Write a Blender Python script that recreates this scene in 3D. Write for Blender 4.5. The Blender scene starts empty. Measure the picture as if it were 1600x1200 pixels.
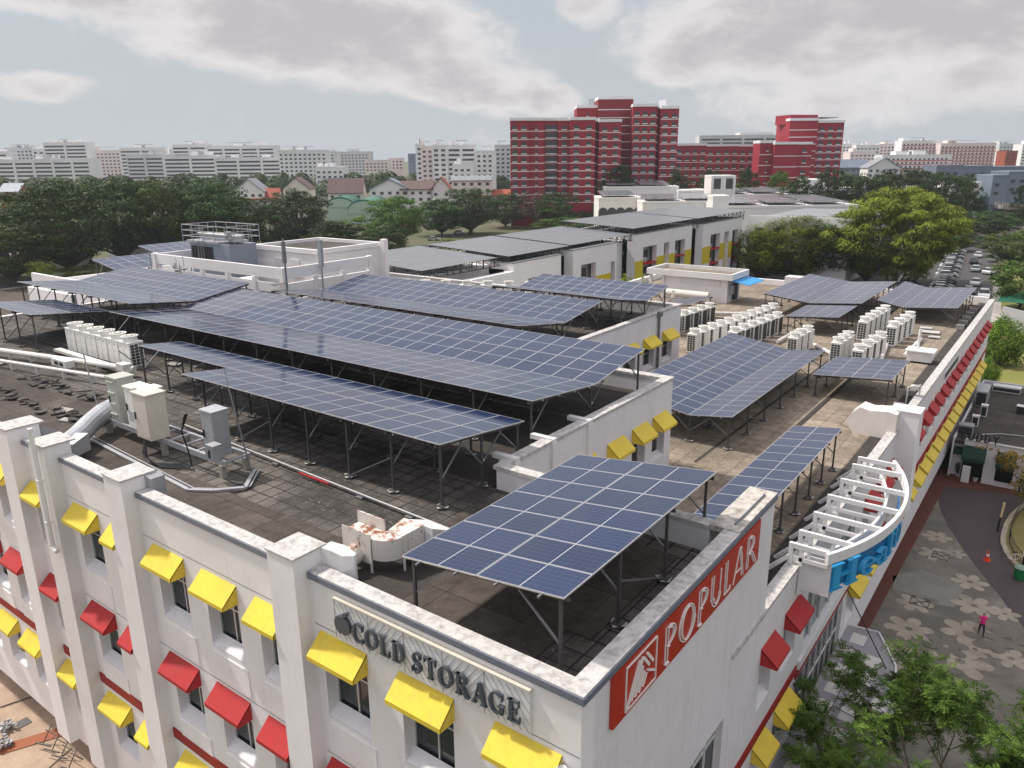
import bpy, bmesh, math, random
from mathutils import Vector, Matrix, noise
random.seed(7)
SC = bpy.context.scene
COL = SC.collection
R = math.radians
# ------------------------------------------------------------------ camera
FPX = 1199.18
PT, YW, RL = 0.286329, 0.638246, -0.0099385
CAM = Vector((0, 0, 25.0))
GZ = -1.5                      # ground level
_f = Vector((-math.sin(YW)*math.cos(PT), math.cos(YW)*math.cos(PT), -math.sin(PT)))
_r0 = Vector((math.cos(YW), math.sin(YW), 0)); _u0 = _r0.cross(_f)
RV = _r0*math.cos(RL)+_u0*math.sin(RL); UV_ = -_r0*math.sin(RL)+_u0*math.cos(RL); FV = _f
cd = bpy.data.cameras.new('camera'); cam = bpy.data.objects.new('camera', cd); COL.objects.link(cam)
cd.sensor_width = 36; cd.lens = FPX/1600*36; cd.clip_start = 0.1; cd.clip_end = 12000
M = Matrix((RV, UV_, -FV)).transposed().to_4x4(); M.translation = CAM; cam.matrix_world = M
SC.camera = cam
# ------------------------------------------------------------------ sky, sun, exposure
TOSUN = Vector((-0.74, -0.14, 1.0)).normalized()
SUN_EL = math.asin(TOSUN.z); SUN_AZ = math.atan2(TOSUN.x, TOSUN.y)
SC.view_settings.view_transform = 'Standard'; SC.view_settings.look = 'None'
SC.view_settings.exposure = 0.48; SC.view_settings.gamma = 1.0; SC.view_settings.use_curve_mapping = False
sd = bpy.data.lights.new('sun', 'SUN'); so = bpy.data.objects.new('sun', sd); COL.objects.link(so)
sd.energy = 3.2; sd.angle = R(3.5); sd.color = (1.0, 0.93, 0.84)
so.rotation_euler = (-TOSUN).to_track_quat('-Z', 'Y').to_euler(); so.location = (0, 0, 200)
W = bpy.data.worlds.new('World'); SC.world = W; W.use_nodes = True
def build_world():
    nt = W.node_tree; nt.nodes.clear(); N = nt.nodes.new; L = nt.links.new
    out = N('ShaderNodeOutputWorld'); bg = N('ShaderNodeBackground'); L(bg.outputs[0], out.inputs[0])
    bg.inputs['Strength'].default_value = 0.086
    sky = N('ShaderNodeTexSky'); sky.sky_type = 'NISHITA'; sky.sun_disc = False
    sky.sun_elevation = SUN_EL; sky.sun_rotation = SUN_AZ; sky.dust_density = 2.5; sky.air_density = 1.0; sky.ozone_density = 1.5
    tc = N('ShaderNodeTexCoord'); sep = N('ShaderNodeSeparateXYZ'); L(tc.outputs['Generated'], sep.inputs[0])
    def mth(op, a, b=None, c=None, clamp=False):
        m = N('ShaderNodeMath'); m.operation = op; m.use_clamp = clamp
        for i, v in enumerate((a, b, c)):
            if v is None: continue
            if isinstance(v, (int, float)): m.inputs[i].default_value = v
            else: L(v, m.inputs[i])
        return m.outputs[0]
    # azimuth / elevation of the direction (degrees, 0 = +Y, positive to +X)
    az = mth('MULTIPLY', mth('ARCTAN2', sep.outputs[0], sep.outputs[1]), 57.2958)
    el = mth('MULTIPLY', mth('ARCSINE', sep.outputs[2]), 57.2958)
    def noise_(scale, detail, rough, sx=1, sz=1, off=0, dist=0.0):
        mp = N('ShaderNodeMapping'); mp.inputs['Scale'].default_value = (sx, sx, sz); mp.inputs['Location'].default_value = (off, off*0.7, off*.3)
        L(tc.outputs['Generated'], mp.inputs[0])
        n = N('ShaderNodeTexNoise'); n.inputs['Scale'].default_value = scale; n.inputs['Detail'].default_value = detail
        n.inputs['Roughness'].default_value = rough; n.inputs['Distortion'].default_value = dist
        L(mp.outputs[0], n.inputs['Vector']); return n.outputs[0]
    nA = noise_(6.5, 9, 0.6, 1, 2.1, 1.3, 0.5)
    nB = noise_(22.0, 8, 0.66, 1, 1.7, 5.1, 0.6)
    # cloud banks: soft ellipses in azimuth/elevation broken up by noise
    def bank(a0, e0, ra, re, tilt=0.0, amp=1.0):
        da = mth('SUBTRACT', az, a0); de = mth('SUBTRACT', mth('SUBTRACT', el, e0), mth('MULTIPLY', da, tilt))
        q = mth('ADD', mth('POWER', mth('ABSOLUTE', mth('DIVIDE', da, ra)), 2.0), mth('POWER', mth('ABSOLUTE', mth('DIVIDE', de, re)), 2.0))
        return mth('MULTIPLY', mth('SUBTRACT', 1.0, q, clamp=True), amp)
    B = [bank(*b) for b in CLOUDS]
    tot = B[0]
    for b in B[1:]: tot = mth('MAXIMUM', tot, b)
    base = mth('MULTIPLY', mth('GREATER_THAN', el, 12), 0.5)      # the sky above the frame stays partly cloudy
    tot = mth('MAXIMUM', tot, base)
    dens = mth('ADD', mth('MULTIPLY', tot, 1.25), mth('ADD', mth('MULTIPLY', mth('SUBTRACT', nA, 0.5), 1.5), mth('MULTIPLY', mth('SUBTRACT', nB, 0.5), 1.15)))
    mr = N('ShaderNodeMapRange'); mr.interpolation_type = 'SMOOTHSTEP'; L(dens, mr.inputs[0])
    mr.inputs[1].default_value = 0.12; mr.inputs[2].default_value = 0.85; mr.inputs[3].default_value = 0; mr.inputs[4].default_value = 0.93
    # thick parts are greyer
    th = N('ShaderNodeMapRange'); th.interpolation_type = 'SMOOTHSTEP'; L(mth('ADD', dens, mth('MULTIPLY', mth('SUBTRACT', noise_(13.0, 4, .5, 1, 2.4, 9.3), 0.5), 1.4)), th.inputs[0])
    th.inputs[1].default_value = 0.55; th.inputs[2].default_value = 1.6
    cr = N('ShaderNodeValToRGB'); L(th.outputs[0], cr.inputs[0])
    cr.color_ramp.elements[0].color = (6.8, 6.5, 6.5, 1); cr.color_ramp.elements[0].position = 0.0
    cr.color_ramp.elements[1].color = (4.55, 4.35, 4.5, 1); cr.color_ramp.elements[1].position = 1.0
    # pale milky air near the horizon, part of the sky itself
    hz = N('ShaderNodeMapRange'); hz.interpolation_type = 'SMOOTHSTEP'; L(el, hz.inputs[0])
    hz.inputs[1].default_value = -2; hz.inputs[2].default_value = 45; hz.inputs[3].default_value = 0.97; hz.inputs[4].default_value = 0.12
    m0 = N('ShaderNodeMix'); m0.data_type = 'RGBA'; L(hz.outputs[0], m0.inputs[0]); L(sky.outputs[0], m0.inputs[6]); m0.inputs[7].default_value = (4.55, 4.85, 5.15, 1)
    m1 = N('ShaderNodeMix'); m1.data_type = 'RGBA'; L(mr.outputs[0], m1.inputs[0]); L(m0.outputs[2], m1.inputs[6]); L(cr.outputs[0], m1.inputs[7])
    # sky gain above the frame, added to lift the ambient light
    up = N('ShaderNodeMapRange'); up.interpolation_type = 'SMOOTHSTEP'; L(el, up.inputs[0]); up.inputs[1].default_value = 14; up.inputs[2].default_value = 50; up.inputs[3].default_value = 1.0; up.inputs[4].default_value = 1.75
    vm = N('ShaderNodeVectorMath'); vm.operation = 'SCALE'; L(m1.outputs[2], vm.inputs[0]); L(up.outputs[0], vm.inputs['Scale'])
    L(vm.outputs[0], bg.inputs[0])
CLOUDS = [(-50, 8.6, 17, 4.4, -0.10, 1.25), (-41, 5.6, 10, 2.6, -0.2, 1.1), (-64, 10.4, 12, 2.4, 0, 1.0), (-66.5, 4.4, 4.2, 1.2, 0, .85), (-70.5, 5.3, 2.0, 1.3, 0, .85),
          (-33.8, 3.8, 3.0, 1.5, 0, .9), (-12, 8.6, 20, 5.6, 0.03, 1.2), (-25, 7.2, 4, 3.8, 0, .95), (-31, 9.6, 3, 1.8, 0, .75), (-3, 5.5, 14, 4, 0, .8), (-15, 3.6, 14, 2.4, 0, .6)]
build_world()
# ------------------------------------------------------------------ pixel rays of the photograph -> points at a real height / plane
def ray(x, y): return FV*FPX + RV*(x-800) - UV_*(y-600)
def P(x, y, z):
    r = ray(x, y); return CAM + r*((z-CAM.z)/r.z)
def PX(x, y, X):
    r = ray(x, y); return CAM + r*((X-CAM.x)/r.x)
def zat(x, y, px, py):
    r = ray(x, y); t = (px*r.x+py*r.y)/(r.x**2+r.y**2); return CAM.z+t*r.z
def dist(p): return (Vector(p)-CAM).dot(FV)
# ------------------------------------------------------------------ mesh builder
class MB:
    def __init__(s): s.v = []; s.f = []; s.m = []
    def add(s, vs, fs, m=0):
        n = len(s.v); s.v += [tuple(v) for v in vs]; s.f += [tuple(i+n for i in f) for f in fs]; s.m += [m]*len(fs); return s
    def box(s, x0, x1, y0, y1, z0, z1, m=0):
        return s.add([(x0,y0,z0),(x1,y0,z0),(x1,y1,z0),(x0,y1,z0),(x0,y0,z1),(x1,y0,z1),(x1,y1,z1),(x0,y1,z1)],
                     [(0,3,2,1),(4,5,6,7),(0,1,5,4),(1,2,6,5),(2,3,7,6),(3,0,4,7)], m)
    def obox(s, c, a, b, w, m=0):           # centre and three half-axis vectors
        c, a, b, w = map(Vector, (c, a, b, w))
        vs = [c+a*i+b*j+w*k for k in (-1,1) for (i,j) in ((-1,-1),(1,-1),(1,1),(-1,1))]
        return s.add(vs, [(0,3,2,1),(4,5,6,7),(0,1,5,4),(1,2,6,5),(2,3,7,6),(3,0,4,7)], m)
    def bar(s, p, q, w, h=None, m=0, up=(0,0,1)):
        p, q = Vector(p), Vector(q); d = q-p; h = h or w
        if d.length < 1e-6: return s
        u = Vector(up); dn = d.normalized()
        if abs(dn.dot(u)) > .98: u = Vector((0,1,0))
        sx = dn.cross(u).normalized(); sz = sx.cross(dn).normalized()
        return s.obox((p+q)/2, d/2, sx*w/2, sz*h/2, m)
    def tube(s, p, q, r0, r1=None, n=8, m=0, caps=True):
        p, q = Vector(p), Vector(q); r1 = r0 if r1 is None else r1
        d = (q-p).normalized(); u = Vector((0,0,1)) if abs(d.z) < .95 else Vector((1,0,0))
        a = d.cross(u).normalized(); b = d.cross(a)
        vs = []
        for c, r in ((p, r0), (q, r1)):
            for i in range(n):
                t = 2*math.pi*i/n; vs.append(c+a*math.cos(t)*r+b*math.sin(t)*r)
        fs = [(i, (i+1)%n, n+(i+1)%n, n+i) for i in range(n)]
        if caps: fs += [tuple(range(n-1,-1,-1)), tuple(range(n,2*n))]
        return s.add(vs, fs, m)
    def path(s, pts, r, n=8, m=0):
        for a, b in zip(pts, pts[1:]): s.tube(a, b, r, r, n, m)
        return s
    def lathe(s, c, prof, n=16, m=0, sx=1, sy=1):
        c = Vector(c); k = len(prof); vs = [c+Vector((math.cos(2*math.pi*i/n)*r*sx, math.sin(2*math.pi*i/n)*r*sy, z)) for (r, z) in prof for i in range(n)]
        fs = [(j*n+i, j*n+(i+1)%n, (j+1)*n+(i+1)%n, (j+1)*n+i) for j in range(k-1) for i in range(n)]
        fs += [tuple(range(n-1,-1,-1)), tuple((k-1)*n+i for i in range(n))]
        return s.add(vs, fs, m)
    def prism(s, pts, d, m=0):              # polygon (3-D points) pushed along d
        d = Vector(d); a = [Vector(p) for p in pts]; n = len(a)
        return s.add(a+[p+d for p in a], [tuple(range(n-1,-1,-1)), tuple(range(n,2*n))]+[(i,(i+1)%n,n+(i+1)%n,n+i) for i in range(n)], m)
    def quad(s, a, b, c, d, m=0): return s.add([a,b,c,d], [(0,1,2,3)], m)
    def mesh(s, name, mats, off=(0,0,0), smooth=False):
        me = bpy.data.meshes.new(name); o = off
        me.from_pydata([(v[0]-o[0], v[1]-o[1], v[2]-o[2]) for v in s.v], [], s.f)
        for m in (mats if isinstance(mats, (list, tuple)) else [mats]): me.materials.append(m)
        me.polygons.foreach_set('material_index', s.m)
        if smooth: me.polygons.foreach_set('use_smooth', [True]*len(s.f))
        me.update(); return me
    def build(s, name, mats, parent=None, smooth=False, loc=None, fixn=True):
        off = Vector((0,0,0))
        if parent is not None:
            q = parent
            while q is not None: off += q.location; q = q.parent
        me = s.mesh(name, mats, off if loc is None else (0,0,0), smooth)
        if fixn and len(s.f) < 4000:
            bm = bmesh.new(); bm.from_mesh(me); bmesh.ops.recalc_face_normals(bm, faces=bm.faces); bm.to_mesh(me); bm.free()
        o = bpy.data.objects.new(name, me); COL.objects.link(o)
        if loc is not None: o.location = loc
        if parent is not None: o.parent = parent
        return o
def tag(o, label, cat, group=None):
    o['label'] = label; o['category'] = cat
    if group: o['group'] = group
    return o
def thing(name, label, cat, loc=(0,0,0), rz=0, group=None):
    o = bpy.data.objects.new(name, None); COL.objects.link(o); o.location = loc; o.rotation_euler = (0,0,rz); o.empty_display_size = .3
    return tag(o, label, cat, group)
def struct(o, kind='structure'): o['kind'] = kind; return o
KIDS = {}
def children(o):
    return [c for c in bpy.data.objects if c.parent == o]
def copy_tree(o, loc, rz, label, kids=None, scale=None):
    r = o.copy(); COL.objects.link(r); r.location = loc; r.rotation_euler = (0,0,rz); r['label'] = label
    if scale: r.scale = scale
    for ch, subs in kids:
        c = ch.copy(); COL.objects.link(c); c.parent = r
        for g in subs:
            d = g.copy(); COL.objects.link(d); d.parent = c
    return r
def kidtree(o): return [(c, children(c)) for c in children(o)]
def link(me, name, loc, parent, rot=None, scale=None):
    o = bpy.data.objects.new(name, me); COL.objects.link(o); o.location = loc; o.parent = parent
    if rot: o.rotation_euler = rot
    if scale: o.scale = scale
    return o
# ------------------------------------------------------------------ materials
def newmat(name):
    m = bpy.data.materials.new(name); m.use_nodes = True; nt = m.node_tree; nt.nodes.clear()
    out = nt.nodes.new('ShaderNodeOutputMaterial'); b = nt.nodes.new('ShaderNodeBsdfPrincipled'); nt.links.new(b.outputs[0], out.inputs[0])
    return m, nt, b, out
def coord(nt, kind='world', scale=(1,1,1), loc=(0,0,0)):
    if kind == 'world': s = nt.nodes.new('ShaderNodeNewGeometry').outputs['Position']
    else: s = nt.nodes.new('ShaderNodeTexCoord').outputs['Object']
    mp = nt.nodes.new('ShaderNodeMapping'); mp.inputs['Scale'].default_value = scale; mp.inputs['Location'].default_value = loc
    nt.links.new(s, mp.inputs[0]); return mp.outputs[0]
def tnoise(nt, vec, scale, detail=4, rough=.55, dist=0):
    n = nt.nodes.new('ShaderNodeTexNoise'); n.inputs['Scale'].default_value = scale; n.inputs['Detail'].default_value = detail
    n.inputs['Roughness'].default_value = rough; n.inputs['Distortion'].default_value = dist; nt.links.new(vec, n.inputs['Vector']); return n.outputs[0]
def ramp(nt, fac, stops):
    r = nt.nodes.new('ShaderNodeValToRGB'); nt.links.new(fac, r.inputs[0]); e = r.color_ramp.elements
    while len(e) < len(stops): e.new(0.5)
    for i, (p, c) in enumerate(stops):
        e[i].position = p; e[i].color = (*c, 1) if len(c) == 3 else c
    return r.outputs[0]
def mix(nt, fac, a, b, mode='MIX'):
    m = nt.nodes.new('ShaderNodeMix'); m.data_type = 'RGBA'; m.blend_type = mode
    for i, v in ((0, fac), (6, a), (7, b)):
        if isinstance(v, (int, float)): m.inputs[i].default_value = v
        elif isinstance(v, (tuple, list)): m.inputs[i].default_value = (*v, 1) if len(v) == 3 else v
        else: nt.links.new(v, m.inputs[i])
    return m.outputs[2]
def mt(nt, op, a, b=None, clamp=False):
    m = nt.nodes.new('ShaderNodeMath'); m.operation = op; m.use_clamp = clamp
    for i, v in enumerate((a, b)):
        if v is None: continue
        if isinstance(v, (int, float)): m.inputs[i].default_value = v
        else: nt.links.new(v, m.inputs[i])
    return m.outputs[0]
def bump(nt, b, h, strength=.3, dist=.02):
    bp = nt.nodes.new('ShaderNodeBump'); bp.inputs['Strength'].default_value = strength; bp.inputs['Distance'].default_value = dist
    nt.links.new(h, bp.inputs['Height']); nt.links.new(bp.outputs[0], b.inputs['Normal'])
def paint(name, col, rough=.55, dirt=(.35,.32,.3), amt=.25, streak=.25, space='world', metal=0, spec=.4, dscale=.6):
    m, nt, b, _ = newmat(name); v = coord(nt, space)
    n1 = tnoise(nt, v, dscale, 6, .65, .4); n2 = tnoise(nt, v, 7, 5, .6)
    d = mt(nt, 'MULTIPLY', ramp(nt, n1, [(.42,(0,0,0)),(.75,(1,1,1))]), amt)
    c = mix(nt, d, col, dirt, 'MIX')
    if streak:
        vs = coord(nt, space, (3.2,3.2,.14)); st = ramp(nt, tnoise(nt, vs, 1.7, 7, .72), [(.54,(0,0,0)),(.70,(1,1,1))])
        c = mix(nt, mt(nt, 'MULTIPLY', st, streak), c, dirt)
    c = mix(nt, .10, c, ramp(nt, n2, [(.3,(.3,.3,.3)),(.7,(.9,.9,.9))]), 'OVERLAY')
    nt.links.new(c, b.inputs['Base Color']); b.inputs['Roughness'].default_value = rough; b.inputs['Metallic'].default_value = metal
    b.inputs['Specular IOR Level'].default_value = spec
    bump(nt, b, n2, .12, .01); return m
def plain(name, col, rough=.5, metal=0, var=.08, space='object'):
    m, nt, b, _ = newmat(name); v = coord(nt, space); n = tnoise(nt, v, 3.5, 4, .6)
    c = mix(nt, n, tuple(x*(1-var*2) for x in col), tuple(min(1,x*(1+var*2)) for x in col))
    nt.links.new(c, b.inputs['Base Color']); b.inputs['Roughness'].default_value = rough; b.inputs['Metallic'].default_value = metal; return m
MT = {}
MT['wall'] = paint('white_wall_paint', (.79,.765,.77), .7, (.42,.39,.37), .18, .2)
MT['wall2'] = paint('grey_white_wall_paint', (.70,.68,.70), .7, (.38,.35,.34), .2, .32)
MT['cream'] = paint('cream_panel_paint', (.66,.62,.55), .6, (.3,.27,.24), .2, .2)
MT['pwhite'] = paint('clean_white_paint', (.70,.69,.69), .5, (.34,.31,.28), .25, .2)
MT['coping'] = paint('parapet_top_paint', (.50,.48,.47), .75, (.12,.115,.11), .75, 0, dscale=4.5)
MT['roughcap'] = paint('lichen_concrete', (.50,.46,.42), .9, (.10,.09,.08), .9, 0, dscale=3.2)
MT['flash'] = plain('grey_flashing', (.16,.18,.23), .5, .2)
MT['yellow'] = paint('yellow_awning_paint', (.70,.52,.045), .6, (.42,.30,.07), .35, .35, dscale=1.1)
MT['red'] = paint('red_awning_paint', (.38,.016,.018), .65, (.24,.05,.045), .35, .35, dscale=1.1)
MT['redband'] = paint('red_band_paint', (.27,.008,.01), .6, (.15,.02,.02), .1, .1)
MT['signred'] = plain('sign_red', (.42,.025,.008), .45, 0, .05)
MT['signwhite'] = plain('sign_white', (.78,.75,.73), .4, 0, .03)
MT['signblue'] = plain('sign_blue', (.02,.30,.58), .35, 0, .05)
MT['signgrey'] = plain('sign_grey_metal', (.07,.085,.105), .45, .3)
MT['alu'] = plain('aluminium_frame', (.62,.62,.64), .35, .6, .03)
MT['galv'] = plain('galvanised_steel', (.21,.21,.22), .5, .6, .12)
MT['galvd'] = plain('dark_weathered_steel', (.085,.08,.08), .6, .4, .15)
MT['ac'] = paint('condenser_enamel', (.78,.77,.74), .45, (.4,.36,.32), .25, .25, space='world', dscale=1.5)
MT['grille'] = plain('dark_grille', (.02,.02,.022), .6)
MT['grey'] = plain('grey_metal', (.34,.34,.36), .5, .3)
MT['duct'] = plain('duct_metal', (.44,.45,.48), .42, .5, .12)
MT['blue'] = plain('blue_sheet', (.02,.25,.55), .5)
MT['black'] = plain('black_plastic', (.012,.012,.014), .5)
MT['pipe'] = plain('white_pipe', (.62,.60,.57), .5)
MT['orange'] = plain('orange_plastic', (.75,.06,.01), .5)
MT['green'] = plain('green_canvas', (.004,.045,.028), .7)
MT['concrete'] = paint('weathered_concrete', (.33,.31,.29), .9, (.10,.09,.08), .6, 0, dscale=1.5)
def glass(name, col=(.02,.025,.03), rough=.06):
    m, nt, b, _ = newmat(name); v = coord(nt); n = tnoise(nt, v, .7, 3)
    nt.links.new(mix(nt, n, tuple(c*.5 for c in col), tuple(c*1.6 for c in col)), b.inputs['Base Color'])
    b.inputs['Roughness'].default_value = rough; b.inputs['IOR'].default_value = 1.52; return m
MT['glass'] = glass('dark_window_glass'); MT['glassg'] = glass('greenish_glass', (.10,.12,.12), .1)
def pv():
    m, nt, b, _ = newmat('photovoltaic_cells'); tc = nt.nodes.new('ShaderNodeTexCoord'); sp = nt.nodes.new('ShaderNodeSeparateXYZ'); nt.links.new(tc.outputs['Object'], sp.inputs[0])
    def lines(out, pitch, w, off=0):      # 1 on the line
        a = mt(nt, 'FRACT', mt(nt, 'DIVIDE', mt(nt, 'ADD', out, 50*pitch+off), pitch)); a = mt(nt, 'ABSOLUTE', mt(nt, 'SUBTRACT', a, .5))
        return mt(nt, 'GREATER_THAN', a, .5-w/pitch/2)
    l1 = lines(sp.outputs[0], .186, .012, .0); l2 = lines(sp.outputs[1], .183, .016)
    mid = mt(nt, 'LESS_THAN', mt(nt, 'ABSOLUTE', sp.outputs[0]), .011)
    ln = mt(nt, 'MAXIMUM', mt(nt, 'MULTIPLY', l1, .35), mt(nt, 'MULTIPLY', l2, .6))
    oi = nt.nodes.new('ShaderNodeObjectInfo')
    base = mix(nt, oi.outputs['Random'], (.006,.019,.060), (.010,.027,.080))
    n = tnoise(nt, coord(nt, 'world'), 1.3, 3); base = mix(nt, mt(nt, 'MULTIPLY', n, .25), base, (.035,.04,.06))
    c = mix(nt, mt(nt, 'MULTIPLY', ln, .5), base, (.13,.145,.20)); c = mix(nt, mid, c, (.5,.5,.54))
    nt.links.new(c, b.inputs['Base Color']); nt.links.new(mt(nt, 'ADD', mt(nt, 'MULTIPLY', n, .10), .07), b.inputs['Roughness'])
    b.inputs['Specular IOR Level'].default_value = .4; b.inputs['Coat Weight'].default_value = .06; b.inputs['Coat Roughness'].default_value = .12
    return m
MT['pv'] = pv()
def pvfar():  # panel greys lightened in the colour in place of a sky reflection
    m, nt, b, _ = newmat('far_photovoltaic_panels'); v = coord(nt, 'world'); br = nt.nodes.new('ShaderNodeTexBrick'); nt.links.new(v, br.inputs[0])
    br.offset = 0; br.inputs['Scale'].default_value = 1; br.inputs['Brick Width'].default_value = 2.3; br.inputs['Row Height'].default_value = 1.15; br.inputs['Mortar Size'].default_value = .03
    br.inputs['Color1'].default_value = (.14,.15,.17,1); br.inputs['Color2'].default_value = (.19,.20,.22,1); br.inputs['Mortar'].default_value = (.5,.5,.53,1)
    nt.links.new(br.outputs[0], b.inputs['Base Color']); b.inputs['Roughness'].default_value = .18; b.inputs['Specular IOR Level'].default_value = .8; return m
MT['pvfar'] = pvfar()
def pvpale():  # grey base colour stands in for the sky reflected at grazing angles
    m, nt, b, _ = newmat('sky_sheen_painted_panels'); n = tnoise(nt, coord(nt), .6, 4)
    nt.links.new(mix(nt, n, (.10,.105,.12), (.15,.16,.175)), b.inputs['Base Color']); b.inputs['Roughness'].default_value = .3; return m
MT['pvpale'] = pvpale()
def pavers(name, size, c1, c2, joint, moss, mossamt, jw=.05):
    m, nt, b, _ = newmat(name); v = coord(nt, 'world'); br = nt.nodes.new('ShaderNodeTexBrick'); nt.links.new(v, br.inputs[0])
    br.offset = 0; br.squash = 1; br.inputs['Scale'].default_value = 1; br.inputs['Brick Width'].default_value = size; br.inputs['Row Height'].default_value = size
    br.inputs['Mortar Size'].default_value = jw*.5; br.inputs['Mortar Smooth'].default_value = .3
    br.inputs['Color1'].default_value = (*c1,1); br.inputs['Color2'].default_value = (*c2,1); br.inputs['Mortar'].default_value = (*joint,1)
    br.inputs['Bias'].default_value = 0
    n1 = tnoise(nt, v, .22, 6, .62, .5); n2 = tnoise(nt, v, 2.4, 7, .7); n3 = tnoise(nt, v, 9, 3, .6)
    c = mix(nt, mt(nt, 'MULTIPLY', ramp(nt, n1, [(.38,(0,0,0)),(.62,(1,1,1))]), mossamt), br.outputs[0], moss)
    c = mix(nt, mt(nt, 'MULTIPLY', ramp(nt, n2, [(.45,(0,0,0)),(.68,(1,1,1))]), .55), c, tuple(x*.45 for x in moss))
    c = mix(nt, mt(nt, 'MULTIPLY', ramp(nt, n3, [(.62,(0,0,0)),(.72,(1,1,1))]), .35), c, tuple(min(1,x*2.6) for x in c1))
    c = mix(nt, ramp(nt, tnoise(nt, v, 3.1, 6, .72, .8), [(.70,(0,0,0)),(.735,(1,1,1))]), c, (.42,.40,.37))
    nt.links.new(c, b.inputs['Base Color']); b.inputs['Roughness'].default_value = .9; b.inputs['Specular IOR Level'].default_value = .25
    bump(nt, b, mt(nt, 'ADD', mt(nt, 'MULTIPLY', br.outputs['Fac'], -1.0), n3), .5, .02); return m
MT['pav_up'] = pavers('upper_roof_pavers', .62, (.165,.148,.135), (.11,.098,.09), (.018,.016,.015), (.038,.034,.032), .9, .06)
MT['pav_edge'] = pavers('edge_roof_slabs', 1.25, (.10,.084,.074), (.07,.058,.05), (.02,.017,.015), (.045,.037,.033), .8, .03)
MT['pav_low'] = pavers('lower_roof_pavers', .9, (.34,.28,.215), (.25,.20,.155), (.09,.075,.06), (.12,.10,.08), .65, .035)
MT['screed'] = paint('dark_roof_screed', (.045,.038,.034), .9, (.015,.013,.012), .8, 0, dscale=1.1)
MT['rust'] = None
def rust():
    m, nt, b, _ = newmat('rusty_white_sheet'); v = coord(nt, 'world'); n = tnoise(nt, v, 2.2, 7, .68, .6); n2 = tnoise(nt, coord(nt, 'world', (5,5,.5)), 1.3, 5, .7); gn = nt.nodes.new('ShaderNodeNewGeometry'); sz = nt.nodes.new('ShaderNodeSeparateXYZ'); nt.links.new(gn.outputs['Normal'], sz.inputs[0])
    f = ramp(nt, mt(nt, 'ADD', mt(nt, 'ADD', mt(nt, 'MULTIPLY', n, .5), mt(nt, 'MULTIPLY', n2, .4)), mt(nt, 'MULTIPLY', sz.outputs[2], .075)), [(.49,(0,0,0)),(.58,(1,1,1))])
    c = mix(nt, f, (.64,.60,.55), mix(nt, n, (.34,.115,.035), (.10,.03,.015)))
    nt.links.new(c, b.inputs['Base Color']); b.inputs['Roughness'].default_value = .7; return m
MT['rust'] = rust()
def leafmat(name, c1, c2, c3, trans=.25):
    m, nt, b, out = newmat(name); oi = nt.nodes.new('ShaderNodeObjectInfo'); v = coord(nt, 'world')
    n = tnoise(nt, v, .35, 4, .6); n2 = tnoise(nt, v, 3.0, 3, .6)
    c = mix(nt, ramp(nt, n, [(.35,(0,0,0)),(.65,(1,1,1))]), c1, c2); c = mix(nt, ramp(nt, n2, [(.5,(0,0,0)),(.75,(1,1,1))]), c, c3)
    at = nt.nodes.new('ShaderNodeAttribute'); at.attribute_name = 'tone'; tf = mt(nt, 'ADD', mt(nt, 'MULTIPLY', at.outputs['Fac'], .9), .6)
    vs_ = nt.nodes.new('ShaderNodeVectorMath'); vs_.operation = 'SCALE'; nt.links.new(c, vs_.inputs[0]); nt.links.new(tf, vs_.inputs['Scale']); c = vs_.outputs[0]
    hs = nt.nodes.new('ShaderNodeHueSaturation'); nt.links.new(c, hs.inputs['Color']); nt.links.new(mt(nt, 'ADD', mt(nt, 'MULTIPLY', oi.outputs['Random'], .7), .65), hs.inputs['Value'])
    nt.links.new(mt(nt, 'ADD', mt(nt, 'MULTIPLY', oi.outputs['Random'], .03), .485), hs.inputs['Hue'])
    nt.links.new(hs.outputs[0], b.inputs['Base Color']); b.inputs['Roughness'].default_value = .6; b.inputs['Specular IOR Level'].default_value = .15
    t = nt.nodes.new('ShaderNodeBsdfTranslucent'); nt.links.new(hs.outputs[0], t.inputs[0]); ms = nt.nodes.new('ShaderNodeMixShader'); ms.inputs[0].default_value = trans
    nt.links.new(b.outputs[0], ms.inputs[1]); nt.links.new(t.outputs[0], ms.inputs[2]); nt.links.new(ms.outputs[0], out.inputs[0]); return m
MT['leafd'] = leafmat('dark_foliage', (.022,.046,.010), (.036,.068,.014), (.07,.10,.02), .15)
MT['leafbush'] = leafmat('bush_foliage', (.07,.14,.015), (.12,.20,.025), (.2,.27,.04), .25)
MT['leafm'] = leafmat('mid_foliage', (.040,.080,.012), (.07,.12,.018), (.13,.17,.03), .2)
MT['leafy'] = leafmat('yellow_green_foliage', (.09,.135,.012), (.17,.21,.022), (.32,.31,.05), .3)
MT['leafn'] = leafmat('near_foliage', (.06,.12,.02), (.11,.20,.03), (.17,.27,.05), .35)
MT['leafb'] = leafmat('brownish_foliage', (.07,.055,.03), (.10,.075,.04), (.14,.09,.05))
MT['leafo'] = leafmat('orange_green_foliage', (.10,.11,.02), (.30,.20,.03), (.45,.24,.04))
MT['bark'] = paint('bark', (.09,.07,.055), .9, (.03,.025,.02), .6, 0)
MT['branch'] = paint('pale_branch', (.22,.19,.13), .9, (.10,.08,.05), .5, 0)
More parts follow.
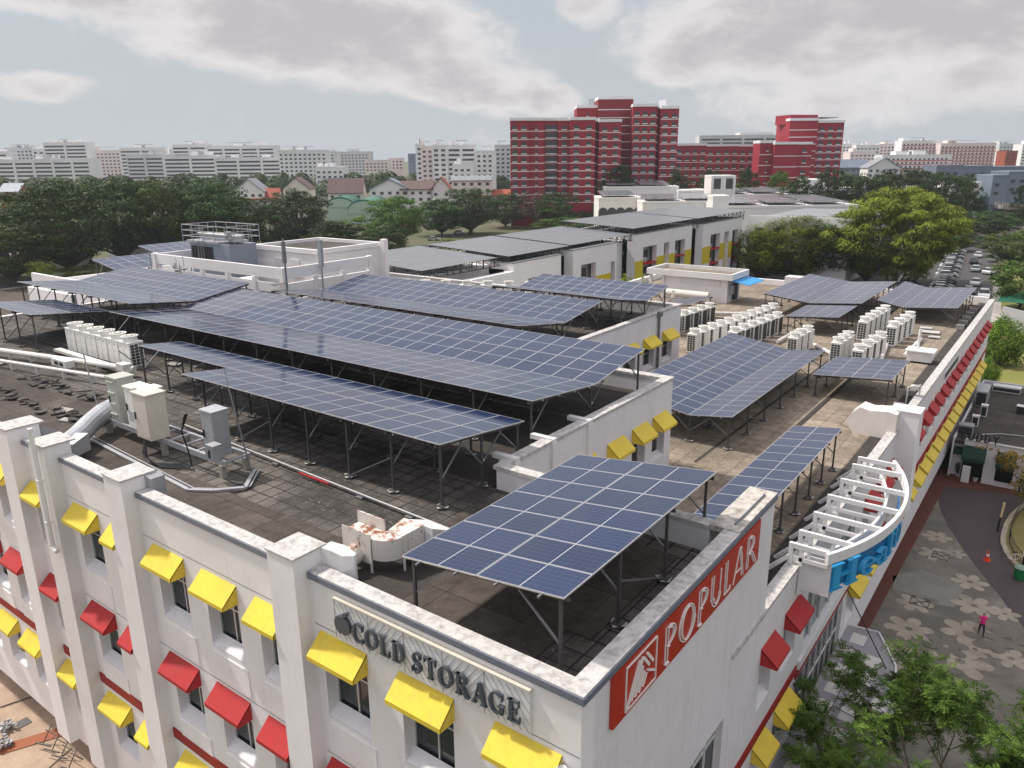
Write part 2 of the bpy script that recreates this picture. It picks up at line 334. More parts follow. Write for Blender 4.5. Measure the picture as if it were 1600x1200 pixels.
# =================================================================== GROUND
gb = MB(); S = 6000
gb.quad((-S,-600,GZ),(S,-600,GZ),(S,S,GZ),(-S,S,GZ))
def groundmat():
    m, nt, b, _ = newmat('ground_earth_and_grass'); v = coord(nt); n = tnoise(nt, v, .02, 6, .6); n2 = tnoise(nt, v, .6, 5, .65)
    c = mix(nt, ramp(nt, n, [(.4,(0,0,0)),(.6,(1,1,1))]), (.075,.085,.03), (.12,.105,.06)); c = mix(nt, mt(nt,'MULTIPLY',n2,.5), c, (.04,.045,.02))
    nt.links.new(c, b.inputs['Base Color']); b.inputs['Roughness'].default_value = .95; return m
MT['ground'] = groundmat()
struct(gb.build('ground', MT['ground']))
MT['asphalt'] = paint('asphalt', (.062,.056,.058), .85, (.03,.028,.028), .5, 0, dscale=.5)
MT['asphaltw'] = paint('driveway_asphalt', (.080,.062,.064), .85, (.045,.035,.035), .5, 0, dscale=.35)
MT['lane'] = paint('road_marking', (.5,.48,.46), .7, (.1,.1,.1), .5, 0)
MT['path'] = paint('pale_footpath', (.36,.34,.31), .85, (.2,.18,.16), .4, 0)
MT['kerb'] = paint('kerb_stone', (.42,.36,.27), .8, (.15,.13,.1), .5, 0, dscale=2)
MT['tan'] = paint('tan_paving', (.40,.30,.22), .9, (.22,.15,.12), .7, 0, dscale=.8)
MT['soil'] = paint('dark_bare_soil', (.075,.055,.045), .95, (.035,.03,.025), .7, 0, dscale=.2)
MT['dryg'] = paint('dry_grass', (.24,.20,.075), .95, (.11,.12,.03), .8, 0, dscale=.25)
MT['grass'] = paint('mown_grass', (.15,.16,.035), .95, (.25,.19,.07), .7, 0, dscale=.18)
def brickmat():
    m, nt, b, _ = newmat('red_brick_paving'); v = coord(nt); br = nt.nodes.new('ShaderNodeTexBrick'); nt.links.new(v, br.inputs[0])
    br.inputs['Scale'].default_value = 1; br.inputs['Brick Width'].default_value = .5; br.inputs['Row Height'].default_value = .25; br.inputs['Mortar Size'].default_value = .012
    br.inputs['Color1'].default_value = (.17,.045,.03,1); br.inputs['Color2'].default_value = (.12,.035,.025,1); br.inputs['Mortar'].default_value = (.05,.03,.025,1)
    nt.links.new(mix(nt, mt(nt,'MULTIPLY',tnoise(nt,v,.7,5),.5), br.outputs[0], (.09,.035,.03)), b.inputs['Base Color']); b.inputs['Roughness'].default_value = .9; return m
MT['brick'] = brickmat()
MT['plaza'] = paint('stamped_plaza_concrete', (.125,.113,.095), .85, (.25,.225,.19), .85, 0, dscale=.45)
MT['petal'] = paint('tan_flower_paving', (.34,.295,.235), .85, (.15,.135,.11), .75, 0, dscale=.8)
MT['petald'] = paint('faded_flower_paving', (.16,.145,.12), .85, (.11,.095,.08), .6, 0, dscale=.6)
def sheet(name, mat, pts, z, kind='structure'):
    m = MB(); m.add([(p[0], p[1], z) for p in pts], [tuple(range(len(pts)))]); o = m.build(name, mat); struct(o, kind); return o
def gp(x, y): p = P(x, y, GZ); return (p.x, p.y)
L1 = .004
# plaza east of the building: asphalt driveway, stamped plaza with flowers, brick strip
sheet('driveway', MT['asphaltw'], [(-6.9,42),(-6.9,72.5),(14,74),(30,60),(30,0),(-6.9,0)], GZ+L1)
arc = [(-6.25,65.6),(-5.7,63.2),(-4.9,60.8),(-3.8,58.1),(-2.6,55.5),(-1.7,53.7),(-.8,51.9),(.4,49.4),(1.4,47.2),(2.4,44.6),(3.4,41),(4,36),(4,26)]
sheet('plaza', MT['plaza'], [(-6.95,26)]+[(-6.95,65.6)]+arc, GZ+2*L1)
sheet('brick_path', MT['brick'], [(-7.9,12),(-7.9,73),(-6.2,73),(-6.15,67),(-6.55,43),(-6.55,12)], GZ+3*L1)
sheet('brick_apron', MT['brick'], [(-6.2,68.4),(-6.2,72.6),(12,74),(12,70.4),(0,70.2),(-3.5,69.2)], GZ+4*L1)
# paler worn patches and flower paving
sheet('worn_paving', paint('worn_pale_paving', (.22,.205,.18), .85, (.12,.11,.10), .5, 0, dscale=.5), [gp(1395,900), gp(1440,890),gp(1510,915),gp(1490,949),gp(1467,945),gp(1465,938),gp(1395,921)], GZ+3*L1)
FZ = [GZ+4*L1]
def flower(px, py, r, rot, mat, n=6, oval=False):
    c = P(px, py, GZ); m = MB(); FZ[0] += .0013
    for k in range(n):
        a = rot+k*2*math.pi/n; ca, sa = math.cos(a), math.sin(a); pts = []
        for i in range(14):
            t = 2*math.pi*i/14; u = r*.56+math.cos(t)*r*.44; w = math.sin(t)*r*.27*(1+.25*math.cos(t))
            pts.append((c.x+u*ca-w*sa, c.y+u*sa+w*ca, FZ[0]+.00018*k))
        m.add(pts, [tuple(range(14))])
    o = m.build('flower_paving', mat); struct(o)
for i, f in enumerate([(a_,b_,c_*.80,d_) for a_,b_,c_,d_ in [(1464,839,1.25,.2),(1461,866,1.35,.5),(1491,864,1.0,.1),(1429,943,1.35,.3),(1420,983,1.7,.4),(1522,947,1.6,.15),(1511,989,1.8,.5),(1515,910,1.4,.3),(1500,1034,2.0,.2),(1480,1080,1.9,.6),(1408,1030,1.7,.35),(1570,960,1.1,.4),(1523,1015,1.1,.2),(1580,1030,1.3,.3),(1543,868,.9,.3)]]):
    if i == 14: continue
    flower(*f, MT['petal'])
for f in [(1384,995,1.0,.3),(1545,1000,1.3,.1),(1460,1045,1.3,.4),(1575,1000,1.2,.2),(1478,1010,1.2,.5)]: flower(*f, MT['petald'])
for (x, y) in [(1437,941),(1403,1029),(1470,869)]:
    c = P(x, y, GZ); m = MB(); q = .5
    for a, b in (((-q,-q),(q,-q)),((q,-q),(q,q)),((q,q),(-q,q)),((-q,q),(-q,-q)),((-q,-q),(q,q)),((-q,q),(q,-q))):
        m.bar((c.x+a[0],c.y+a[1],GZ+.03),(c.x+b[0],c.y+b[1],GZ+.03),.06,.02)
    tag(m.build('inspection_cover', MT['galvd']), ['square steel drain cover frame in the flower paving nearest the brick strip','square steel drain cover frame beside the curved glass canopy edge','square steel drain cover frame set in the flower farthest along the plaza'][[(1437,941),(1403,1029),(1470,869)].index((x,y))], 'drain cover', 'drain covers in the plaza')
# raised lawn ring with kerb and railing on the right edge
ring = [(c.x, c.y) for c in (P(x, y, GZ) for x, y in ((1612,786),(1597,793),(1582,806),(1572,822),(1567,840),(1567,852),(1573,867),(1583,880),(1598,893),(1615,902)))]
km = MB()
for a, b in zip(ring, ring[1:]): km.bar((a[0],a[1],GZ+.08),(b[0],b[1],GZ+.08),.32,.2)
struct(km.build('kerb', MT['kerb']))
sheet('lawn', MT['dryg'], [(x+.05,y) for x, y in ring]+[(9,57),(9,69)], GZ+.12)
rl = thing('railing', 'low black metal railing curving round the small lawn', 'railing', (ring[4][0]+.25, ring[4][1], GZ))
m = MB(); ins = [(x+.35, y) for x, y in ring]
for a, b in zip(ins, ins[1:]):
    for h in (.35, .95): m.tube((a[0],a[1],GZ+h),(b[0],b[1],GZ+h),.025,n=6)
m.build('rail', MT['black'], rl)
m = MB()
for a, b in zip(ins, ins[1:]):
    for k in range(4):
        t = k/4; x = a[0]+(b[0]-a[0])*t; y = a[1]+(b[1]-a[1])*t; m.tube((x,y,GZ+.05),(x,y,GZ+.95),.015,n=5)
m.build('balusters', MT['black'], rl)['kind'] = 'stuff'
# north lawn with the bush, footpath and car park
sheet('lawn', MT['grass'], [(-6.2,90.5),(-6.9,104),(-7.6,118),(-9.2,150),(-12.5,186),(-12,205),(40,205),(40,90.5)], GZ+L1)
sheet('footpath', MT['path'], [(-10.2,101),(-10.8,150),(-14.2,190),(-15.5,200),(-13.9,200),(-12.5,186),(-9.2,150),(-8.2,101)], GZ+2*L1)
sheet('car_park', MT['asphalt'], [(-10.9,100),(-10.9,150),(-14.5,190),(-22,280),(-16,420),(-90,420),(-90,280),(-60,180),(-60,100)], GZ+L1)
sheet('road', MT['asphalt'], [(-420,300),(-300,345),(-160,395),(-60,380),(200,330),(200,318),(-60,366),(-160,380),(-300,330),(-420,285)], GZ+L1)
for a in range(2):
    y = 152+a*6; x = -12.6-(y-150)*.09
    sheet('lane_marking', MT['lane'], [(x,y),(x+.18,y),(x-.2,y+5),(x-.38,y+5)], GZ+2*L1)
# left: service yard, road and verge
sheet('service_yard', MT['tan'], [(-70,-20),(-70,12.5),(-26,12.5),(-26,-20)], GZ+L1)
sheet('bare_field', MT['soil'], [(-70,11),(-70,60),(-186,108),(-205,60),(-190,-10)], GZ+L1)
sheet('road', MT['asphalt'], [(-195,40),(-186,108),(-160,190),(-150,280),(-158,283),(-168,192),(-194,110),(-203,40)], GZ+2*L1)
sheet('footpath', MT['path'], [(-192,40),(-183.4,108),(-158,190),(-148,280),(-149.5,280.5),(-159.5,190.6),(-185,108.5),(-193.6,40)], GZ+3*L1)
sheet('dry_field', MT['dryg'], [(-150,165),(-112,150),(-104,200),(-128,260),(-148,255)], GZ+L1)
sheet('footpath', MT['path'], [(-152,172),(-100,148),(-100,150),(-151,175)], GZ+3*L1)
# =================================================================== MAIN BUILDING
XE = -6.76; YF = 11.4; ZU = 14.5; ZL = 10.17; RU = 13.6; RLW = 9.72
bld = thing('shopping_building', 'white flat roofed shopping building with red and yellow window awnings', 'building', (-30, 30, GZ))
def wallgrid(name, mat, axis, p0, p1, u0, u1, z0, z1, holes, parent):
    """axis 'y': wall in the XZ plane between y=p0..p1, u = x; axis 'x': u = y. Holes (u0,u1,z0,z1) are left open."""
    m = MB(); us = sorted({u0,u1,*[h[0] for h in holes],*[h[1] for h in holes]})
    for a, b in zip(us, us[1:]):
        mid = (a+b)/2; hs = sorted([(h[2],h[3]) for h in holes if h[0] <= mid <= h[1]]); z = z0
        for lo, hi in hs+[(z1,z1)]:
            if lo > z+1e-4: (m.box(a,b,p0,p1,z,lo) if axis == 'y' else m.box(p0,p1,a,b,z,lo))
            z = max(z, hi)
    return m.build(name, mat, parent)
def faxis(axis, u, d, z, base, sgn):       # facade frame -> world; d = distance outwards from the wall face
    return (u, base+sgn*d, z) if axis == 'y' else (base+sgn*d, u, z)
def window(axis, base, sgn, u0, u1, z0, z1, parent, panes=2, transom=.66, depth=.42, wmat=None):
    F = lambda u, d, z: faxis(axis, u, d, z, base, sgn)
    def bx(m, ua, ub, da, db, za, zb, mm=0):
        p, q = F(ua,da,za), F(ub,db,zb); m.box(min(p[0],q[0]),max(p[0],q[0]),min(p[1],q[1]),max(p[1],q[1]),za,zb,mm)
    sl = .52; m = MB(); t = .06; d0 = -depth
    for (a, b, c, d) in ((u0,u0+t,z0,z1),(u1-t,u1,z0,z1),(u0+t,u1-t,z0,z0+t),(u0+t,u1-t,z1-t,z1)): bx(m,a,b,d0,d0+.06,c,d)
    for k in range(1, panes): u = u0+(u1-u0)*k/panes; bx(m,u-.025,u+.025,d0,d0+.055,z0+t,z1-t)
    zt = z0+(z1-z0)*transom
    for k in range(panes):
        a = u0+(u1-u0)*k/panes+.03; b = u0+(u1-u0)*(k+1)/panes-.03; bx(m,a,b,d0,d0+.05,zt-.025,zt+.025)
    w = m.build('window', MT['alu'] if wmat is None else wmat, parent)
    g = MB(); bx(g,u0+.01,u1-.01,d0-.03,d0+.01,z0+.01,z1-.01); g.build('pane', MT['glass'], w)
    s = MB()                                # sloping sill
    s.prism([F(u0+.002,d0+.07,z0+.02),F(u0+.002,d0+.07,z0+sl*.55),F(u0+.002,.0,z0+.04),F(u0+.002,.0,z0+.02)], Vector(F(u1-.002,0,0))-Vector(F(u0+.002,0,0)))
    s.build('sill', MT['wall2'], w)
    return w
def awning(axis, base, sgn, u0, u1, zt, mat, parent, out=.54, drop=.5, lip=.13):
    F = lambda u, d, z: faxis(axis, u, d, z, base, sgn)
    m = MB(); pr = [(0.003,zt),(out,zt-drop),(out,zt-drop-lip),(0.003,zt-drop-lip)]
    pr2 = pr[:3]+[(out-.03,zt-drop-lip),(out-.03,zt-drop-.03),(0.003,zt-.06)]
    m.prism([F(u0,d,z) for d, z in pr2], Vector(F(u1,0,0))-Vector(F(u0,0,0)))
    for u in (u0, u1):
        s = .02 if u == u0 else -.02
        m.prism([F(u,d,z) for d, z in ((.003,zt-.01),(out-.01,zt-drop-.01),(out-.01,zt-drop-lip),(.003,zt-drop-lip))], Vector(F(u+s,0,0))-Vector(F(u,0,0)))
    return m.build('awning', mat, parent)
ROWS = [(10.02,12.15,12.78,'yellow',.5),(5.95,8.05,8.62,'red',.5),(1.7,3.85,4.45,'yellow',.5)]
W1 = 1.8
WX = lambda x: 1.46 if abs(x+17.9) < .01 else .96 if abs(x+26.2) < .01 else 1.8
fx = [-9.02,-12.05,-15.0,-17.85-1.82+1.82,-20.63,-23.45,-26.2,-29.0,-36.4,-39.2,-42.0,-44.8]   # left edge of every bay
fx[3] = -17.9
holes = []; 
for x in fx:
    for (a, b, zt, cm, _) in ROWS: holes.append((x+.05, x+WX(x)-.05, a, b))
holes.append((-32.5,-31.1,10.02,12.15)); holes.append((-32.5,-31.1,5.95,8.05)); holes.append((-32.5,-31.1,1.7,3.85))
wallgrid('front_wall', MT['wall'], 'y', YF, YF+.55, -66, XE, 0, ZU-.14, holes, bld)
for x in fx:
    for (a, b, zt, cm, _) in ROWS:
        window('y', YF, -1, x+.05, x+WX(x)-.05, a, b, bld, panes=2 if WX(x) > 1 else 1); awning('y', YF, -1, x, x+WX(x), zt, MT[cm], bld)
for (a, b, zt, cm, _) in ROWS: window('y', YF, -1, -32.5, -31.1, a, b, bld); awning('y', YF, -1, -32.55, -31.05, zt, MT[cm], bld)
# dark floors behind the openings
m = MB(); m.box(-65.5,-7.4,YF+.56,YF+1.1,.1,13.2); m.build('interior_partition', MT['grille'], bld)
# shallow raised panels below the windows, red band, thin joints
for x in fx:
    for z in (8.85, 4.8): m = MB(); m.box(x+.02, x+(W1+.12 if WX(x) > 1.7 else WX(x)), YF-.035, YF+.01, z, z+1.0); m.build('apron_panel', MT['wall'], bld)
for a, b in ((-24.05,-16.5),(-29.45,-25.3),(-15.2,-6.78),(-32.6,-30.8),(-66,-33.9)): m = MB(); m.box(a, b, YF-.05, YF+.01, 4.72, 5.12); m.build('red_band', MT['redband'], bld)
m = MB()
for z in (8.72, 12.92, 4.62):
    for a, b in ((-24.05,-16.5),(-29.45,-25.3),(-15.2,-6.78)): m.box(a, b, YF-.006, YF+.01, z, z+.02)
m.build('wall_joints', MT['flash'], bld)
# pillars (air ducts boxed in masonry) with capping
for i, (a, b, d, zt, rp) in enumerate(((-16.4,-15.3,.46,15.0,.95),(-25.2,-24.07,.46,15.0,1.05),(-30.75,-29.5,.5,15.0,.95),(-33.85,-32.68,.5,15.0,1.2),(-50.3,-49.1,.46,15.0,1))):
    m = MB(); m.box(a, b, YF-d, YF+rp-.5, .25, zt-.04); p = m.build('pillar', MT['wall'] if i != 2 else MT['pwhite'], bld)
    c = MB(); c.box(a-.03, b+.03, YF-d-.03, YF+rp-.3, zt-.04, zt+.02); c.build('pillar_cap', MT['coping'], p)
# parapet coping with grey flashing
def coping(name, pts, w, z, parent, h=.14, flash=True, side=0):
    m = MB(); f = MB()
    for (x0,y0,x1,y1) in pts: m.box(x0,x1,y0,y1,z-h,z)
    o = m.build(name, MT['coping'], parent); return o
coping('parapet_coping', [(-15.27,YF-.04,XE+.06,YF+.42),(-24.04,YF-.04,-16.43,YF+.42),(-29.47,YF-.04,-25.23,YF+.42),(-32.65,YF-.04,-30.78,YF+.42),(-66,YF-.04,-33.88,YF+.42)], .4, ZU, bld)
m = MB()
for a, b in ((-15.27,XE+.07),(-24.04,-16.43),(-29.47,-25.23),(-32.65,-30.78),(-66,-33.88)): m.box(a,b,YF-.07,YF-.042,ZU-.2,ZU-.03)
m.box(XE+.062,XE+.09,YF-.07,20.05,ZU-.2,ZU-.03); m.build('flashing', MT['flash'], bld)
# right (popular) wall, its window, cap
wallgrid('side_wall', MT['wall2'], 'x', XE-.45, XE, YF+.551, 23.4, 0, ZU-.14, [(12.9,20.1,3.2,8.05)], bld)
coping('parapet_coping', [(XE-.42,YF+.421,XE+.06,20.05)], .4, ZU, bld)
m = MB(); m.box(-7.62,XE+.05,20.05,23.42,ZU-.14,ZU+.03); m.box(-7.62,XE-.45,20.3,23.4,RLW,ZU-.14); m.build('rough_wall_cap', MT['roughcap'], bld)
m = MB(); m.box(XE+.052,XE+.08,20.05,23.42,ZU-.2,ZU-.02); m.box(-7.0,-6.97,20.4,23.0,ZU+.03,ZU+.10); m.build('flashing', MT['flash'], bld)
cw = MB()
for k in range(9): y = 12.9+k*.9; cw.box(XE-.25,XE-.19,y-.025,y+.025,3.2,8.05)
for z in (3.22,5.4,7.35,8.02): cw.box(XE-.25,XE-.19,12.9,20.1,z-.025,z+.025)
w_ = cw.build('curtain_window', MT['pwhite'], bld); m = MB(); m.box(XE-.34,XE-.26,12.9,20.1,3.2,8.05); m.build('pane', MT['glass'], w_)
# back parapet of the corner block, wall with yellow awnings (wing one), its end wall
XW1 = -15.4
m = MB(); m.box(-15.6,-7.62,20.05,20.4,RLW,ZU-.14); m.build('parapet_wall', MT['wall2'], bld); coping('parapet_coping', [(-15.72,20.0,-7.63,20.46)], .4, ZU, bld)
ay = [21.35,23.95,26.5,29.15,31.8+.0]
hw = [(y+.05+.0, y+1.75, 10.55, 12.2) for y in (24.3,27.75,31.85)]
YY = (24.55,28.15,29.95+.0,32.75)
YY = (24.9,27.75,30.05,32.6-.0)
YY = (22.6,25.1,27.7,30.0,32.1)
hw = [(y+.05, y+1.4, 10.55, 12.15) for y in YY]
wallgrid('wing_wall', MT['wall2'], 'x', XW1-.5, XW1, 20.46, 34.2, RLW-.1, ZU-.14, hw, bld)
for y in YY: window('x', XW1, 1, y+.05, y+1.4, 10.55, 12.15, bld); awning('x', XW1, 1, y, y+1.5, 12.95, MT['yellow'], bld, out=.62, drop=.52)
coping('parapet_coping', [(XW1-.42,20.461,XW1+.05,34.25)], .4, ZU, bld)
for y in (20.95,23.4,26.1): m = MB(); m.box(XW1-1.0,XW1+.10,y-.13,y+.13,ZU-.12,ZU+.06); m.box(XW1+.001,XW1+.12,y-.17,y+.17,12.6,ZU-.12); m.build('buttress_beam', MT['pwhite'], bld)
m = MB(); m.box(-23.4,XW1-.5,33.75,34.2,RLW-.1,ZU-.14); m.build('parapet_wall', MT['wall2'], bld); coping('parapet_coping', [(-23.5,33.72,XW1-.421,34.25)], .4, ZU, bld)
XW2 = -23.4
Y2 = (42.9,45.6,49.55)
Y2 = (43.9,46.75,49.7)
wallgrid('wing_wall', MT['wall2'], 'x', XW2-.5, XW2, 34.251, 52.75, RLW-.1, ZU-.14, [(y+.05,y+1.75,10.55,12.15) for y in Y2], bld)
for y in Y2: window('x', XW2, 1, y+.05, y+1.75, 10.55, 12.15, bld); awning('x', XW2, 1, y, y+1.8, 12.95, MT['yellow'], bld, out=.62, drop=.52)
coping('parapet_coping', [(XW2-.4,34.251,XW2+.05,52.8)], .4, ZU, bld)
m = MB(); m.box(-66,XW2-.5,52.3,52.75,RLW-.1,ZU-.14); m.build('parapet_wall', MT['wall2'], bld); coping('parapet_coping', [(-66,52.28,XW2-.401,52.8)], .4, ZU, bld)
m = MB(); m.tube((XW2+.12,48.9,RLW),(XW2+.12,48.9,ZU+.05),.09); m.box(XW2+.02,XW2+.3,48.72,49.08,ZU-.3,ZU+.04); m.build('downpipe', MT['galv'], bld)
# roofs
m = MB(); m.box(-66,-7.2,YF+.55,20.05,13.1,RU); m.box(-66,XW1-.5,20.05,33.75,13.1,RU); m.box(-66,XW2-.5,33.75,52.3,13.1,RU); m.build('upper_roof', MT['pav_up'], bld)
m = MB()
m.box(-29,-8.9,YF+1.25,14.2,RU,RU+.07); m.box(-15.3,-8.2,14.2,19.2,RU,RU+.07); m.box(-60,-29,YF+1.25,16.5,RU,RU+.05)
m.build('edge_slabs', MT['pav_edge'], bld)
m = MB()
m.box(-28,-7.25,YF+.56,YF+1.25,RU,RU+.012); m.box(-15.3,-13.2,YF+1.25,14.5,RU+.071,RU+.08); m.box(-19.6,-15.95,20.1,33.7,RU,RU+.015)
for k in range(9): m.box(-64,-33,17.0+k*2.1,17.14+k*2.1,RU,RU+.012) if k % 2 else m.box(-60,-36,17.0+k*2.1,17.2+k*2.1,RU,RU+.012)
m.build('drain_channels', MT['screed'], bld)
m = MB(); m.box(-66,-23.9,YF+.7,33,0,13.0); m.box(XW1-.6-8,-7.3,20.6,94.5,0,9.4); m.box(-66,-23.9,33,52.2,0,13.0); m.box(-7.4+-30,-7.9,12.5,94,-1.5,.1); m.box(-66,-8,12.4,52,-1.5,.1); m.build('core_walls', MT['wall2'], bld)
m = MB(); m.box(XW1,-7.2,20.4,94.6,9.4,RLW); m.box(-44,XW1,34.2,52.75,9.4,RLW-.003); m.box(-44,XW1,52.75,94.6,9.4,RLW); m.build('lower_roof', MT['pav_low'], bld)
m = MB(); m.box(-8.05,-7.22,23.5,94.5,RLW,RLW+.012); m.box(-14.6,-14.45,35.5,94.5,RLW,RLW+.012); m.box(-12.0,-11.75,38.0,66,RLW,RLW+.05); m.box(-24.5,-15.5,75.5,75.8,RLW,RLW+.015); m.box(-30,-24.5,71.5,72.0,RLW,RLW+.015); m.build('drain_channels', MT['screed'], bld)
# lower east wall
LY = [53.86+2.535*k for k in range(15)]
mid_red = [(23.05,1.82),(26.03,1.83),(38.4,1.8),(41.0,1.8),(43.4,1.6),(47.6,1.7),(50.6,1.7)]
mid_yel = [(20.6,.01),(23.42,1.45),(25.85,1.82),(37.1,2.0),(39.7,1.8),(42.3,1.7),(47.9,1.7),(50.9,1.7)]
hl = [(y+.06,y+w-.06,5.95,8.05) for y, w in mid_red if y > 23.4 or y < 23.1 and False]+[(y+.06,y+w-.06,1.8,3.85) for y, w in mid_yel if y > 23.5]
hl += [(23.46,24.81,5.95,8.05)] + [(29.2,36.9,5.1,8.3),(28.6,36.3,.9,4.1)] + [(y+.05,y+1.6,5.95,8.05) for y in LY]+[(y+.05,y+1.6,1.8,3.85) for y in LY]
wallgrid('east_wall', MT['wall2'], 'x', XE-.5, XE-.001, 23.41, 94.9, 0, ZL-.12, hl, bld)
coping('parapet_coping', [(XE-.45,23.42,XE+.05,45.4),(XE-.45,46.7,XE+.05,95.0)], .4, ZL, bld)
m = MB(); m.box(XE-.06,XE+.07,20.4,23.41,ZL-.14,ZL+.01); m.build('parapet_ledge', MT['coping'], bld)
for y, w in mid_red:
    if y > 23.4: window('x', XE, 1, y+.06, y+w-.06, 5.95, 8.05, bld, panes=1)
    if y != 23.05: awning('x', XE, 1, y, y+w, 8.62, MT['red'], bld, out=.6)
awning('x', XE, 1, 23.42, 24.87, 8.62, MT['red'], bld, out=.6); window('x', XE, 1, 23.46, 24.81, 5.95, 8.05, bld, panes=1)
for y, w in mid_yel:
    if y > 23.5: window('x', XE, 1, y+.06, y+w-.06, 1.8, 3.85, bld, panes=1)
    if w > .1: awning('x', XE, 1, y, y+w, 4.45, MT['yellow'], bld, out=.6)
for y in LY:
    window('x', XE, 1, y+.05, y+1.6, 5.95, 8.05, bld, panes=1); awning('x', XE, 1, y, y+1.65, 8.64, MT['red'], bld, out=.55)
    window('x', XE, 1, y+.05, y+1.6, 1.8, 3.85, bld, panes=1); awning('x', XE, 1, y-.3, y+1.75, 4.45, MT['yellow'], bld, out=.62)
m = MB(); m.box(XE,XE+.05,20.4,28.4,4.6,5.0); m.box(XE,XE+.05,28.4,45.3,4.28,4.62); m.box(XE,XE+.05,46.8,94.9,4.62,4.98); 
for y in LY: m.box(XE+.052,XE+.09,y-.1,y+1.2,4.5,4.84)
m.build('red_band', MT['redband'], bld)
m = MB()
for k in range(9): y = 28.6+k*.96; m.box(XE-.2,XE-.14,y-.02,y+.02,.9,4.1)
for k in range(6): y = 29.2+k*1.54; m.box(XE-.2,XE-.12,y-.03,y+.03,5.1,8.3)
m.box(XE-.2,XE-.14,28.6,36.3,2.4,2.45); m.box(XE-.45,XE+.1,28.6,37.2,4.66,5.08)
w_ = m.build('shop_glazing', MT['pwhite'], bld); g = MB(); g.box(XE-.3,XE-.22,28.6,36.3,.9,4.1); g.build('pane', MT['glass'], w_); g = MB(); g.box(XE-.3,XE-.22,29.2,36.9,5.1,8.3); g.build('upper_pane', MT['glassg'], w_)
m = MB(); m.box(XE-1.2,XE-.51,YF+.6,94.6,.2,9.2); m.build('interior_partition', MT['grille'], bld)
# duct pillar on the east wall
m = MB(); m.box(XE-.5,-5.78,45.4,46.7,5.1,11.26); p = m.build('pillar', MT['wall'], bld)
m = MB(); m.box(XE-.55,-5.74,45.36,46.74,11.26,11.32); m.build('pillar_cap', MT['pwhite'], p)
# far parapet of the lower roof
m = MB(); m.box(-44,XE-.5,94.5,94.9,0,ZL+.2); m.build('parapet_wall', MT['wall'], bld)
m = MB(); m.box(-44.4,-44,52.8,94.9,0,ZL+.2); m.build('parapet_wall', MT['wall'], bld)
# left wing end and low wing beyond
m = MB(); m.box(-66.4,-66,YF,34.5,0,13.7); m.box(-74,-66,28.6,29,0,14.6); m.box(-83,-66,29.0,29.4,0,9); m.box(-84,-66,33,52,0,12.6); m.box(-84.2,-83.9,33,52,12.6,13.6); m.box(-84,-66.1,33,33.3,12.6,14.5); m.build('wing_wall', MT['wall'], bld)
